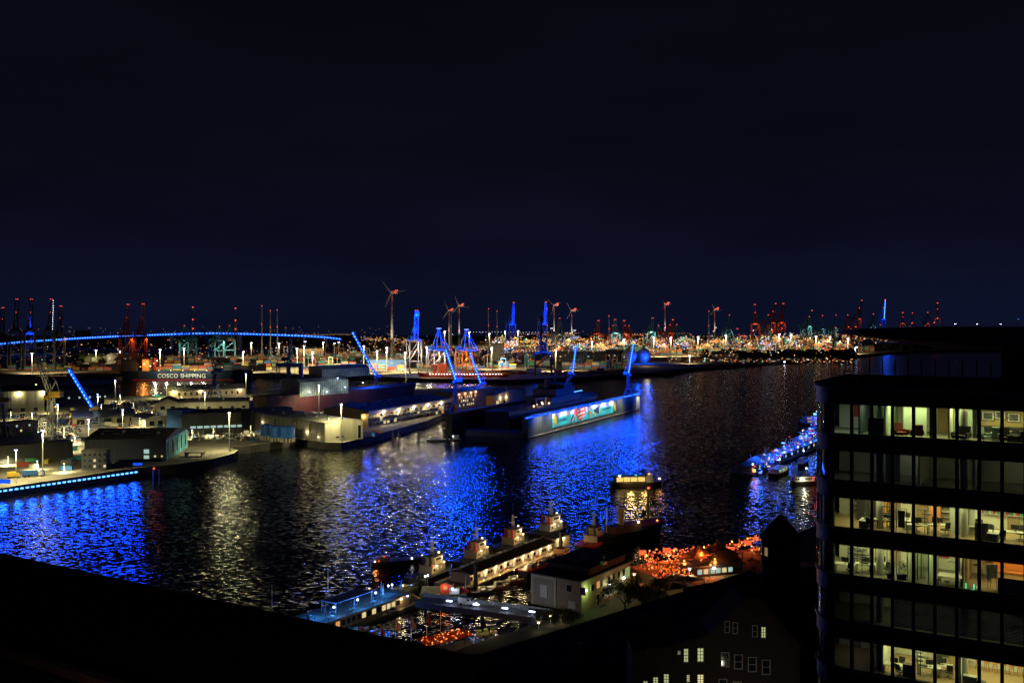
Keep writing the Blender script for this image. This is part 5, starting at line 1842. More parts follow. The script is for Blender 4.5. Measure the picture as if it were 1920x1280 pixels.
def tug(label, p, rz, hullc, house, L=24, lit=True, stripe=None, red=False, k=1.0):
    t = thing('tug_boat', label, 'tug', p, rz, 'tugs moored at the pontoon')
    hull_mb(MB(), L, 8.5, 2.6, bow=.35, sheer=.55, flare=.85).build('hull', hullc, t)
    if stripe:
        sm = MB()
        hull_mb(sm, L * 1.01, 8.7, 2.85, bow=.35, sheer=.55, flare=1.0)
        sm.v = [(x, y, z if z > 0 else 2.1 + (0.4 if x > L * .3 else 0)) for x, y, z in sm.v]
        sm.build('rubbing_strake', stripe, t)
    MB().ext_y([(-3.5, 2.6), (5.5, 2.6), (5.0, 5.2), (-3.0, 5.2)], -2.7, 2.7).build('deckhouse', house, t)
    for s in (-1, 1):
        for x in (-1.8, .4, 2.6):
            ub('porthole', E_WIN if lit and x > 0 else M_DARKWIN, (x, s * 2.72, 4.0), (.8, .1, .7), t)
    MB().ext_y([(0, 5.2), (4.4, 5.2), (4.9, 7.9), (-.4, 7.9)], -1.9, 1.9).build('wheelhouse', house, t)
    for s in (-1, 1):
        ub('wheelhouse_window', mat('wheelhouse_glass', (.05, .07, .08), rough=.1, vary=0), (2.2, s * 1.93, 7.0), (3.6, .1, .9), t)
    MB().bb(-.9, 5.3, -2.2, 2.2, 7.9, 8.15).build('wheelhouse_roof', M_DKROOF, t)
    for s in (-1, 1):
        MB().tube((-2.2, s * 1.5, 5.2), (-2.5, s * 1.5, 8.6), .55, 8, .45).build('funnel', M_REDP if red else M_BLACK, t)
    MB().lattice((1.2, 0, 8.1), (.7, 0, 13.5), .9, .35, 5, .07).build('mast', M_GALV, t)
    for z in (10.2, 11.8):
        MB().bar((-.6, 0, z), (2.6, 0, z + .3), .12).build('mast_arm', M_GALV, t)
    MB().tube((1, 0, 13.5), (1, 0, 18), .05, 4).build('antenna', M_STEEL, t)
    for x, y, z in ((3, 0, 12.3), (-.8, 0, 10.8)):
        MB().box((x, y, z), (.9, 1.2, .25)).build('radar', M_WHITE, t)
    for x in (-9, -7, 8.5):
        MB().tube((x, -.7, 2.8), (x, .7, 2.8), .5, 8).build('winch', M_STEEL, t)
    for s in (-1, 1):
        ub('life_ring', M_REDP, (-3.2, s * 2.75, 5.6), (.9, .14, .9), t)
    if lit:
        for x, y, z in ((-1, -3.2, 5.3), (4.6, -2.6, 5.5), (5.2, 0, 8.4)):
            ub('deck_lamp', E_WARM, (x, y, z), (.45, .35, .35), t)
        lamp(t, (-1.5, -5.2, 6.2), 560, (1, .72, .36), .25)
        lamp(t, (6.5, -3.5, 6.5), 500, (1, .72, .36), .25)
        lamp(t, (2, -3.5, 11), 160, (1, .82, .5), .25)
    t.scale = (k, k, k)
    return t


prz = math.atan2(dv.y, dv.x)


def onp(x, y):
    c, s = math.cos(prz), math.sin(prz)
    return Vector((a_.x + x * c - y * s, a_.y + x * s + y * c, 0))


tug('grey tug with tangled mast at the near end of the pontoon', onp(2, 18), prz + .05, M_BLACK, M_SHOUSE)
tug('cream tug with red life rings behind the middle of the pontoon', onp(29, 17.5), prz + .05, M_BLACK, M_SHOUSE, red=True)
tug('cream tug with tall cluttered mast behind the far pontoon end', onp(55, 17.5), prz + .05, M_BLACK, M_SHOUSE, red=True)
tug('white tug with a red funnel beyond the pontoon end', onp(84, 17.0), prz - .1, M_BLACK, M_WHITE, red=True, k=1.05)
tug('black tug with cream deckhouse and bright red rubbing band', G(1112, 1026, 0), prz + .12, M_BLACK, M_SHOUSE, stripe=M_REDP, lit=False, k=1.0)
lamp(None, (G(1100, 1030, 0).x, G(1100, 1030, 0).y - 9, 11), 900, (1, .5, .2), .4).parent = bpy.data.objects['tug_boat.004'] if 'tug_boat.004' in bpy.data.objects else None
bl = bpy.data.objects[[o.name for o in bpy.data.objects if o.type == 'LIGHT'][-1]]
bl.location = (-4, -12, 11)
# long low barge with the red band alongside the pontoon
p = G(1024, 1062, 0)
t = thing('bunker_barge', 'long low tanker barge with a red band and cluttered deck', 'barge', p, prz)
hull_mb(MB(), 34, 6, 2.0, bow=.2, sheer=.25).build('hull', M_BLACK, t)
sm = MB()
hull_mb(sm, 34.3, 6.2, 2.1, bow=.2, sheer=.25, flare=1)
sm.v = [(x, y, z if z > 0 else 1.5) for x, y, z in sm.v]
sm.build('rubbing_strake', M_REDP, t)
for i in range(9):
    MB().box((-11 + i * 2.3, rnd.uniform(-1, 1), 2.6), (1.4, 1.6, 1.0 + .3 * (i % 2))).build('deck_tank', (M_STEELB, M_GALV, M_STEEL)[i % 3], t)
    MB().tube((-11 + i * 2.3, -2.4, 2.1), (-11 + i * 2.3, -2.4, 3.1), .06, 4).build('rail_post', M_GALV, t)
MB().bb(9.5, 14, -2.2, 2.2, 2, 4.6).build('wheelhouse', mat('orange_house', (.5, .25, .08), vary=.2), t)
for x in (10.4, 11.8, 13.1):
    ub('window', M_DARKWIN, (x, -2.25, 3.8), (.8, .1, .7), t)
lamp(t, (10, -5, 6), 320, (1, .55, .2), .25)
# dark steam icebreaker hull with raked stem
p = G(1180, 1012, 0)
t = thing('steam_ship', 'black old ship with tall stem mast and red light', 'ship', p, .75)
hull_mb(MB(), 44, 9, 4.4, bow=.35, sheer=.55, flare=.75).build('hull', M_BLACK, t)
MB().bb(-12, 4, -3, 3, 4.4, 7).build('deckhouse', mat('brown_house', (.12, .06, .04), vary=.3), t)
MB().tube((-5, 0, 7), (-5, 0, 13.5), 1.1, 12, 1.0).build('funnel', M_TAN, t)
MB().tube((12, 0, 5), (12, 0, 19.5), .55, 8, .4).build('mast', M_BLACK, t)
MB().tube((-14, 0, 5), (-14, 0, 15), .18, 6).build('mizzen', M_WHITE, t)
ub('beacon', E_RED, (12, -.3, 20), (.9, .7, .7), t)
ub('port_lamp', E_WARM, (2, -3.2, 7.6), (.6, .4, .6), t)
ub('cabin_lamp', E_ORANGE, (15, -2.5, 6.4), (.5, .4, .4), t)
lamp(t, (2, -4.5, 8), 160, WARM, .25)
lamp(t, (12, -2, 20.5), 700, (1, .1, .04), .4)
MB().bb(6, 20, -4.2, 4.2, 5.5, 5.9).build('forecastle', mat('oxide_deck', (.14, .03, .02), vary=.3), t)

# gangway bridge with glass panels, lamps and van
a_, b_ = G(778, 1128, 4.2), G(1022, 1160, 4.2)
dv = b_ - a_
GL = dv.length
gw = thing('gangway_bridge', 'grey gangway bridge with panelled rail and flat lamps', 'bridge', (a_.x, a_.y, 0), math.atan2(dv.y, dv.x))
MB().bb(0, GL, 0, 6, 2.6, 4.2).build('girder', mat('gangway_steel', (0.16, 0.14, 0.14), rough=.6, vary=.2, scale=.4), gw)
MB().bb(0, GL, .1, 5.9, 4.2, 4.3).build('deck', M_CONC, gw)
for i in range(20):
    x = GL * (i + .5) / 20
    pn = ub('rail_panel', mat('rail_glass', (0.22, 0.26, 0.26), rough=.35, vary=.2), (x, 5.9, 4.95), (GL / 20 * .93, .1, 1.15), gw)
    ub('rail_post', M_GALV, (x - GL / 40, 5.75, 5.0), (.12, .14, 1.4), gw)
for i, f_ in enumerate((.27, .48, .70, .90)):
    x = GL * f_
    MB().tube((x, .4, 4.2), (x, .4, 5.6), .08, 6).build('lamp_post', M_STEEL, gw)
    ub('lamp_disc', E_COOLB, (x, .4, 5.75), (1.7, .6, .22), gw)
    lamp(gw, (x, .2, 6.1), 200, (.85, .92, 1), .3)
for x in (2.0, GL * .5, GL - 2):
    MB().tube((x, 3, -4), (x, 3, 2.6), .6, 10).build('pile', M_PONT, gw)
v = thing('parked_van', 'white van parked on the gangway bridge', 'van', a_ + dv * .40 + Vector((.5, 3.2, .1)), math.atan2(dv.y, dv.x))
MB().ext_y([(-2.6, .45), (2.7, .45), (2.7, 1.2), (1.9, 1.45), (1.3, 2.35), (-2.6, 2.35)], -.95, .95).build('body', M_WHITE, v)
ub('windscreen', M_DARKWIN, (1.65, 0, 1.9), (.5, 1.7, .62), v)
ub('side_window', M_DARKWIN, (.75, -.97, 1.85), (.9, .05, .55), v)
for x in (-1.7, 1.7):
    for s in (-1, 1):
        MB().tube((x, s * .75, .4), (x, s * 1.0, .4), .4, 10).build('wheel', M_BLACK, v)
for s in (-1, 1):
    ub('headlight', E_WHITE, (2.72, s * .7, .9), (.08, .3, .2), v)
    ub('tail_light', M_REDP, (-2.63, s * .8, 1.2), (.06, .15, .4), v)

# harbour building with windows
ba, bb_ = G(998, 1131, ZQ), G(1090, 1149, ZQ)
hb = building('harbour_office', 'flat roofed two storey harbour office with a row of windows', ba, bb_, 30, 9.0, mat('office_render', (0.28, 0.22, 0.15), rough=.85, vary=.15, scale=.3), M_DKROOF, 'flat', over=.35,
              wins=[('f', 13.0, 6.6, 1.7, 2.0, D), ('f', 17.6, 6.4, 1.7, 2.0, D), ('f', 4.4, 4.4, 2.4, 3.6, mat('roller_shutter', (.5, .47, .4), vary=.15)), ('f', 14, 1.8, 2.2, 2.0, mat('roller_shutter', (0, 0, 0))),
                    ('r', 6.2, 6.0, 1.5, 1.9, D), ('r', 9.6, 6.2, 1.5, 1.9, E_WINO), ('r', 12.9, 6.2, 1.5, 1.9, mat('roller_shutter', (0, 0, 0))), ('r', 16, 6.3, 1.5, 1.9, D), ('r', 19, 6.4, 1.5, 1.9, D), ('r', 22.2, 6.5, 1.5, 1.9, D), ('r', 25.4, 6.5, 1.5, 1.9, D),
                    ('r', 14.5, 2.6, 1.8, 2.8, emi('pale_lit_pane', (.75, .8, .5), .35)), ('r', 17.5, 2.7, 1.8, 2.8, MATS['pale_lit_pane']), ('r', 20.6, 2.8, 1.8, 2.8, MATS['pale_lit_pane']), ('r', 9.4, 1.8, 1.4, 3.2, D), ('r', 28, 6, 2.6, 3.4, emi('stairwell_lit', (.62, .78, .3), .4))],
              lamps=[('r', 2.0, 6.2, 620, (.62, 1.0, .25)), ('r', 16.0, 5.0, 420, (.9, .95, .45)), ('r', 25.0, 5.0, 320, (.9, .95, .45))])
HL = hb['L']
MB().bb(1.5, HL - 1, 6, 28, 9.4, 11.4).build('roof_storey', M_DKWALL, hb)
MB().bb(1.0, HL - .5, 5.5, 28.5, 11.42, 11.7).build('roof_cap', M_DKROOF, hb)
MB().bb(-.25, 8.6, -.3, -.02, .0, 9.2).build('pilaster_field', mat('office_frame', (0.44, 0.38, 0.28), vary=.15), hb)
MB().bb(.6, 7.8, -.36, -.31, .0, 8.2).build('recess_panel', mat('office_recess', (0.26, 0.215, 0.155), vary=.15), hb)
fq = ub('shutter_door', mat('roller_shutter', (0, 0, 0)), (4.4, -.45, 4.6), (2.5, .14, 3.8), hb)
for z in range(5):
    ub('slat', M_GALV, (0, -.55, -.4 + z * .2), (.98, .3, .03), fq)
for i in range(5):
    MB().bb(3 + i * 3.4, 4.4 + i * 3.4, 12 + (i % 2) * 5, 13.6 + (i % 2) * 5, 11.7, 12.6).build('roof_vent', M_GALV, hb)
lamp(hb, (9, -14, 8), 230, (1, .75, .4), .6)

# blue lit restaurant pontoon
a_, b_ = G(606, 1190, 1.2), G(782, 1126, 1.2)
dv = b_ - a_
RLn = dv.length
rp = thing('restaurant_pontoon', 'restaurant pontoon with blue lit roof terrace and warm windows', 'pontoon', (a_.x, a_.y, 0), math.atan2(dv.y, dv.x))
MB().bb(-6, RLn + 3, -1.6, 12, -1, 1.0).build('float', M_PONT, rp)
MB().bb(-6, RLn - 4, 0, 11, 1.0, 4.2).build('wall', mat('pontoon_boards', (.26, .17, .1), vary=.3, scale=.6), rp)
MB().bb(-6.4, RLn - 3.4, -.6, 11.6, 4.2, 4.5).build('terrace_deck', M_TIMB, rp)
for i in range(17):
    x = -3 + (RLn - 4) * i / 17
    r_ = rnd.random()
    ub('window', E_WINO if i < 6 and r_ < .85 else (E_WIN if r_ < .4 else M_DARKWIN), (x, -.06, 2.8), (1.5, .14, 1.5), rp)
for i in range(24):
    x = -6 + (RLn + 2) * i / 23
    MB().tube((x, -.5, 4.5), (x, -.5, 5.5), .04, 4).build('rail_post', M_STEELB, rp)
MB().bb(-6, RLn - 4, -.55, -.45, 5.45, 5.55).build('handrail', M_STEELB, rp)
# terrace canopy, tables and closed parasols
cn = MB()
cn.bb(8, 24, 3, 9, 7.6, 7.8)
cn.build('canopy', mat('canopy_white', (.5, .52, .56), vary=.1), rp)
for x in (8.3, 16, 23.7):
    for y in (3.2, 8.8):
        MB().tube((x, y, 4.5), (x, y, 7.6), .09, 6).build('canopy_post', M_WHITE, rp)
for x, y in ((6.5, 2.2), (16, 1.8), (24.6, 2.4)):
    ub('flood_or_fill_lamp', E_COOLB, (x, y, 7.2), (.42, .4, .42), rp)
    lamp(rp, (x, y - .9, 7.0), 900, (.03, .22, 1), .3)
lamp(rp, (2, 5, 7), 1000, (.02, .18, 1), .3)
lamp(rp, (32, 5, 7), 900, (.02, .18, 1), .3)
rp_o = rp
crz, srz = math.cos(rp.rotation_euler[2]), math.sin(rp.rotation_euler[2])


def onr(x, y, z):
    return Vector((a_.x + x * crz - y * srz, a_.y + x * srz + y * crz, z))


for i in range(13):
    x, y = -4 + i * 3.0, 1.6 + (i % 3) * 2.6
    t = thing('terrace_table', f'small terrace table with chairs under blue light, {ORD[i]} from the dark end', 'table', onr(x, y, 4.5), rnd.random(), 'tables on the blue terrace')
    MB().bb(-.45, .45, -.45, .45, .7, .75).build('top', M_WHITE, t)
    MB().tube((0, 0, 0), (0, 0, .7), .06, 6).build('leg', M_STEEL, t)
    for s in (-1, 1):
        MB().bb(s * .9 - .22, s * .9 + .22, -.22, .22, .4, .46).bb(s * 1.08 - .03, s * 1.08 + .03, -.22, .22, .46, .95).build('chair', M_WHITE, t)
for i, (x, y, hh) in enumerate(((-4, 2, 4.2), (2.5, 1.6, 4.4), (27, 1.5, 5.2), (30, 5, 4.6), (36, 2, 4))):
    t = thing('closed_parasol', ('closed parasol at the dark end of the terrace', 'closed parasol beside the canopy', 'tall closed parasol past the canopy', 'closed parasol behind the tall one', 'closed parasol at the stair end of the terrace')[i], 'parasol', onr(x, y, 4.5), 0, 'closed parasols on the terrace')
    MB().tube((0, 0, 0), (0, 0, hh), .06, 6).build('pole', M_GALV, t)
    MB().tube((0, 0, hh * .35), (0, 0, hh * .92), .38, 8, .08).build('canopy', M_WHITE, t)
for i, (x, lb_) in enumerate(((-9, 'thin bare pole at the dark end of the restaurant pontoon'), (13, 'thin bare pole behind the blue terrace canopy'))):
    t = thing('flag_pole', lb_, 'pole', onr(x, 11, .5), 0)
    MB().tube((0, 0, 0), (0, 0, 15), .12, 6, .06).build('pole', M_GALV, t)
    MB().ball((0, 0, 15.1), .18, 6, 4).build('finial', M_GALV, t)
for s_, xx in ((0, RLn - 4), (1, RLn + 1)):
    pass
st = MB()
for i in range(12):
    st.bb(RLn - 3.3 + i * .45, RLn - 2.85 + i * .45, -.4, 2.2, 4.2 - i * .27, 4.35 - i * .27)
st.build('stair', M_TIMB, rp)
ub('wall_lamp', E_WARM, (RLn - 8, -.3, 3.7), (.45, .4, .35), rp)
ub('wall_lamp', E_COOLB, (RLn - 5, -.3, 4.0), (.45, .4, .35), rp)
lamp(rp, (RLn - 8, -1.1, 3.6), 240, WARM, .2)
lamp(rp, (RLn + 1, -1.1, 3.8), 200, WARM, .2)
# outer walkway pontoon with rail and two lamp posts
wa, wb = G(700, 1118, 1), G(802, 1092, 1)
dw = wb - wa
wp = thing('walkway_pontoon', 'narrow floating walkway with pale rail and small lights', 'pontoon', (wa.x, wa.y, 0), math.atan2(dw.y, dw.x))
MB().bb(0, dw.length, 0, 5, -.8, .9).build('float', mat('green_deck', (.16, .19, .08), vary=.3), wp)
MB().bb(0, dw.length, -.1, .02, 1.8, 1.95).build('handrail', M_TAN, wp)
for i in range(16):
    MB().tube((dw.length * i / 15, -.04, .9), (dw.length * i / 15, -.04, 1.8), .05, 4).build('rail_post', M_TAN, wp)
for i in range(9):
    ub('marker_light', (E_BLUE, E_WINC, E_WARM)[i % 3], (3 + i * 2.4, 1.5 + (i % 2) * 1.5, 1.2), (.3, .3, .3), wp)
for f_ in (.3, .6, .9):
    lamp(wp, (dw.length * f_, -1.2, 3.0), 150, WARM, .2)
for px, py, lb_ in ((728, 1118, 'slim lamp post on the floating walkway, nearer the terrace'), (735, 1116, 'slim lamp post on the floating walkway, next to its twin'), (797, 1100, 'short lamp post at the tug end of the walkway'), (802, 1098, 'short pale post beside the tug end lamp')):
    p = G(px, py, 1)
    t = thing('lamp_post', lb_, 'lamp post', p, 0, 'lamp posts on the walkway')
    MB().tube((0, 0, 0), (0, 0, 3.4), .09, 6).build('post', M_TAN, t)
    ub('lamp_head', E_WHITE, (0, 0, 3.5), (.35, .3, .4), t)
# deck corner with red works hut, skip and lamp
dkp = thing('corner_pontoon', 'grassy square pontoon between the tug and the gangway bridge', 'pontoon', G(800, 1117, 0), .0)
MB().bb(-2, 13, -3, 7, -.8, 1.4).build('float', mat('green_deck', (0, 0, 0)), dkp)
t = building('works_hut', 'small red lit hut with orange window on the corner pontoon', G(826, 1111, 1.5), G(846, 1112, 1.5), 3.5, 2.6, mat('hut_red', (.5, .1, .05), vary=.2), M_DKROOF, 'gable', .6, ridge='y', over=.2, wins=[('f', 1.7, 1.7, 1.2, .9, E_WINO)])
lamp(t, (1, -1.6, 2.2), 200, (1, .22, .08), .2)
lamp(t, (5.2, -2.2, 2.6), 260, (.8, .9, 1), .2)
ub('work_or_fill_lamp', E_COOLB, (4.3, -1.4, 1.9), (.5, .4, .5), t)
t = tag(MB().bb(-1.6, 1.6, -1, 1, 0, 1.6).bb(-1.7, 1.7, -1.1, 1.1, 1.6, 1.75).build('white_skip', M_WHITE, None, G(852, 1112, 1.5)), 'white skip beside the red hut', 'skip')
t = thing('crew_bench', 'red work float with hose reel beside the white skip', 'float', G(866, 1110, 1.5))
MB().bb(-2.2, 2.2, -.9, .9, 0, .8).build('tray', M_REDP, t)
MB().tube((0, -.6, 1.3), (0, .6, 1.3), .6, 10).build('reel', M_REDP, t)
MB().tube((1.2, 0, .8), (1.2, 0, 5), .07, 5).build('pole', M_WHITE, t)

# flags on the quay below
M_FLAG = mat('flag_red', (.42, .06, .05), vary=.15)
M_FLAGW = mat('flag_cream', (.42, .22, .18), vary=.2)
for i, (px, yb, yt) in enumerate(((713, 1207, 1168), (742, 1206, 1158), (771, 1203, 1152), (800, 1202, 1145), (826, 1196, 1138))):
    p = G(px, yb, 2)
    h = (yb - yt) / FPX * p.y
    t = thing('flag', ('red flag hanging at the roof edge', 'pale furled flag next to the red one', 'red and white flag on the middle pole', 'dark red flag before the gangway', 'bare flag pole nearest the red awning')[i], 'flag', p, 0, 'flags along the quay')
    MB().tube((0, 0, -3), (0, 0, h), .09, 6, .05).build('pole', M_TAN, t)
    if i < 4:
        fl = MB()
        n_ = 6
        for j in range(n_ + 1):
            y_ = math.sin(j * 1.3) * .18
            fl.v += [(.1 + j * .2, y_, h - .3 - j * .42), (.1 + j * .2, y_ + .03, h - 2.6 - j * .52 + (1.4 if j > 3 else 0))]
        fl.f = [(2 * j, 2 * j + 2, 2 * j + 3, 2 * j + 1) for j in range(n_)]
        fl.mi = [0] * n_
        o = fl.build('cloth', M_FLAGW if i in (1, 2) else M_FLAG, t)
        md = o.modifiers.new('thick', 'SOLIDIFY'); md.thickness = .03
lamp(bpy.data.objects['flag'], (6, -6, 3), 420, (1, .5, .25), .3)
# red lit awning deck
p0, p1 = G(800, 1232, 4), G(890, 1210, 4)
aw = thing('awning_terrace', 'red glowing awning roof strung with small bulbs', 'awning', (p0.x, p0.y, 4), math.atan2((p1 - p0).y, (p1 - p0).x))
AL = (p1 - p0).length
MB().ext_x([(0, 2.6), (5, 3.4), (5, 3.5), (0, 2.72)], 0, AL).build('canvas', mat('awning_red', (.42, .07, .03), vary=.7, scale=1.1), aw)
MB().bb(-1, AL + 1, -.5, 6, -1.6, 0).build('deck', M_TIMB, aw)
for i in range(6):
    for y, z in ((.2, 2.6), (4.8, 3.3)):
        MB().tube((AL * (i + .1) / 5.2, y, 0), (AL * (i + .1) / 5.2, y, z), .07, 5).build('post', M_STEEL, aw)
for i in range(46):
    x, y = rnd.uniform(0, AL), rnd.uniform(.2, 4.9)
    ub('bulb', emi('bulb_red', (1, .2, .04), 2.4) if i % 3 else emi('bulb_amber', (1, .45, .12), 3.0), (x, y, 2.95 + y * .16), (.16, .16, .16), aw)
for f_ in (.2, .5, .8):
    lamp(aw, (AL * f_, 2.4, 5.2), 46, (1, .24, .06), .3)
tn = thing('net_tent', 'small dark net tent behind the red awning', 'tent', G(832, 1200, 3))
MB().raw([(-2, -2, 0), (2, -2, 0), (2, 2, 0), (-2, 2, 0), (0, 0, 3)], [(0, 1, 4), (1, 2, 4), (2, 3, 4), (3, 0, 4), (3, 2, 1, 0)]).build('cloth', mat('net_green', (.08, .1, .07), vary=.3), tn)
MB().tube((0, 0, 3), (0, 0, 4), .04, 4).build('pole', M_STEEL, tn)
# blue kayaks by the restaurant pontoon
for i, (px, c_) in enumerate(((655, CM['blue']), (668, mat('kayak_teal', (.1, .35, .5), vary=.1)), (678, M_REDP))):
    f = thing('covered_dinghy', ('blue covered dinghy beside the warm windows', 'pale blue covered dinghy in the middle', 'red covered dinghy at the end of the row')[i], 'boat', G(px, 1182, 0), .5, 'covered dinghies by the pontoon')
    hull_mb(MB(), 4.2, 1.7, .7, bow=.4, sheer=.3).build('hull', M_WHITE, f)
    MB().ball((-.2, 0, .7), 1.0, 8, 6, sz=.5).build('cover', c_, f)
    f.scale = (1.1, 1.1, 1.1)
lamp(bpy.data.objects['covered_dinghy'], (1, -3, 3), 60, (.5, .7, 1), .2)
# yellow lit planters and bench on the quay
for i, (px, py) in enumerate(((898, 1193), (911, 1190), (925, 1187))):
    p = G(px, py, ZQ)
    t = thing('planter', ('clipped shrub in a planter beside the red awning', 'clipped shrub in the middle planter', 'clipped shrub in the planter nearest the gangway')[i], 'planter', p, 0, 'lit planters on the quay')
    MB().bb(-.9, .9, -.6, .6, 0, .8).build('trough', M_TIMB, t)
    sb = MB()
    for q in range(70):
        c = Vector((rnd.gauss(0, .4), rnd.gauss(0, .3), 1.3 + rnd.gauss(0, .3)))
        u = Vector((rnd.gauss(0, 1), rnd.gauss(0, 1), rnd.gauss(0, 1))).normalized() * .2
        w = Vector((rnd.gauss(0, 1), rnd.gauss(0, 1), rnd.gauss(0, 1))).normalized() * .2
        sb.raw([c - u, c + w, c + u, c - w], [(0, 1, 2, 3)])
    sb.build('foliage', mat('lit_shrub', (.12, .14, .03), vary=.3), t)
    lamp(t, (0, -1.2, 2.4), 90, WARM, .2)

# ---------------------------------------------------------------- blue lit landing pontoons downstream
ax, bx = G(1412, 893, 0), G(1545, 838, 0)
dv = bx - ax
LPL = dv.length
lp = thing('landing_stage', 'long landing stage under blue lights with arched roofs', 'landing stage', (ax.x, ax.y, 0), math.atan2(dv.y, dv.x))
MB().bb(0, LPL, 0, 14, -1, 1.4).build('float', M_PONT, lp)
MB().bb(6, LPL, 3, 12, 1.4, 4.8).build('wall', M_DKWALL, lp)
ar = MB()
n_ = 9
ar.ext_x([(1 + 12 * i / n_, 4.8 + 3.2 * math.sin(PI * i / n_)) for i in range(n_ + 1)], 26, 48)
ar.build('arched_roof', mat('roof_pale_blue', (.35, .4, .5), vary=.15), lp)
MB().bb(48, LPL, 2, 13, 4.8, 5.2).build('flat_roof', mat('roof_pale_blue', (0, 0, 0)), lp)
for i in range(22):
    x = 8 + (LPL - 10) * i / 22
    ub('window', (E_WIN, M_DARKWIN, E_WINC, M_DARKWIN)[i % 4], (x, 2.9, 3.0), (1.7, .2, 1.7), lp)
for i in range(20):
    x = 2 + (LPL - 3) * i / 20
    MB().tube((x, 1, 1.4), (x, 1, 6.4 + (i % 3)), .12, 5).build('post', M_GALV, lp)
    if i % 2 == 0:
        ub('lamp_head', E_BLUE if i % 4 else E_COOLB, (x, .8, 6.8), (.7, .6, .6), lp)
for i in range(8):
    lamp(lp, (6 + LPL * .9 * i / 8, -1.5 + (i % 2) * 8, 9.5), 2600, (.01, .12, 1), .5)
ub('mooring_light', E_ORANGE, (1.5, -.2, 3.2), (1.6, 1, 1.4), lp)
ub('mooring_light', E_RED, (2.5, -.2, 5.6), (.6, .6, .6), lp)
lamp(lp, (1.5, -2, 3.5), 260, ORANGE, .3)
for i in range(26):
    x, z = rnd.uniform(8, LPL), rnd.uniform(5, 11)
    MB().bar((x, rnd.uniform(2, 12), 4.8), (x + rnd.uniform(-1, 1), rnd.uniform(2, 12), z + 1), .16).build('rigging_post', M_GALV, lp)


def river_boat(label, p, rz, L, decks, lit, group='excursion boats at the landing stage'):
    t = thing('excursion_boat', label, 'boat', p, rz, group)
    hull_mb(MB(), L, L * .22, 2.0, bow=.3, sheer=.4).build('hull', M_BLACK, t)
    for k in range(decks):
        z = 2 + k * 2.7
        MB().bb(-L * .42 + k * 2, L * .22 - k * 2, -L * .095, L * .095, z, z + 2.3).build('deckhouse', M_WHITE, t)
        MB().bb(-L * .44 + k * 2, L * .26 - k * 2, -L * .11, L * .11, z + 2.3, z + 2.5).build('deck_roof', M_WHITE, t)
        for i in range(8):
            x = -L * .38 + k * 2 + i * L * .07
            ub('window', lit if (i + k) % 3 else M_DARKWIN, (x, -L * .097, z + 1.4), (L * .05, .1, 1.1), t)
    MB().tube((0, 0, 2 + decks * 2.7), (0, 0, 6 + decks * 2.7), .12, 5).build('mast', M_GALV, t)
    ub('mast_lamp', E_WHITE, (0, 0, 6.2 + decks * 2.7), (.5, .5, .5), t)
    return t


river_boat('two deck excursion boat with lit saloon by the landing stage tip', G(1462, 889, 0), math.atan2(dv.y, dv.x), 30, 1, E_WINC)
lamp(bpy.data.objects['excursion_boat'], (0, -8, 6), 700, COOL, .3)
river_boat('small blue lit excursion boat nearer the office tower', G(1507, 872, 0), math.atan2(dv.y, dv.x) + .1, 22, 1, E_BLUE2)
river_boat('excursion boat with orange lamps behind the arched roof', G(1505, 838, 0), math.atan2(dv.y, dv.x), 36, 2, E_WINO)
o = [q for q in bpy.data.objects if q.name.startswith('excursion_boat') and q.type == 'EMPTY'][-1]
lamp(o, (0, -10, 9), 2600, (.02, .2, 1), .4)
lamp(o, (8, -8, 4), 900, ORANGE, .4)
river_boat('far excursion boat with bright blue lamps beside the tower edge', G(1532, 796, 0), .3, 34, 2, E_WINO)
o = [q for q in bpy.data.objects if q.name.startswith('excursion_boat') and q.type == 'EMPTY'][-1]
for x in (-4, 4):
    ub('blue_lamp', E_BLUE, (x, -3, 9.6), (2, 1.4, 1.4), o)
    lamp(o, (x, -7, 9), 5000, BLUE, .5)
f = river_boat('launch with a white bow lamp under the landing stage', G(1512, 908, 0), .2, 18, 1, M_DARKWIN)
ub('bow_lamp', E_COOLB, (-3, -2.5, 3.0), (.7, .6, .6), f)
lamp(f, (-3, -4, 3.2), 700, COOL, .3)
ub('red_lamp', E_RED, (6, -2, 4.2), (.9, .7, .7), f)
lamp(f, (6, -4, 4), 800, (1, .06, .04), .3)
ub('green_lamp', E_WINC, (2.5, -2.1, 3.0), (.4, .4, .4), f)

bl_ = MB()
bms = [E_BLUE, E_BLUE2, emi('stage_white', (.5, .7, 1), .9), emi('stage_red', (1, .12, .08), 1.2), emi('stage_warm', (1, .7, .3), 1.3)]
for i in range(330):
    f_ = rnd.random()
    px = 1425 + 112 * f_ + rnd.gauss(0, 4)
    py = 872 - 74 * f_ ** 1.05 + rnd.gauss(0, 6)
    p = A(px, py, (EYE - 5) * FPX / (884 - 62 * f_ - HZP))
    s = rnd.choice((.25, .35, .45, .7))
    bl_.k = rnd.choice((0, 1, 1, 1, 1, 1, 2, 3, 4))
    bl_.box(p, (s * rnd.choice((1, 1, 2.5)), s, s * .8))
    if rnd.random() < .25:
        bl_.k = 1
        bl_.bar(p, p + Vector((rnd.uniform(-2, 2), 0, -rnd.uniform(1, 3))), .14)
tag(bl_.build('fairy_lights', bms), 'dense blue fairy lights over the landing stage and its boats', 'lights', kind='stuff')

# ---------------------------------------------------------------- beach club on the near bank
ZC = 9.0
ca, cb = G(1196, 1064, ZC), G(1428, 1030, ZC)
dv = cb - ca
CL = dv.length
crz = math.atan2(dv.y, dv.x)
club = thing('club_deck', 'timber beach club deck strung with red lanterns', 'deck', (ca.x, ca.y, ZQ), crz)
MB().bb(-2, CL, -26, 3, 0, ZC - ZQ).build('platform', mat('sand_deck', (.34, .22, .11), rough=.9, vary=.4, scale=.3), club)
cc, sc_ = math.cos(crz), math.sin(crz)


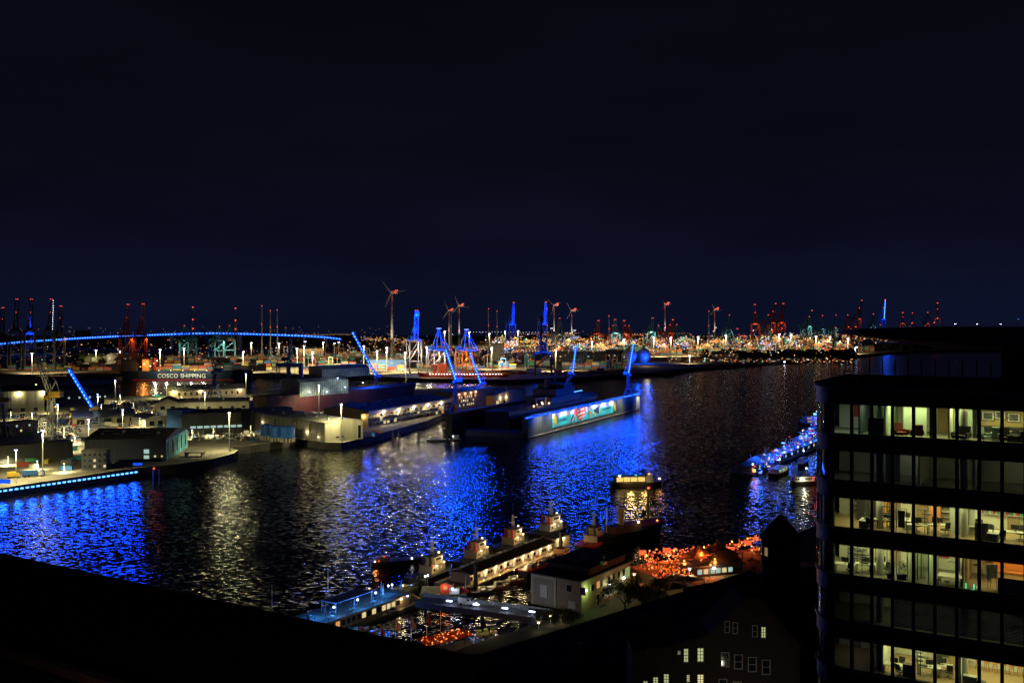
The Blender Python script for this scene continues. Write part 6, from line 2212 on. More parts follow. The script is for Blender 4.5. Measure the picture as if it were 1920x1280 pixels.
def onc(x, y, z=0.0):
    return Vector((ca.x + x * cc - y * sc_, ca.y + x * sc_ + y * cc, ZC + z))


def Cl(px, py, z=0.0):
    return G(px, py, ZC + z)


M_CANV = mat('marquee_canvas', (.24, .15, .10), rough=.8, vary=.2, scale=.4)


def marquee(label, p, w, d, h, m, posts=True):
    t = thing('marquee', label, 'tent', p, crz, 'canvas roofs of the beach club')
    pts, fs = [], []
    n = 8
    for j in range(n + 1):
        for i in range(n + 1):
            u, v_ = i / n * 2 - 1, j / n * 2 - 1
            r_ = max(abs(u), abs(v_))
            z = 2.6 + h * (1 - r_) ** 1.7
            pts.append((u * w / 2, v_ * d / 2, z))
    for j in range(n):
        for i in range(n):
            a = j * (n + 1) + i
            fs.append((a, a + 1, a + n + 2, a + n + 1))
    o = MB().raw(pts, fs).build('canvas', m, t)
    md = o.modifiers.new('thick', 'SOLIDIFY'); md.thickness = .05
    for sx in (-1, 1):
        for sy in (-1, 1):
            MB().tube((sx * w * .48, sy * d * .48, 0), (sx * w * .48, sy * d * .48, 2.65), .08, 5).build('post', M_STEEL, t)
    return t


marquee('wide peaked marquee roof over the lantern terrace', Cl(1312, 1056), 16, 10, 3.4, M_CANV)
marquee('taller peaked marquee roof beside the wide one', Cl(1345, 1050), 14, 10, 4.4, M_CANV)
for i, (px, py, w) in enumerate(((1243, 1104, 8), (1267, 1096, 7), (1290, 1100, 8), (1222, 1112, 7), (1262, 1113, 10))):
    marquee(('square sun roof by the dark tree', 'square sun roof in the sandy middle', 'square sun roof below the string lights', 'small orange lit sun roof at the bank edge', 'large pale sun roof at the bank edge')[i], Cl(px, py), w, w * .8, 1.0, mat('sun_roof', (.38, .27, .2), vary=.2))
for i, (px, py, s) in enumerate(((1205, 1052, 2.1), (1250, 1048, 2.2), (1371, 1045, 2.0), (1402, 1033, 2.1))):
    t = thing('cube_lantern', ('glowing red cube lantern at the tug end of the club', 'glowing red cube lantern left of the marquees', 'glowing red cube lantern right of the marquees', 'glowing red cube lantern nearest the round tower')[i], 'lantern', Cl(px, py), 0, 'red cube lanterns')
    MB().tube((0, 0, 0), (0, 0, 2.4), .1, 6).build('post', M_STEEL, t)
    MB().box((0, 0, 2.4 + s * .4), (s, s, s * .8)).build('shade', emi('red_shade', (1, .13, .05), 1.1), t)
    for z in (2.4, 2.4 + s * .8):
        MB().box((0, 0, z), (s * 1.06, s * 1.06, .1)).build('frame', M_STEEL, t)
    lamp(t, (0, -s, 2.6), 260, (1, .2, .06), .3)
# strings of small lanterns: countless
sl = MB()
sm_ = [emi('lantern_orange', (1, .20, .03), 1.7), emi('lantern_red', (1, .07, .025), 1.4), emi('lantern_amber', (1, .5, .16), 1.6), emi('lantern_dim', (1, .17, .03), .9)]
for (x0, y0, x1, y1, z0, n) in ((1196, 1058, 1300, 1050, 3.5, 110), (1210, 1068, 1300, 1072, 3, 90), (1300, 1052, 1365, 1046, 4, 46), (1360, 1048, 1424, 1026, 3.5, 130), (1215, 1072, 1225, 1060, 3, 16), (1408, 1048, 1424, 1042, 3, 18), (1240, 1056, 1330, 1060, 3, 60), (1290, 1064, 1350, 1056, 2.6, 40), (1205, 1082, 1290, 1086, 3, 50), (1225, 1098, 1300, 1090, 3, 40)):
    a, b = Cl(x0, y0), Cl(x1, y1)
    for i in range(n):
        p = a.lerp(b, (i + rnd.random() * .4) / n)
        s = rnd.choice((.18, .22, .3, .42))
        sl.k = rnd.choice((0, 0, 1, 1, 2, 3, 3))
        sl.box((p.x, p.y + rnd.gauss(0, 1.4), ZC + z0 + rnd.gauss(0, .35) - math.sin(i * .5) * .3), (s, s, s))
tag(sl.build('string_lanterns', sm_), 'countless small red and orange lanterns strung over the club', 'lanterns', kind='stuff')
LPN = -1
for x, y, pw in ((2, -2, 1700), (8, -6, 1700), (14, -1, 1700), (20, -8, 1700), (26, -2, 1700), (33, -3, 1500), (8, -14, 1700), (18, -17, 1500), (28, -14, 1200), (40, 0, 1500), (48, 1, 1500), (12, -22, 1200)):
    p = onc(x, y)
    LPN += 1
    t = thing('lantern_post', f'slim club post carrying an orange lantern, {ORD[LPN]} of the lantern posts on the sand', 'lamp post', p, 0, 'lantern posts of the club')
    MB().tube((0, 0, 0), (0, 0, 4.2), .08, 5).build('post', M_STEEL, t)
    ub('lantern', E_ORANGE, (0, 0, 4.3), (.4, .4, .5), t)
    lamp(t, (0, 0, 4.0), pw * 1.1, (1, .17, .022), .3)
for i in range(44):
    x, y = rnd.uniform(1, 44), rnd.uniform(-20, 1)
    t = thing('club_table', 'timber club table with benches on the sand', 'table', onc(x, y), rnd.random() * 3, 'tables of the beach club')
    MB().bb(-.9, .9, -.4, .4, .7, .78).build('top', M_TIMB, t)
    for s in (-1, 1):
        MB().bb(-.9, .9, s * .75 - .15, s * .75 + .15, .4, .46).build('bench', M_TIMB, t)
        MB().bb(s * .7 - .05, s * .7 + .05, -.35, .35, 0, .7).build('leg', M_STEEL, t)
building('club_bar', 'long flat bar building with bright counter facing the river', Cl(1296, 1083), Cl(1392, 1074), 7, 3.2, M_DKWALL, M_STEELB, 'flat', over=.8,
         wins=win_row('f', 3, 14, 6, 1.6, 1.5, 1.4, [E_WINC, E_WIN, E_WINC]), lamps=[('f', 8, 2.6, 160, COOL)])
t = building('club_hut', 'tent roofed hut behind the bar', Cl(1352, 1070), Cl(1386, 1066), 7, 3, M_DKWALL, M_GREY, 'gable', 2, over=.6)
t = mast(1293, 1064, 1092, 'white globe lamp above the club bar', z=ZC, e=E_WHITE, heads=1, group=None, power=300, col=WARM, r=.1)
t = mast(1189, 1074, 1108, 'warm globe lamp at the corner of the harbour office', z=ZC, e=E_WARM, heads=1, group=None, power=420, col=ORANGE, r=.1)

# round tower with a conical roof
tp = G(1464, 1128, ZQ)
tw = thing('round_tower', 'round tower with conical roof and pale framed windows', 'tower', (A(1464, 1100, 190).x, 190, ZQ))
hz_ = EYE - (1008 - HZP) / FPX * 190 - ZQ
r_ = 36 / FPX * 190
M_TWALL = mat('tower_stone', (.10, .075, .055), rough=.9, vary=.3, scale=.4)
MB().tube((0, 0, 0), (0, 0, hz_), r_, 24).build('wall', M_TWALL, tw)
MB().tube((0, 0, hz_ - .1), (0, 0, hz_ + .4), r_ * 1.10, 24).build('cornice', M_TWALL, tw)
MB().tube((0, 0, hz_ + .4), (0, 0, hz_ + 2.6), r_ * 1.07, 24, r_ * .55).tube((0, 0, hz_ + 2.6), (0, 0, hz_ + 4.4), r_ * .55, 24, r_ * .1).build('roof', M_DKROOF, tw)
for i in range(12):
    an = -PI / 2 + (i - 5.5) * .42
    wx, wy = math.cos(an) * r_, math.sin(an) * r_
    w = ub('window', mat('tower_frame', (.5, .46, .4), vary=.1), (wx, wy, hz_ - 2.2), (1.0, .2, 1.9), tw, rz=an + PI / 2)
    ub('pane', emi('tower_lit', (1, .6, .25), .22) if i in (3,) else M_DARKWIN, (0, -.4, 0), (.75, .6, .84), w)

# dark tree and bushes
def tree(label, p, h, r, n, seed, col, name='leafy_tree'):
    rr = random.Random(seed)
    t = thing(name, label, 'tree', p, 0, 'trees on the near bank')
    tr = MB().tube((0, 0, -1), (0, 0, h * .45), h * .035, 8, h * .022)
    tips = []
    for i in range(7):
        an = i * 2.4
        e_ = Vector((math.cos(an) * r * .6, math.sin(an) * r * .6, h * (.55 + .3 * rr.random())))
        tr.tube((0, 0, h * (.3 + .03 * i)), e_, h * .014, 5, h * .005)
        tips.append(e_)
    tr.build('trunk', mat('bark', (.05, .04, .03), vary=.3), t)
    c = MB()
    cl = []
    for i in range(26):
        b_ = rr.choice(tips)
        cl.append((b_ + Vector((rr.gauss(0, r * .35), rr.gauss(0, r * .35), rr.gauss(0, h * .1))), r * rr.uniform(.16, .36)))
    for i in range(n):
        q, s = rr.choice(cl)
        d_ = Vector((rr.gauss(0, 1), rr.gauss(0, 1), rr.gauss(0, 1))).normalized() * s * rr.random() ** .4
        ctr = q + d_
        u = Vector((rr.gauss(0, 1), rr.gauss(0, 1), rr.gauss(0, 1))).normalized() * rr.uniform(.12, .26)
        w = u.cross(Vector((rr.gauss(0, 1), rr.gauss(0, 1), rr.gauss(0, 1)))).normalized() * rr.uniform(.08, .18)
        c.raw([ctr - u, ctr + w, ctr + u, ctr - w], [(0, 1, 2, 3)])
    c.build('crown', col, t)
    return t


M_LEAF = mat('leaf_green', (.05, .07, .025), rough=.7, vary=.4)
tree('dark bushy tree against the lit harbour office wall', G(1172, 1160, ZQ), 11, 6.5, 5200, 1, M_LEAF)
tree('dark tree beside the beach club sand', G(1212, 1152, ZQ), 9.5, 6, 4200, 2, M_LEAF)
tree('low bush lit yellow below the harbour office', G(1040, 1172, ZQ), 4.2, 4.2, 2600, 3, M_LEAF, 'bush')
tree('low bush beside the gangway end', G(1062, 1168, ZQ), 3.6, 4, 2200, 4, M_LEAF, 'bush')
for px, py, pw in ((1032, 1164, 60), (1052, 1162, 60), (1010, 1176, 60)):
    t = mast(px, py - 12, py + 4, {1032: 'low warm path lamp among the bushes', 1052: 'low warm path lamp beside the office wall', 1010: 'low warm path lamp at the gangway end'}[px], e=E_WARM, heads=1, power=pw, col=WARM, r=.07, group='path lamps')

# ---------------------------------------------------------------- office tower on the right
OX, OY = 25.65, 81.5
XF = 0.8
XS = -1.0                        # rooms are laid out from the outer edge of the corner
orz = math.atan2(-7.0, 11.9)
M_OFR = mat('anodised_frame', (.035, .03, .028), rough=.4, metal=.4, vary=.15, scale=2)
M_OSP = mat('spandrel_panel', (.014, .011, .011), rough=.5, vary=.2, scale=.6)
M_SLAB = mat('slab_edge', (.16, .13, .12), rough=.5, vary=.15, scale=1.0)
M_GLASS = glass('window_glass', (.93, .97, .93))
M_COAT = glass('coated_glass', (.8, .85, .8), 2.1)
M_WALLI = mat('plaster_white', (.66, .66, .56), rough=.8, vary=.06, scale=1)
M_CEIL = mat('ceiling_white', (.6, .6, .54), rough=.9, vary=.03)
M_CARP = mat('carpet_grey', (.20, .19, .15), rough=.95, vary=.2, scale=3)
M_WOODF = mat('oak_floor', (.36, .25, .13), rough=.5, vary=.2, scale=1.2)
FH, WH = 3.8, 2.5
ZF0 = 80.75                      # sill of the uppermost visible storey
RAD, LEN, DEP = 0.6, 30.0, 16.0
tower = thing('office_tower', 'glass office tower with rounded corner and lit storeys', 'building', (OX, OY, 0), orz)


NC = 18


def arc(r_off, n=6):
    """outline of the facade: side, rounded corner, front (local x,y), grown by r_off"""
    q1_, q0_, R2 = math.radians(225), math.radians(192), 6.0
    c2 = RAD - (RAD - R2) * math.cos(q1_), RAD - (R2 - RAD) * math.sin(q1_)
    c2 = (RAD + RAD * math.cos(q1_) - R2 * math.cos(q1_), RAD + RAD * math.sin(q1_) - R2 * math.sin(q1_))
    pts = [(c2[0] + math.cos(q0_) * (R2 + r_off), DEP)]
    for i in range(NC):
        an = q0_ + (q1_ - q0_) * i / NC
        pts.append((c2[0] + math.cos(an) * (R2 + r_off), c2[1] + math.sin(an) * (R2 + r_off)))
    for i in range(n + 1):
        an = q1_ + (math.radians(270) - q1_) * i / n
        pts.append((RAD + math.cos(an) * (RAD + r_off), RAD + math.sin(an) * (RAD + r_off)))
    pts.append((LEN, -r_off))
    return pts


def ring(name, m, z0, z1, r_in, r_out, parent=tower):
    a, b = arc(r_out), arc(r_in)
    mb = MB()
    n = len(a)
    v = []
    for z in (z0, z1):
        v += [(x, y, z) for x, y in a] + [(x, y, z) for x, y in b]
    f = []
    for i in range(n - 1):
        f.append((i, i + 1, 2 * n + i + 1, 2 * n + i))
        f.append((n + i + 1, n + i, 3 * n + i, 3 * n + i + 1))
        f.append((2 * n + i, 2 * n + i + 1, 3 * n + i + 1, 3 * n + i))
        f.append((i + 1, i, n + i, n + i + 1))
    f += [(0, 2 * n, 3 * n, n), (n - 1, 2 * n - 1, 4 * n - 1, 3 * n - 1)]
    mb.raw(v, f)
    return mb.build(name, m, parent)


def slab(name, m, z0, z1, r, parent=tower, d=None):
    a = arc(r)
    a = a + [(LEN, DEP)]
    return MB().prism(a, z0, z1).build(name, m, parent)


NF = 8
MULL = [2.1 + i * 1.56 for i in range(18)]
for k in range(NF):
    zf = ZF0 - k * FH
    slab('floor_slab', M_CARP if k not in (2, 5) else M_WOODF, zf - .45, zf - .12, -.35)
    MB().bb(.5, LEN, .45, DEP, zf + WH + .02, zf + WH + .12).build('ceiling', M_CEIL, tower)
    ring('spandrel', M_OSP, zf + WH, zf + FH - .14, -.30, .0)
    ring('slab_lip', M_SLAB, zf + FH - .14, zf + FH + .0, -.30, .16)
    ring('slab_lip', M_SLAB, zf + WH - .07, zf + WH, -.26, .05)
    ring('sill', M_OFR, zf - .0, zf + .09, -.25, .05)
    pts = [(RAD, 0)] + [(x, 0) for x in MULL if x < LEN]
    for i, x in enumerate(MULL):
        if x > LEN:
            break
        MB().bb(x - .125, x + .125, -.13, .14, zf + .09, zf + WH - .07).build('mullion', M_OFR, tower)
        x2 = x - 1.56 if i else RAD
        MB().bb(x2 + .125, x - .125, -.012, .012, zf + .09, zf + WH - .07).build('pane', M_GLASS, tower)
        MB().bb(x - .03, x + .03, -.12, -.02, zf + WH, zf + FH - .14).build('panel_joint', M_OFR, tower)
    # rounded corner and side panes
    a = arc(0.0)
    for i in range(len(a) - 2):
        (xa, ya), (xb, yb) = a[i], a[i + 1]
        if i < 1:
            nn = 7
            for j in range(nn):
                f0, f1 = j / nn + .012, (j + 1) / nn - .012
                MB().raw([(xa + (xb - xa) * f0, ya + (yb - ya) * f0, zf + .09), (xa + (xb - xa) * f1, ya + (yb - ya) * f1, zf + .09), (xa + (xb - xa) * f1, ya + (yb - ya) * f1, zf + WH - .07), (xa + (xb - xa) * f0, ya + (yb - ya) * f0, zf + WH - .07)], [(0, 1, 2, 3)]).build('pane', M_COAT, tower)
                MB().tube((xa + (xb - xa) * j / nn, ya + (yb - ya) * j / nn, zf + .09), (xa + (xb - xa) * j / nn, ya + (yb - ya) * j / nn, zf + WH - .07), .05, 4).build('mullion', M_OFR, tower)
            continue
        if i > 1:
            continue
        mb = MB()
        for (xa, ya), (xb, yb) in zip(a[1:-2], a[2:-1]):
            n0 = len(mb.v)
            if n0 == 0:
                mb.v += [(xa, ya, zf + .09), (xa, ya, zf + WH - .07)]
            mb.v += [(xb, yb, zf + .09), (xb, yb, zf + WH - .07)]
            q_ = len(mb.v)
            mb.f.append((q_ - 4, q_ - 2, q_ - 1, q_ - 3)); mb.mi.append(0)
        mb.build('pane', M_COAT, tower, smooth=True)
        continue
        mb.raw([(xa, ya, zf + .09), (xb, yb, zf + .09), (xb, yb, zf + WH - .07), (xa, ya, zf + WH - .07)], [(0, 1, 2, 3)])
        mb.build('pane', M_COAT, tower)
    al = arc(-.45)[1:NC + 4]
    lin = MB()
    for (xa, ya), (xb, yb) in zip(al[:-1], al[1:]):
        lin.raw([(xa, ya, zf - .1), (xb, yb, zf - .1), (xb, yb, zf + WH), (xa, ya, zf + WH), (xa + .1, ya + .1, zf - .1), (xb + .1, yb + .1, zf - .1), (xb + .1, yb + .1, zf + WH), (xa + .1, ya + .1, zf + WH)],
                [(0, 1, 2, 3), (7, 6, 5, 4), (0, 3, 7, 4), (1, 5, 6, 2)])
    lin.build('corner_light_block', M_BLACK, tower)  # black sheet added to block room light behind the corner glass
    for i in (7, 13, NC + 7):
        x, y = a[i]
        MB().tube((x, y, zf + .09), (x, y, zf + WH - .07), .07, 6).build('mullion', M_OFR, tower)
slab('roof_slab', M_DKROOF, ZF0 + FH, ZF0 + FH + .25, .2)
# dark core behind the rooms
MB().bb(.6, LEN, DEP - .3, DEP, 20, ZF0 + FH - .2).build('core_wall', M_DKWALL, tower)
MB().bb(.3, LEN, .3, DEP, 15, ZF0 - (NF - 1) * FH - .5).build('lower_storeys', M_OSP, tower)

# roof terrace fence and sweeping canopy
for i in range(12):
    x = 1.6 + i * 1.1
    MB().tube((x, DEP * .62 - i * .1, ZF0 + FH + .25), (x, DEP * .62 - i * .1, ZF0 + FH + 2.0), .05, 5).build('terrace_post', M_OFR, tower)
    MB().bb(x + .05, x + 1.05, DEP * .62 - i * .1 - .01, DEP * .62 - i * .1 + .01, ZF0 + FH + .35, ZF0 + FH + 1.8).build('terrace_pane', M_GLASS, tower)
MB().bb(1.2, 1.9, 3.2, 3.3, ZF0 + FH + .25, ZF0 + FH + 1.2).build('glass_fin', M_GLASS, tower)
MB().bb(12.5, LEN, 6, DEP, ZF0 + FH + .25, 87.6).build('penthouse', M_OSP, tower)
cpts = [(-1.2, 9.5), (1.5, 6.0), (6, 3.0), (12, 1.2), (LEN, .2), (LEN, DEP), (6, DEP + 3), (0, DEP - 1)]
cp = MB()
n = len(cpts)
zt = [89.0, 89.25, 89.35, 89.4, 89.4, 89.4, 89.4, 89.2]
zb = [88.85, 88.75, 88.4, 88.0, 87.6, 86.8, 87.4, 88.6]
cp.raw([(x, y, zt[i]) for i, (x, y) in enumerate(cpts)] + [(x, y, zb[i]) for i, (x, y) in enumerate(cpts)],
       [tuple(range(n)), tuple(range(2 * n - 1, n - 1, -1))] + [(i, n + i, n + (i + 1) % n, (i + 1) % n) for i in range(n)])
cp.build('canopy_roof', mat('canopy_underside', (.05, .035, .032), rough=.6, vary=.1), tower)

# rooms: partition walls, ceiling light bars, lamps
LIT = (1.0, .95, .40)


def fl(k):
    return ZF0 - k * FH - .12


def wld(x, y, z):
    x = (x + XS) * XF
    c, s = math.cos(orz), math.sin(orz)
    return Vector((OX + x * c - y * s, OY + x * s + y * c, z))


def ceil_lamp(k, x, y, pw, col=LIT, L=1.6, W=1.2):
    z = fl(k) + WH + .06
    x = (x + XS) * XF
    ub('ceiling_light', emi('ceiling_panel', (1.0, .95, .62), 2.6), (x, y, z), (L, .22, .06), tower)
    lamp(tower, (x, y, z - .06), pw * 2.9, col, kind='AREA', aim=(0, 0, -1), sx=L, sy=W)


def wall_i(k, x0, x1, y0, y1, m=None, h=WH, name='partition'):
    return MB().bb((x0 + XS) * XF, (x1 + XS) * XF, y0, y1, fl(k) + .01, fl(k) + h + .1).build(name, m or M_WALLI, tower)


M_GREENW = mat('sage_wall', (.32, .42, .33), rough=.8, vary=.06)
M_TANW = mat('ochre_wall_paint', (.45, .34, .17), rough=.8, vary=.08)
M_ORW = mat('orange_wall_paint', (.55, .22, .05), rough=.8, vary=.08)
M_CURT = mat('curtain', (.10, .08, .05), rough=.9, vary=.3, scale=4, streak=True)
M_SHEL = mat('shelf_white', (.55, .55, .48), vary=.05)
for k in range(NF):
    z = fl(k)
    for x in (4.6, 10.9, 17.2):
        MB().tube((x - .7, 2.0, z), (x - .7, 2.0, z + WH + .1), .28, 14).build('column', mat('column_concrete', (.30, .30, .26), vary=.1), tower)
    wall_i(k, .6, LEN, 6.6, 6.75)
# storey 1: flat with curtains, armchairs, pictures
wall_i(0, 6.6, 6.75, .6, 6.5, M_GREENW); wall_i(0, 3.9, 4.05, 1.4, 6.5, M_DKWALL)
wall_i(0, 7.9, 10.1, 3.2, 3.35, M_GREENW); wall_i(0, 10.75, 11.35, 1.0, 1.2, M_CURT, name='curtain'); wall_i(0, 12.4, 12.55, 1.2, 6.5, M_WALLI)
wall_i(0, 12.6, 14.3, 3.4, 3.5, M_GREENW); wall_i(0, 14.9, LEN, 4.4, 4.55, M_TANW)
wall_i(0, 5.0, 6.5, .8, .95, M_DKWALL, 1.4, 'low_cabinet')
for x in (7.6, 9.6, 13.4, 16.4, 19.4):
    ceil_lamp(0, x, 2.2, 24)
ceil_lamp(0, 2.6, 2.4, 17, (.8, 1, .7)); ceil_lamp(0, 5.4, 2.6, 17, (.7, 1, .6)); ceil_lamp(0, 11.6, 3, 16)
# storey 2: dim
ceil_lamp(1, 8.5, 5, .5, (.6, .8, 1)); ceil_lamp(1, 14.0, 3.0, 1.4); ceil_lamp(1, 19, 4.5, .8); ceil_lamp(1, 3, 3, .5, (.4, .6, 1))
wall_i(1, 14.6, 14.75, 1.0, 6.5); wall_i(1, 9.6, 9.75, 1.5, 6.5); wall_i(1, 6.2, 7.6, 3.0, 3.15)
# storey 3: open plan office
for x in (2.6, 5.2, 7.8, 10.4, 13.0, 15.6, 18.2, 20.8):
    ceil_lamp(2, x, 1.7, 13 if x > 4 else 7)
    ceil_lamp(2, x, 4.6, 14 if x > 4 else 9)
wall_i(2, 12.3, 14.6, 3.0, 3.15, M_SHEL); wall_i(2, 5.2, 5.8, 4.6, 6.5, M_ORW); wall_i(2, 10.0, 11.0, 5.5, 6.5, M_ORW); wall_i(2, 14.8, 16.0, 1.0, 1.12, M_GREY, 1.3, 'desk_screen')
wall_i(2, 3.0, 4.4, 4.4, 6.5, M_DKWALL)
# storey 4: meeting rooms
for x in (2.6, 5.2, 7.8, 10.4, 13.0):
    ceil_lamp(3, x, 1.7, 13)
    ceil_lamp(3, x, 4.6, 13)
ceil_lamp(3, 15.8, 3, 16, (1, .62, .2)); ceil_lamp(3, 18.4, 3, 20, (1, .6, .2)); ceil_lamp(3, 21, 3, 16, (1, .6, .2))
wall_i(3, 8.6, 8.72, 1.2, 6.5); wall_i(3, 10.6, 10.72, 1.0, 6.5, M_GREENW); wall_i(3, 13.7, 13.85, .8, 6.5, M_TANW); wall_i(3, 16.0, LEN, 4.8, 4.95, M_ORW)
# storey 5: blinds down
for i, x in enumerate(MULL):
    x2 = x - 1.56 if i else RAD
    bl_ = MB()
    zz = fl(4)
    for j in range(22):
        bl_.bb(x2 + .12, x - .12, .22, .28, zz + .32 + j * .105, zz + .40 + j * .105)
    if i >= 3:
        bl_.build('window_blind', mat('blind_slats', (.20, .19, .15), vary=.15, scale=1), tower)['kind'] = 'stuff'
for x in (8, 11, 14, 17, 20):
    ceil_lamp(4, x, 3.4, 1.6)
# storey 6: dark at the corner, lit further along
wall_i(5, 6.3, 6.45, .8, 6.5)
for x in (7.8, 10.2, 13.0, 15.6, 18.2, 20.8):
    ceil_lamp(5, x, 2.0, 14)
    ceil_lamp(5, x, 4.8, 12)
ceil_lamp(5, 3, 4, .25, (.3, .4, 1))
wall_i(5, 9.4, 9.55, 2.0, 6.5); wall_i(5, 13.3, 13.6, .9, 3.4, M_SHEL); wall_i(5, 12.0, 12.9, 4.5, 4.6, M_TANW)
ceil_lamp(6, 3, 3, 6); ceil_lamp(6, 8, 3, 2)

# back walls: doors, posters, shelves, hung lamps
for k in (0, 2, 3, 5):
    for i in range(11):
        x = 1.2 + i * 1.7 + rnd.uniform(-.3, .3)
        r_ = rnd.random()
        z = fl(k)
        if r_ < .3:
            dr = ub('door', M_DKWALL if r_ < .15 else M_TIMB, (x, 6.52, z + 1.03), (.9, .08, 2.05), tower)
            ub('handle', M_GALV, (.36, -.9, 0), (.1, .8, .03), dr)
        elif r_ < .55:
            ub('poster', (M_REDP, M_GREENW, M_ORW, M_DKWALL)[i % 4], (x, 6.54, z + 1.5), (.8, .05, 1.0), tower)
        elif r_ < .8:
            for zz in (.5, .95, 1.4, 1.85):
                ub('shelf_board', M_SHEL if i % 2 else M_DKWALL, (x, 6.4, z + zz), (1.5, .3, .05), tower)
        if k in (2, 3) and i % 2:
            ub('hanging_light', emi('ceiling_panel', (0, 0, 0), 1), (x, 3.2, z + 2.1), (1.3, .1, .07), tower)
        if k == 2 and i in (1, 2, 5) or k == 3 and i in (0, 1, 2):
            for j in range(4):
                ub('glazing_post', M_SHEL if j % 2 else M_DKWALL, (x + j * .34, 2.6 + .15 * j, z + 1.25), (.06, .06, 2.45), tower)

# furniture
M_CHAIR = mat('chair_black', (.02, .02, .022), rough=.6, vary=.2)
M_DESK = mat('desk_white', (.55, .54, .46), rough=.5, vary=.05)


def office_chair(x, y, k, rz, label, m=None, group='office chairs'):
    t = thing('office_chair', label, 'chair', wld(x, y, fl(k) + .01), orz + rz, group)
    m = m or M_CHAIR
    MB().bb(-.26, .26, -.26, .26, .45, .54).build('seat', m, t)
    MB().ext_x([(.22, .62), (.28, .6), (.36, 1.1), (.30, 1.12)], -.24, .24).build('backrest', m, t)
    MB().tube((0, 0, .1), (0, 0, .45), .04, 6).build('column', M_GALV, t)
    for q in range(5):
        MB().bar((0, 0, .1), (math.cos(q * 1.257) * .32, math.sin(q * 1.257) * .32, .05), .05).build('leg', M_GALV, t)
    return t


def desk(x, y, k, rz, label, L=1.6, mon=True, lamp_=False, group='office desks'):
    t = thing('office_desk', label, 'desk', wld(x, y, fl(k) + .01), orz + rz, group)
    MB().bb(-L / 2, L / 2, -.4, .4, .70, .74).build('top', M_DESK, t)
    for sx in (-1, 1):
        MB().bb(sx * (L / 2 - .08) - .03, sx * (L / 2 - .08) + .03, -.35, .35, 0, .70).build('leg', M_GALV, t)
    if mon:
        s = thing('computer_screen', label.replace('white desk', 'black screen on the white desk'), 'screen', wld(x, y, fl(k) + .76), orz + rz + rnd.uniform(-.3, .3), 'computer screens')
        MB().bb(-.3, .3, .0, .03, .14, .52).build('panel', M_CHAIR, s)
        MB().bb(-.02, .02, .03, .06, 0, .3).bb(-.12, .12, -.06, .1, 0, .015).build('stand', M_CHAIR, s)
    return t


cn_ = 0
for k, lab, xs in ((2, 'third storey', (4.6, 6.3, 8.4, 9.6, 11.4, 14.9, 16.4, 18.2, 19.8)), (3, 'fourth storey', (2.6, 4.4, 5.8)), (5, 'sixth storey', (7.4, 10.6, 11.6))):
    for i, x in enumerate(xs):
        w_ = ('first', 'second', 'third', 'fourth', 'fifth', 'sixth', 'seventh', 'eighth', 'ninth')[i]
        y = 1.3 + (i % 3) * .9
        desk(x, y, k, rnd.choice((0, PI / 2, .2)), f'white desk, {w_} from the rounded corner on the {lab}')
        office_chair(x + rnd.uniform(-.5, .5), y + .75, k, rnd.uniform(-1, 1), f'black office chair behind the {w_} desk on the {lab}')
        if i % 2 == 0:
            office_chair(x + .7, y - .7, k, PI + rnd.uniform(-1, 1), f'black office chair on the window side of the {w_} desk, {lab}')
# storey 1 furniture
M_CH1 = mat('chair_red', (.24, .05, .03), rough=.8, vary=.2)
M_CH2 = mat('chair_olive', (.06, .06, .045), rough=.8, vary=.2)
M_CH3 = mat('chair_mint', (.32, .42, .38), rough=.7, vary=.1)


def armchair(x, y, k, rz, label, m, w=.8):
    t = thing('armchair', label, 'armchair', wld(x, y, fl(k) + .01), orz + rz, 'lounge chairs of the first storey')
    MB().bb(-w / 2, w / 2, -w / 2, w / 2, .22, .45).build('seat', m, t)
    MB().ext_x([(w * .35, .3), (w * .55, .3), (w * .68, 1.1), (w * .52, 1.12)], -w * .5, w * .5).build('backrest', m, t)
    for s in (-1, 1):
        MB().bb(s * w * .55 - .07, s * w * .55 + .07, -w * .4, w * .5, .3, .66).build('arm', m, t)
        for q in (-1, 1):
            MB().tube((s * w * .4, q * w * .4, 0), (s * w * .44, q * w * .4, .24), .025, 5).build('leg', M_STEEL, t)
    return t


armchair(8.0, 1.0, 0, .6, 'low red lounge chair by the window', M_CH1, .9)
armchair(9.5, 1.1, 0, PI + .4, 'round red shell chair beside the low red one', M_CH1, .8)
armchair(13.6, 1.0, 0, -.3, 'large dark olive wing chair with a yellow cushion', M_CH2, 1.0)
armchair(15.6, 1.2, 0, .9, 'pale wire shell chair beside the concrete column', M_CH3, .7)
armchair(16.7, 2.2, 0, PI, 'mint upholstered chair at the round table', M_CH3, .75)
armchair(17.4, 1.3, 0, .2, 'dark chair before the round table', M_CH2, .75)
t = thing('sofa', 'long dark sofa along the picture wall', 'sofa', wld(17.2, 3.9, fl(0) + .01), orz)
MB().bb(-1.9, 1.9, -.4, .4, .2, .48).build('seat', M_CH2, t)
MB().bb(-1.9, 1.9, .2, .42, .48, .95).build('backrest', M_CH2, t)
for s in (-1, 1):
    MB().bb(s * 1.9 - .12, s * 1.9 + .12, -.4, .42, .2, .7).build('arm', M_CH2, t)
for x in (-1.2, -.3, .7, 1.4):
    MB().box((x, .12, .66), (.45, .16, .36)).build('cushion', M_CHAIR, t)
t = thing('round_table', 'round timber table before the dark sofa', 'table', wld(17.0, 3.0, fl(0) + .01), orz)
MB().tube((0, 0, .70), (0, 0, .75), .7, 20).build('top', M_TIMB, t)
MB().tube((0, 0, 0), (0, 0, .70), .07, 8).build('leg', M_STEEL, t)
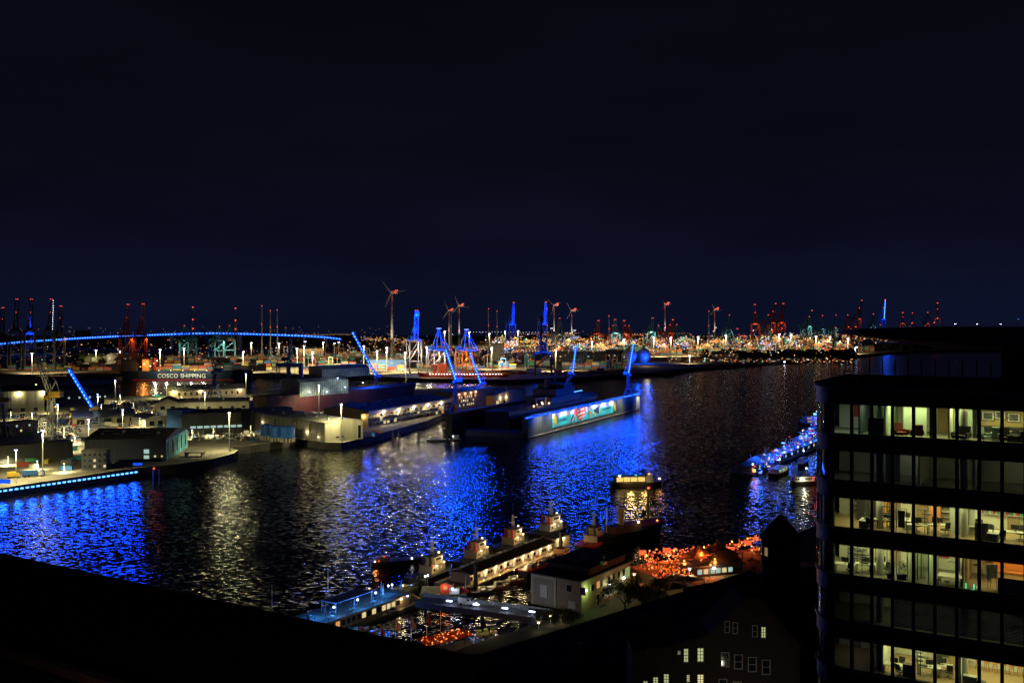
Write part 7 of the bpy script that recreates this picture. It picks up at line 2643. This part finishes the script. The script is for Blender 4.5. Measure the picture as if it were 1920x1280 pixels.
for i, (x, z, w, h) in enumerate(((15.6, 1.75, .95, .75), (16.7, 1.85, .85, .7), (17.9, 1.7, .95, .75))):
    t = thing('wall_picture', ('framed dark picture nearest the column', 'framed grey picture in the middle', 'framed dark picture over the sofa end')[i], 'picture', wld(x, 4.36, fl(0) + z), orz, 'framed pictures')
    MB().bb(-w / 2, w / 2, -.02, .02, -h / 2, h / 2).build('frame', M_CHAIR, t)
    MB().bb(-w / 2 + .05, w / 2 - .05, -.03, -.021, -h / 2 + .05, h / 2 - .05).build('mount', M_WHITE, t)
    MB().bb(-w / 2 + .16, w / 2 - .16, -.04, -.031, -h / 2 + .13, h / 2 - .13).build('print', mat('photo_print', (.10, .10, .09), vary=.8, scale=6), t)
for i, x in enumerate((16.5, 17.7)):
    t = thing('pendant_lamp', ('black pendant lamp over the round table', 'black pendant lamp over the sofa end')[i], 'lamp', wld(x, 2.9, fl(0) + 1.75), orz, 'pendant lamps')
    MB().tube((0, 0, 0), (0, 0, .22), .2, 12, .06).build('shade', M_CHAIR, t)
    MB().tube((0, 0, .22), (0, 0, .86), .012, 4).build('cord', M_CHAIR, t)
t = thing('sideboard', 'low dark sideboard with yellow boxes by the window', 'sideboard', wld(19.6, 1.3, fl(0) + .01), orz)
MB().bb(-1.6, 1.6, -.25, .25, 0, .6).build('carcass', M_CH2, t)
for i in range(4):
    ub('door', mat('sideboard_front', (.09, .08, .05), vary=.2), (-1.2 + i * .8, -.27, .3), (.74, .03, .5), t)
for i, (x, m_) in enumerate(((18.9, M_CHAIR), (19.5, M_YEL), (20.2, M_CH2))):
    tag(MB().box((0, 0, .17), (.5, .3, .32)).bb(-.26, .26, -.16, .16, .3, .35).build('storage_box', m_, None, wld(x, 1.3, fl(0) + .62)), ('black storage box on the sideboard', 'yellow storage box on the sideboard', 'olive storage box on the sideboard')[i], 'box', 'boxes on the sideboard')
t = thing('television', 'black television on the dim corner wall', 'television', wld(3.86, 3.0, fl(0) + 1.2), orz + PI / 2)
MB().bb(-1.1, 1.1, -.04, .04, 0, 1.0).build('panel', M_CHAIR, t)
MB().bb(-.3, .3, -.1, -.04, .3, .6).build('bracket', M_STEEL, t)
# storey 3 extras: wardrobe rail, standing lamps, shelf and pictures
t = thing('coat_stand', 'coat rail with a hanging black coat on the third storey', 'coat stand', wld(8.1, 1.2, fl(2) + .01), orz)
MB().tube((-.4, 0, 0), (-.4, 0, 1.9), .025, 5).tube((.4, 0, 0), (.4, 0, 1.9), .025, 5).tube((-.4, 0, 1.9), (.4, 0, 1.9), .025, 5).build('rail', M_STEEL, t)
MB().ext_y([(-.28, 1.75), (.28, 1.75), (.24, 1.0), (.26, .4), (-.26, .4), (-.24, 1.0)], -.09, .09).build('coat', M_CHAIR, t)
for i, (x, k) in enumerate(((6.9, 2), (10.2, 2), (9.8, 5), (4.2, 3))):
    t = thing('shelf_stand', ('branching steel display stand nearest the corner column', 'branching steel display stand in mid office', 'branching steel stand on the sixth storey', 'branching steel stand on the fourth storey')[i], 'stand', wld(x, 1.7, fl(k) + .01), orz, 'branching display stands')
    MB().tube((0, 0, 0), (0, 0, 2.0), .03, 5).build('pole', M_CHAIR, t)
    for q in range(4):
        MB().box((.18 * (-1) ** q, 0, .9 + q * .33), (.7, .4, .05)).build('tray', M_CHAIR, t)
for i, (x, k) in enumerate(((15.9, 2), (18.1, 2), (20.2, 2))):
    t = thing('wall_shelf', ('white wall shelf with red files, nearest the screen wall', 'white wall shelf with red files in the middle', 'white wall shelf with red files at the far end')[i], 'shelf', wld(x, 6.4, fl(k) + 1.2), orz, 'wall shelves of the third storey')
    for z in (0, .5, 1.0):
        MB().bb(-.95, .95, -.18, .18, z, z + .04).build('board', M_SHEL, t)
    for j in range(12):
        MB().bb(-.85 + j * .14, -.75 + j * .14, -.12, .12, .54 if j % 2 else .04, .88 if j % 2 else .36).build('file', M_REDP if j % 3 == 0 else (M_SHEL if j % 3 == 1 else CM['teal']), t)
# storey 4: plants, table, flip chart, green lamp, bench
for i, x in enumerate((7.0, 7.9, 8.3)):
    t = thing('potted_plant', ('tall dark pot plant by the column', 'pot plant in the middle of the window row', 'pot plant nearest the glass partition')[i], 'plant', wld(x, 1.0 + .2 * i, fl(3) + .01), 0, 'pot plants of the fourth storey')
    MB().tube((0, 0, 0), (0, 0, .45), .18, 10, .22).build('pot', M_CHAIR, t)
    lf = MB()
    for q in range(46):
        an, hh = rnd.uniform(0, 6.28), rnd.uniform(.5, 1.5)
        c = Vector((math.cos(an) * .3 * rnd.random(), math.sin(an) * .3 * rnd.random(), hh))
        u = Vector((math.cos(an), math.sin(an), rnd.uniform(-.3, .6))).normalized() * .16
        w = Vector((-math.sin(an), math.cos(an), 0)) * .07
        lf.raw([c - u, c + w, c + u, c - w], [(0, 1, 2, 3)])
    lf.tube((0, 0, .4), (0, 0, 1.4), .02, 5)
    lf.build('foliage', mat('plant_leaf', (.03, .05, .02), vary=.4), t)
t = thing('meeting_table', 'pale square meeting table on the fourth storey', 'table', wld(12.6, 1.6, fl(3) + .01), orz)
MB().bb(-.9, .9, -.7, .7, .70, .75).build('top', M_DESK, t)
for sx in (-1, 1):
    for sy in (-1, 1):
        MB().tube((sx * .8, sy * .6, 0), (sx * .8, sy * .6, .7), .03, 5).build('leg', M_STEEL, t)
for i, (x, y) in enumerate(((11.5, 1.0), (12.4, .75), (13.3, .9))):
    t = thing('round_stool', ('round black stool nearest the sage wall', 'round black stool in front of the meeting table', 'round black stool nearest the ochre wall')[i], 'stool', wld(x, y, fl(3) + .01), 0, 'stools at the meeting table')
    MB().tube((0, 0, .42), (0, 0, .48), .22, 14).build('seat', M_CHAIR, t)
    MB().tube((0, 0, 0), (0, 0, .42), .03, 6).tube((0, 0, 0), (0, 0, .03), .2, 12).build('leg', M_CHAIR, t)
for i, x in enumerate((12.7, 15.0)):
    t = thing('pendant_lamp', ('flat black pendant over the meeting table', 'flat black pendant in the orange room')[i], 'lamp', wld(x, 1.8, fl(3) + 1.75), orz, 'pendant lamps')
    MB().tube((0, 0, 0), (0, 0, .1), .42, 14, .12).build('shade', M_CHAIR, t)
    MB().tube((0, 0, .1), (0, 0, .86), .012, 4).build('cord', M_CHAIR, t)
t = thing('flip_chart', 'white flip chart on three legs in the orange room', 'flip chart', wld(16.2, 2.0, fl(3) + .01), orz + .3)
MB().bb(-.4, .4, -.02, .02, .8, 1.9).build('board', M_WHITE, t)
for x, y in ((-.35, -.1), (.35, -.1), (0, .5)):
    MB().tube((x, y, 0), (x * .6, 0, 1.7), .02, 5).build('leg', M_CHAIR, t)
t = thing('green_light_frame', 'small frame glowing green on the floor by the window', 'lamp', wld(14.4, .9, fl(3) + .01), orz)
for x in (-.28, .28):
    MB().bb(x - .03, x + .03, -.03, .03, 0, .45).build('tube', E_GREEN, t)
MB().ball((.6, 0, .25), .12, 8, 6).build('globe', E_GREEN, t)
lamp(t, (.2, -.2, .4), 1.6, (.05, 1, .5), .08)
t = thing('lounge_bench', 'dark lounge bench with grey cushions before the orange wall', 'bench', wld(18.3, 1.5, fl(3) + .01), orz)
MB().bb(-1.2, 1.2, -.4, .4, .1, .45).build('seat', M_CHAIR, t)
MB().bb(-1.2, 1.2, -.5, -.38, .1, 1.15).build('backrest', M_CHAIR, t)
for x in (-.7, .1, .8):
    MB().box((x, -.2, .55), (.5, .3, .2)).build('cushion', M_DESK, t)
t = thing('orange_counter', 'long orange counter lit from above', 'counter', wld(19.5, 4.4, fl(3) + .01), orz)
MB().bb(-3, 3, -.3, .3, .85, .95).build('top', M_ORW, t)
MB().bb(-2.9, 2.9, -.2, .28, 0, .85).build('front', M_TANW, t)
for i in range(5):
    x = 7.0 + .17 * i
glassp = thing('folding_partition', 'folding glass partition with pale posts on the fourth storey', 'partition', wld(9.3, 1.0, fl(3) + .01), orz + .5)
for i in range(6):
    MB().bb(i * .26 - .03, i * .26 + .03, i * .3, i * .3 + .06, 0, 2.35).build('post', M_SHEL if i % 2 else M_CHAIR, glassp)
    MB().bb(i * .26 + .03, i * .26 + .22, i * .3 + .02, i * .3 + .04, .05, 2.3).build('pane', M_GLASS, glassp)
# storey 6: stools along the counter, cabinet
for i in range(6):
    t = thing('bar_stool', 'orange timber bar stool at the back of the sixth storey', 'stool', wld(14.6 + i * .75, 5.6, fl(5) + .01), 0, 'timber bar stools')
    MB().tube((0, 0, .72), (0, 0, .78), .2, 10).build('seat', M_ORC, t)
    for q in range(3):
        MB().tube((math.cos(q * 2.1) * .25, math.sin(q * 2.1) * .25, 0), (math.cos(q * 2.1) * .12, math.sin(q * 2.1) * .12, .72), .03, 5).build('leg', M_ORC, t)
t = thing('low_cabinet', 'grey low cabinet with a dark bin on the sixth storey', 'cabinet', wld(14.4, 1.1, fl(5) + .01), orz)
MB().bb(-.5, .5, -.3, .3, 0, .9).build('carcass', M_DESK, t)
for i in range(3):
    ub('drawer', M_SHEL, (0, -.31, .2 + i * .28), (.9, .03, .25), t)
tag(MB().tube((0, 0, 0), (0, 0, .6), .28, 12, .33).tube((0, 0, .6), (0, 0, .63), .34, 12).build('waste_bin', M_CHAIR, None, wld(15.4, 1.0, fl(5) + .01)), 'dark round bin beside the low cabinet', 'bin')
t = thing('dark_cabinet', 'dark red cabinet by the window on the sixth storey', 'cabinet', wld(8.9, .9, fl(5) + .01), orz)
MB().bb(-.45, .45, -.3, .3, 0, 1.1).build('carcass', mat('maroon_lacquer', (.06, .015, .012), vary=.2), t)
for s in (-1, 1):
    ub('door', mat('maroon_lacquer', (0, 0, 0)), (s * .22, -.31, .55), (.42, .03, 1.0), t)

# ---------------------------------------------------------------- roofs of the near side
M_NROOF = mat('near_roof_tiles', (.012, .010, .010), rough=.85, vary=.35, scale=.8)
# big roof at the lower left: eave line seen from above
e0, e1 = A(-60, 1028, 0), None
zr = 70.0
p0 = G(-120, 1010, zr); p1 = G(905, 1232, zr)
dv = p1 - p0
rz_ = math.atan2(dv.y, dv.x)
nb = thing('near_house', 'dark roofed house filling the lower left corner', 'house', (p0.x, p0.y, 30), rz_)
L_ = dv.length
MB().bb(0, L_, -40, -.6, -25, zr - 30 - .4).build('wall', M_DKWALL, nb)
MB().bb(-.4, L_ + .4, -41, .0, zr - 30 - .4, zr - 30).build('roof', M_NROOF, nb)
MB().bb(0, L_, -15.2, -14.6, zr - 30, zr - 29.5).build('ridge_beam', mat('ridge_stone', (.10, .07, .06), vary=.3), nb)
sl_ = MB()
for i in range(26):
    sl_.bb(0, L_, -16 - i * .9, -15.75 - i * .9, zr - 30 + .001, zr - 30 + .12)
o = sl_.build('roof_slats', M_NROOF, nb); o['kind'] = 'stuff'
rl_ = thing('roof_fill_lamp', 'unseen warm fill lamp added to brighten the near roof', 'lamp', (-24, 46, zr))  # added out of view to lift the dark roof
MB().tube((0, 0, 0), (0, 0, 2.2), .06, 6).build('post', M_STEEL, rl_)  # post of the added roof fill lamp
ub('lamp_head', E_WARM, (0, 0, 2.3), (.3, .3, .25), rl_)  # head of the added roof fill lamp
lamp(rl_, (0, .4, 2.2), 150, (1, .5, .3), .15)
# long roof in the lower middle
q0, q1 = G(868, 1236, 40), G(1400, 1071, 40)
dv = q1 - q0
L_ = dv.length
lh = thing('long_house', 'long dark roofed house below the gangway', 'house', (q0.x, q0.y, 0), math.atan2(dv.y, dv.x))
MB().bb(0, L_, -30, -.5, -5, 39.6).build('wall', M_DKWALL, lh)
MB().ext_x([(0, 39.6), (0, 40), (-9, 46), (-18, 40), (-18, 39.6)], -.5, L_ + .5)
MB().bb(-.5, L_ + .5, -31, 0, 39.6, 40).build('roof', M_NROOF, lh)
for x, y, s in ((18, -7, .9), (36, -4.5, .9), (58, -9, .9)):
    w = ub('roof_light', M_FRAME, (x, y, 40.08), (s, s * 1.2, .12), lh)
    ub('pane', mat('dim_skylight', (.3, .33, .35), rough=.3, vary=.2), (0, 0, .5), (.8, .84, .5), w)
for i in range(3):
    MB().bb(12 + i * 18, 13 + i * 18, -12, -11, 40, 41.8).build('chimney', M_BRICK, lh)
# gabled brick house with framed windows
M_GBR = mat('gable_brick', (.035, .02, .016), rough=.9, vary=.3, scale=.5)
D_ = 118.0


def hp(px, py):
    return A(px, py, D_)


gh = thing('gabled_house', 'dark brick gabled house with pale framed windows', 'house', (hp(1185, 1280).x, D_, 0))
gx0 = gh.location.x


def gl(px, py):
    q = hp(px, py)
    return q.x - gx0, q.z


prof = [gl(1185, 1400), gl(1500, 1400), gl(1500, 1215), gl(1470, 1180), gl(1425, 1125), gl(1395, 1125), gl(1330, 1190), gl(1260, 1212), gl(1185, 1222)]
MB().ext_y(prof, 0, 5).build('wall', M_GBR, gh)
rf = MB()
for (a, b) in zip(prof[2:-1], prof[3:]):
    n_ = Vector((a[1] - b[1], 0, b[0] - a[0])).normalized() * .3
    if n_.z < 0:
        n_ = -n_
    rf.raw([(a[0], -.4, a[1]), (b[0], -.4, b[1]), (b[0] + n_.x, -.4, b[1] + n_.z), (a[0] + n_.x, -.4, a[1] + n_.z),
            (a[0], 5.4, a[1]), (b[0], 5.4, b[1]), (b[0] + n_.x, 5.4, b[1] + n_.z), (a[0] + n_.x, 5.4, a[1] + n_.z)],
           [(0, 1, 2, 3), (7, 6, 5, 4), (3, 2, 6, 7), (0, 4, 5, 1), (0, 3, 7, 4), (1, 5, 6, 2)])
rf.build('roof', M_NROOF, gh)
M_WF = mat('house_window_frame', (.42, .40, .34), vary=.1)
E_HW = emi('house_window_lit', (.85, .86, .40), .55)
E_HW2 = emi('house_window_bright', (1, .92, .42), .8)


def hwin(px, py, w, h, lit=None, par=gh):
    x, z = gl(px, py)
    w, h = w / FPX * D_, h / FPX * D_
    f_ = thing('window', None, None, (x, -.12, z))
    f_.parent = par
    fm_ = MB()
    fm_.bb(-w / 2, w / 2, -.06, .1, h / 2 - .09, h / 2).bb(-w / 2, w / 2, -.06, .1, -h / 2, -h / 2 + .09)
    fm_.bb(-w / 2, -w / 2 + .09, -.06, .1, -h / 2 + .09, h / 2 - .09).bb(w / 2 - .09, w / 2, -.06, .1, -h / 2 + .09, h / 2 - .09)
    fm_.bb(-w / 2 + .09, w / 2 - .09, -.05, .08, -.03, .03)
    if lit:
        fm_.bb(-.03, .03, -.05, .08, -h / 2 + .09, h / 2 - .09)
        fm_.bb(-w / 2 + .09, w / 2 - .09, -.05, .08, h * .22, h * .22 + .04)
        fm_.bb(-w / 2 + .09, w / 2 - .09, -.05, .08, -h * .24, -h * .24 + .04)
    fm_.build('frame', M_WF, f_)
    MB().bb(-w / 2 + .05, w / 2 - .05, .02, .06, -h / 2 + .05, h / 2 - .05).build('pane', lit or M_DARKWIN, f_)


for px, py, l in ((1363, 1174, None), (1378, 1176, None), (1415, 1182, None), (1431, 1184, E_HW)):
    hwin(px, py, 10, 22, l)
for px, py, l in ((1359, 1235, None), (1384, 1239, None), (1410, 1244, None), (1436, 1249, None), (1355, 1285, None), (1382, 1290, None)):
    hwin(px, py, 16, 28, l)
for px, py, w, h, l in ((1286, 1227, 10, 27, E_HW), (1313, 1226, 13, 27, E_HW), (1273, 1222, 7, 9, E_HW), (1313, 1272, 13, 20, E_HW2), (1290, 1270, 7, 15, E_HW2), (1249, 1272, 11, 22, E_HW), (1229, 1276, 11, 18, E_HW), (1210, 1280, 10, 12, E_HW)):
    hwin(px, py, w, h, l)
fl_ = thing('facade_fill_lamp', 'unseen fill lamp added to brighten the gabled house front', 'lamp post', (hp(1385, 1280).x, D_ - 11, 5))  # lamp post added out of view to light the gable front
MB().tube((0, 0, 0), (0, 0, 41), .2, 8, .12).build('post', M_STEEL, fl_)  # post of the added facade fill lamp
ub('lamp_head', E_WARM, (0, 0, 41.2), (.6, .4, .3), fl_)  # head of the added facade fill lamp
lamp(fl_, (0, .3, 40.8), 420, (1, .9, .7), .3)
# faint light from the street below
sl_ = mast(1100, 1245, 1300, 'small street lamp hidden between the dark roofs', z=20, e=E_WARM, heads=1, power=60, col=WARM, r=.08, group=None)
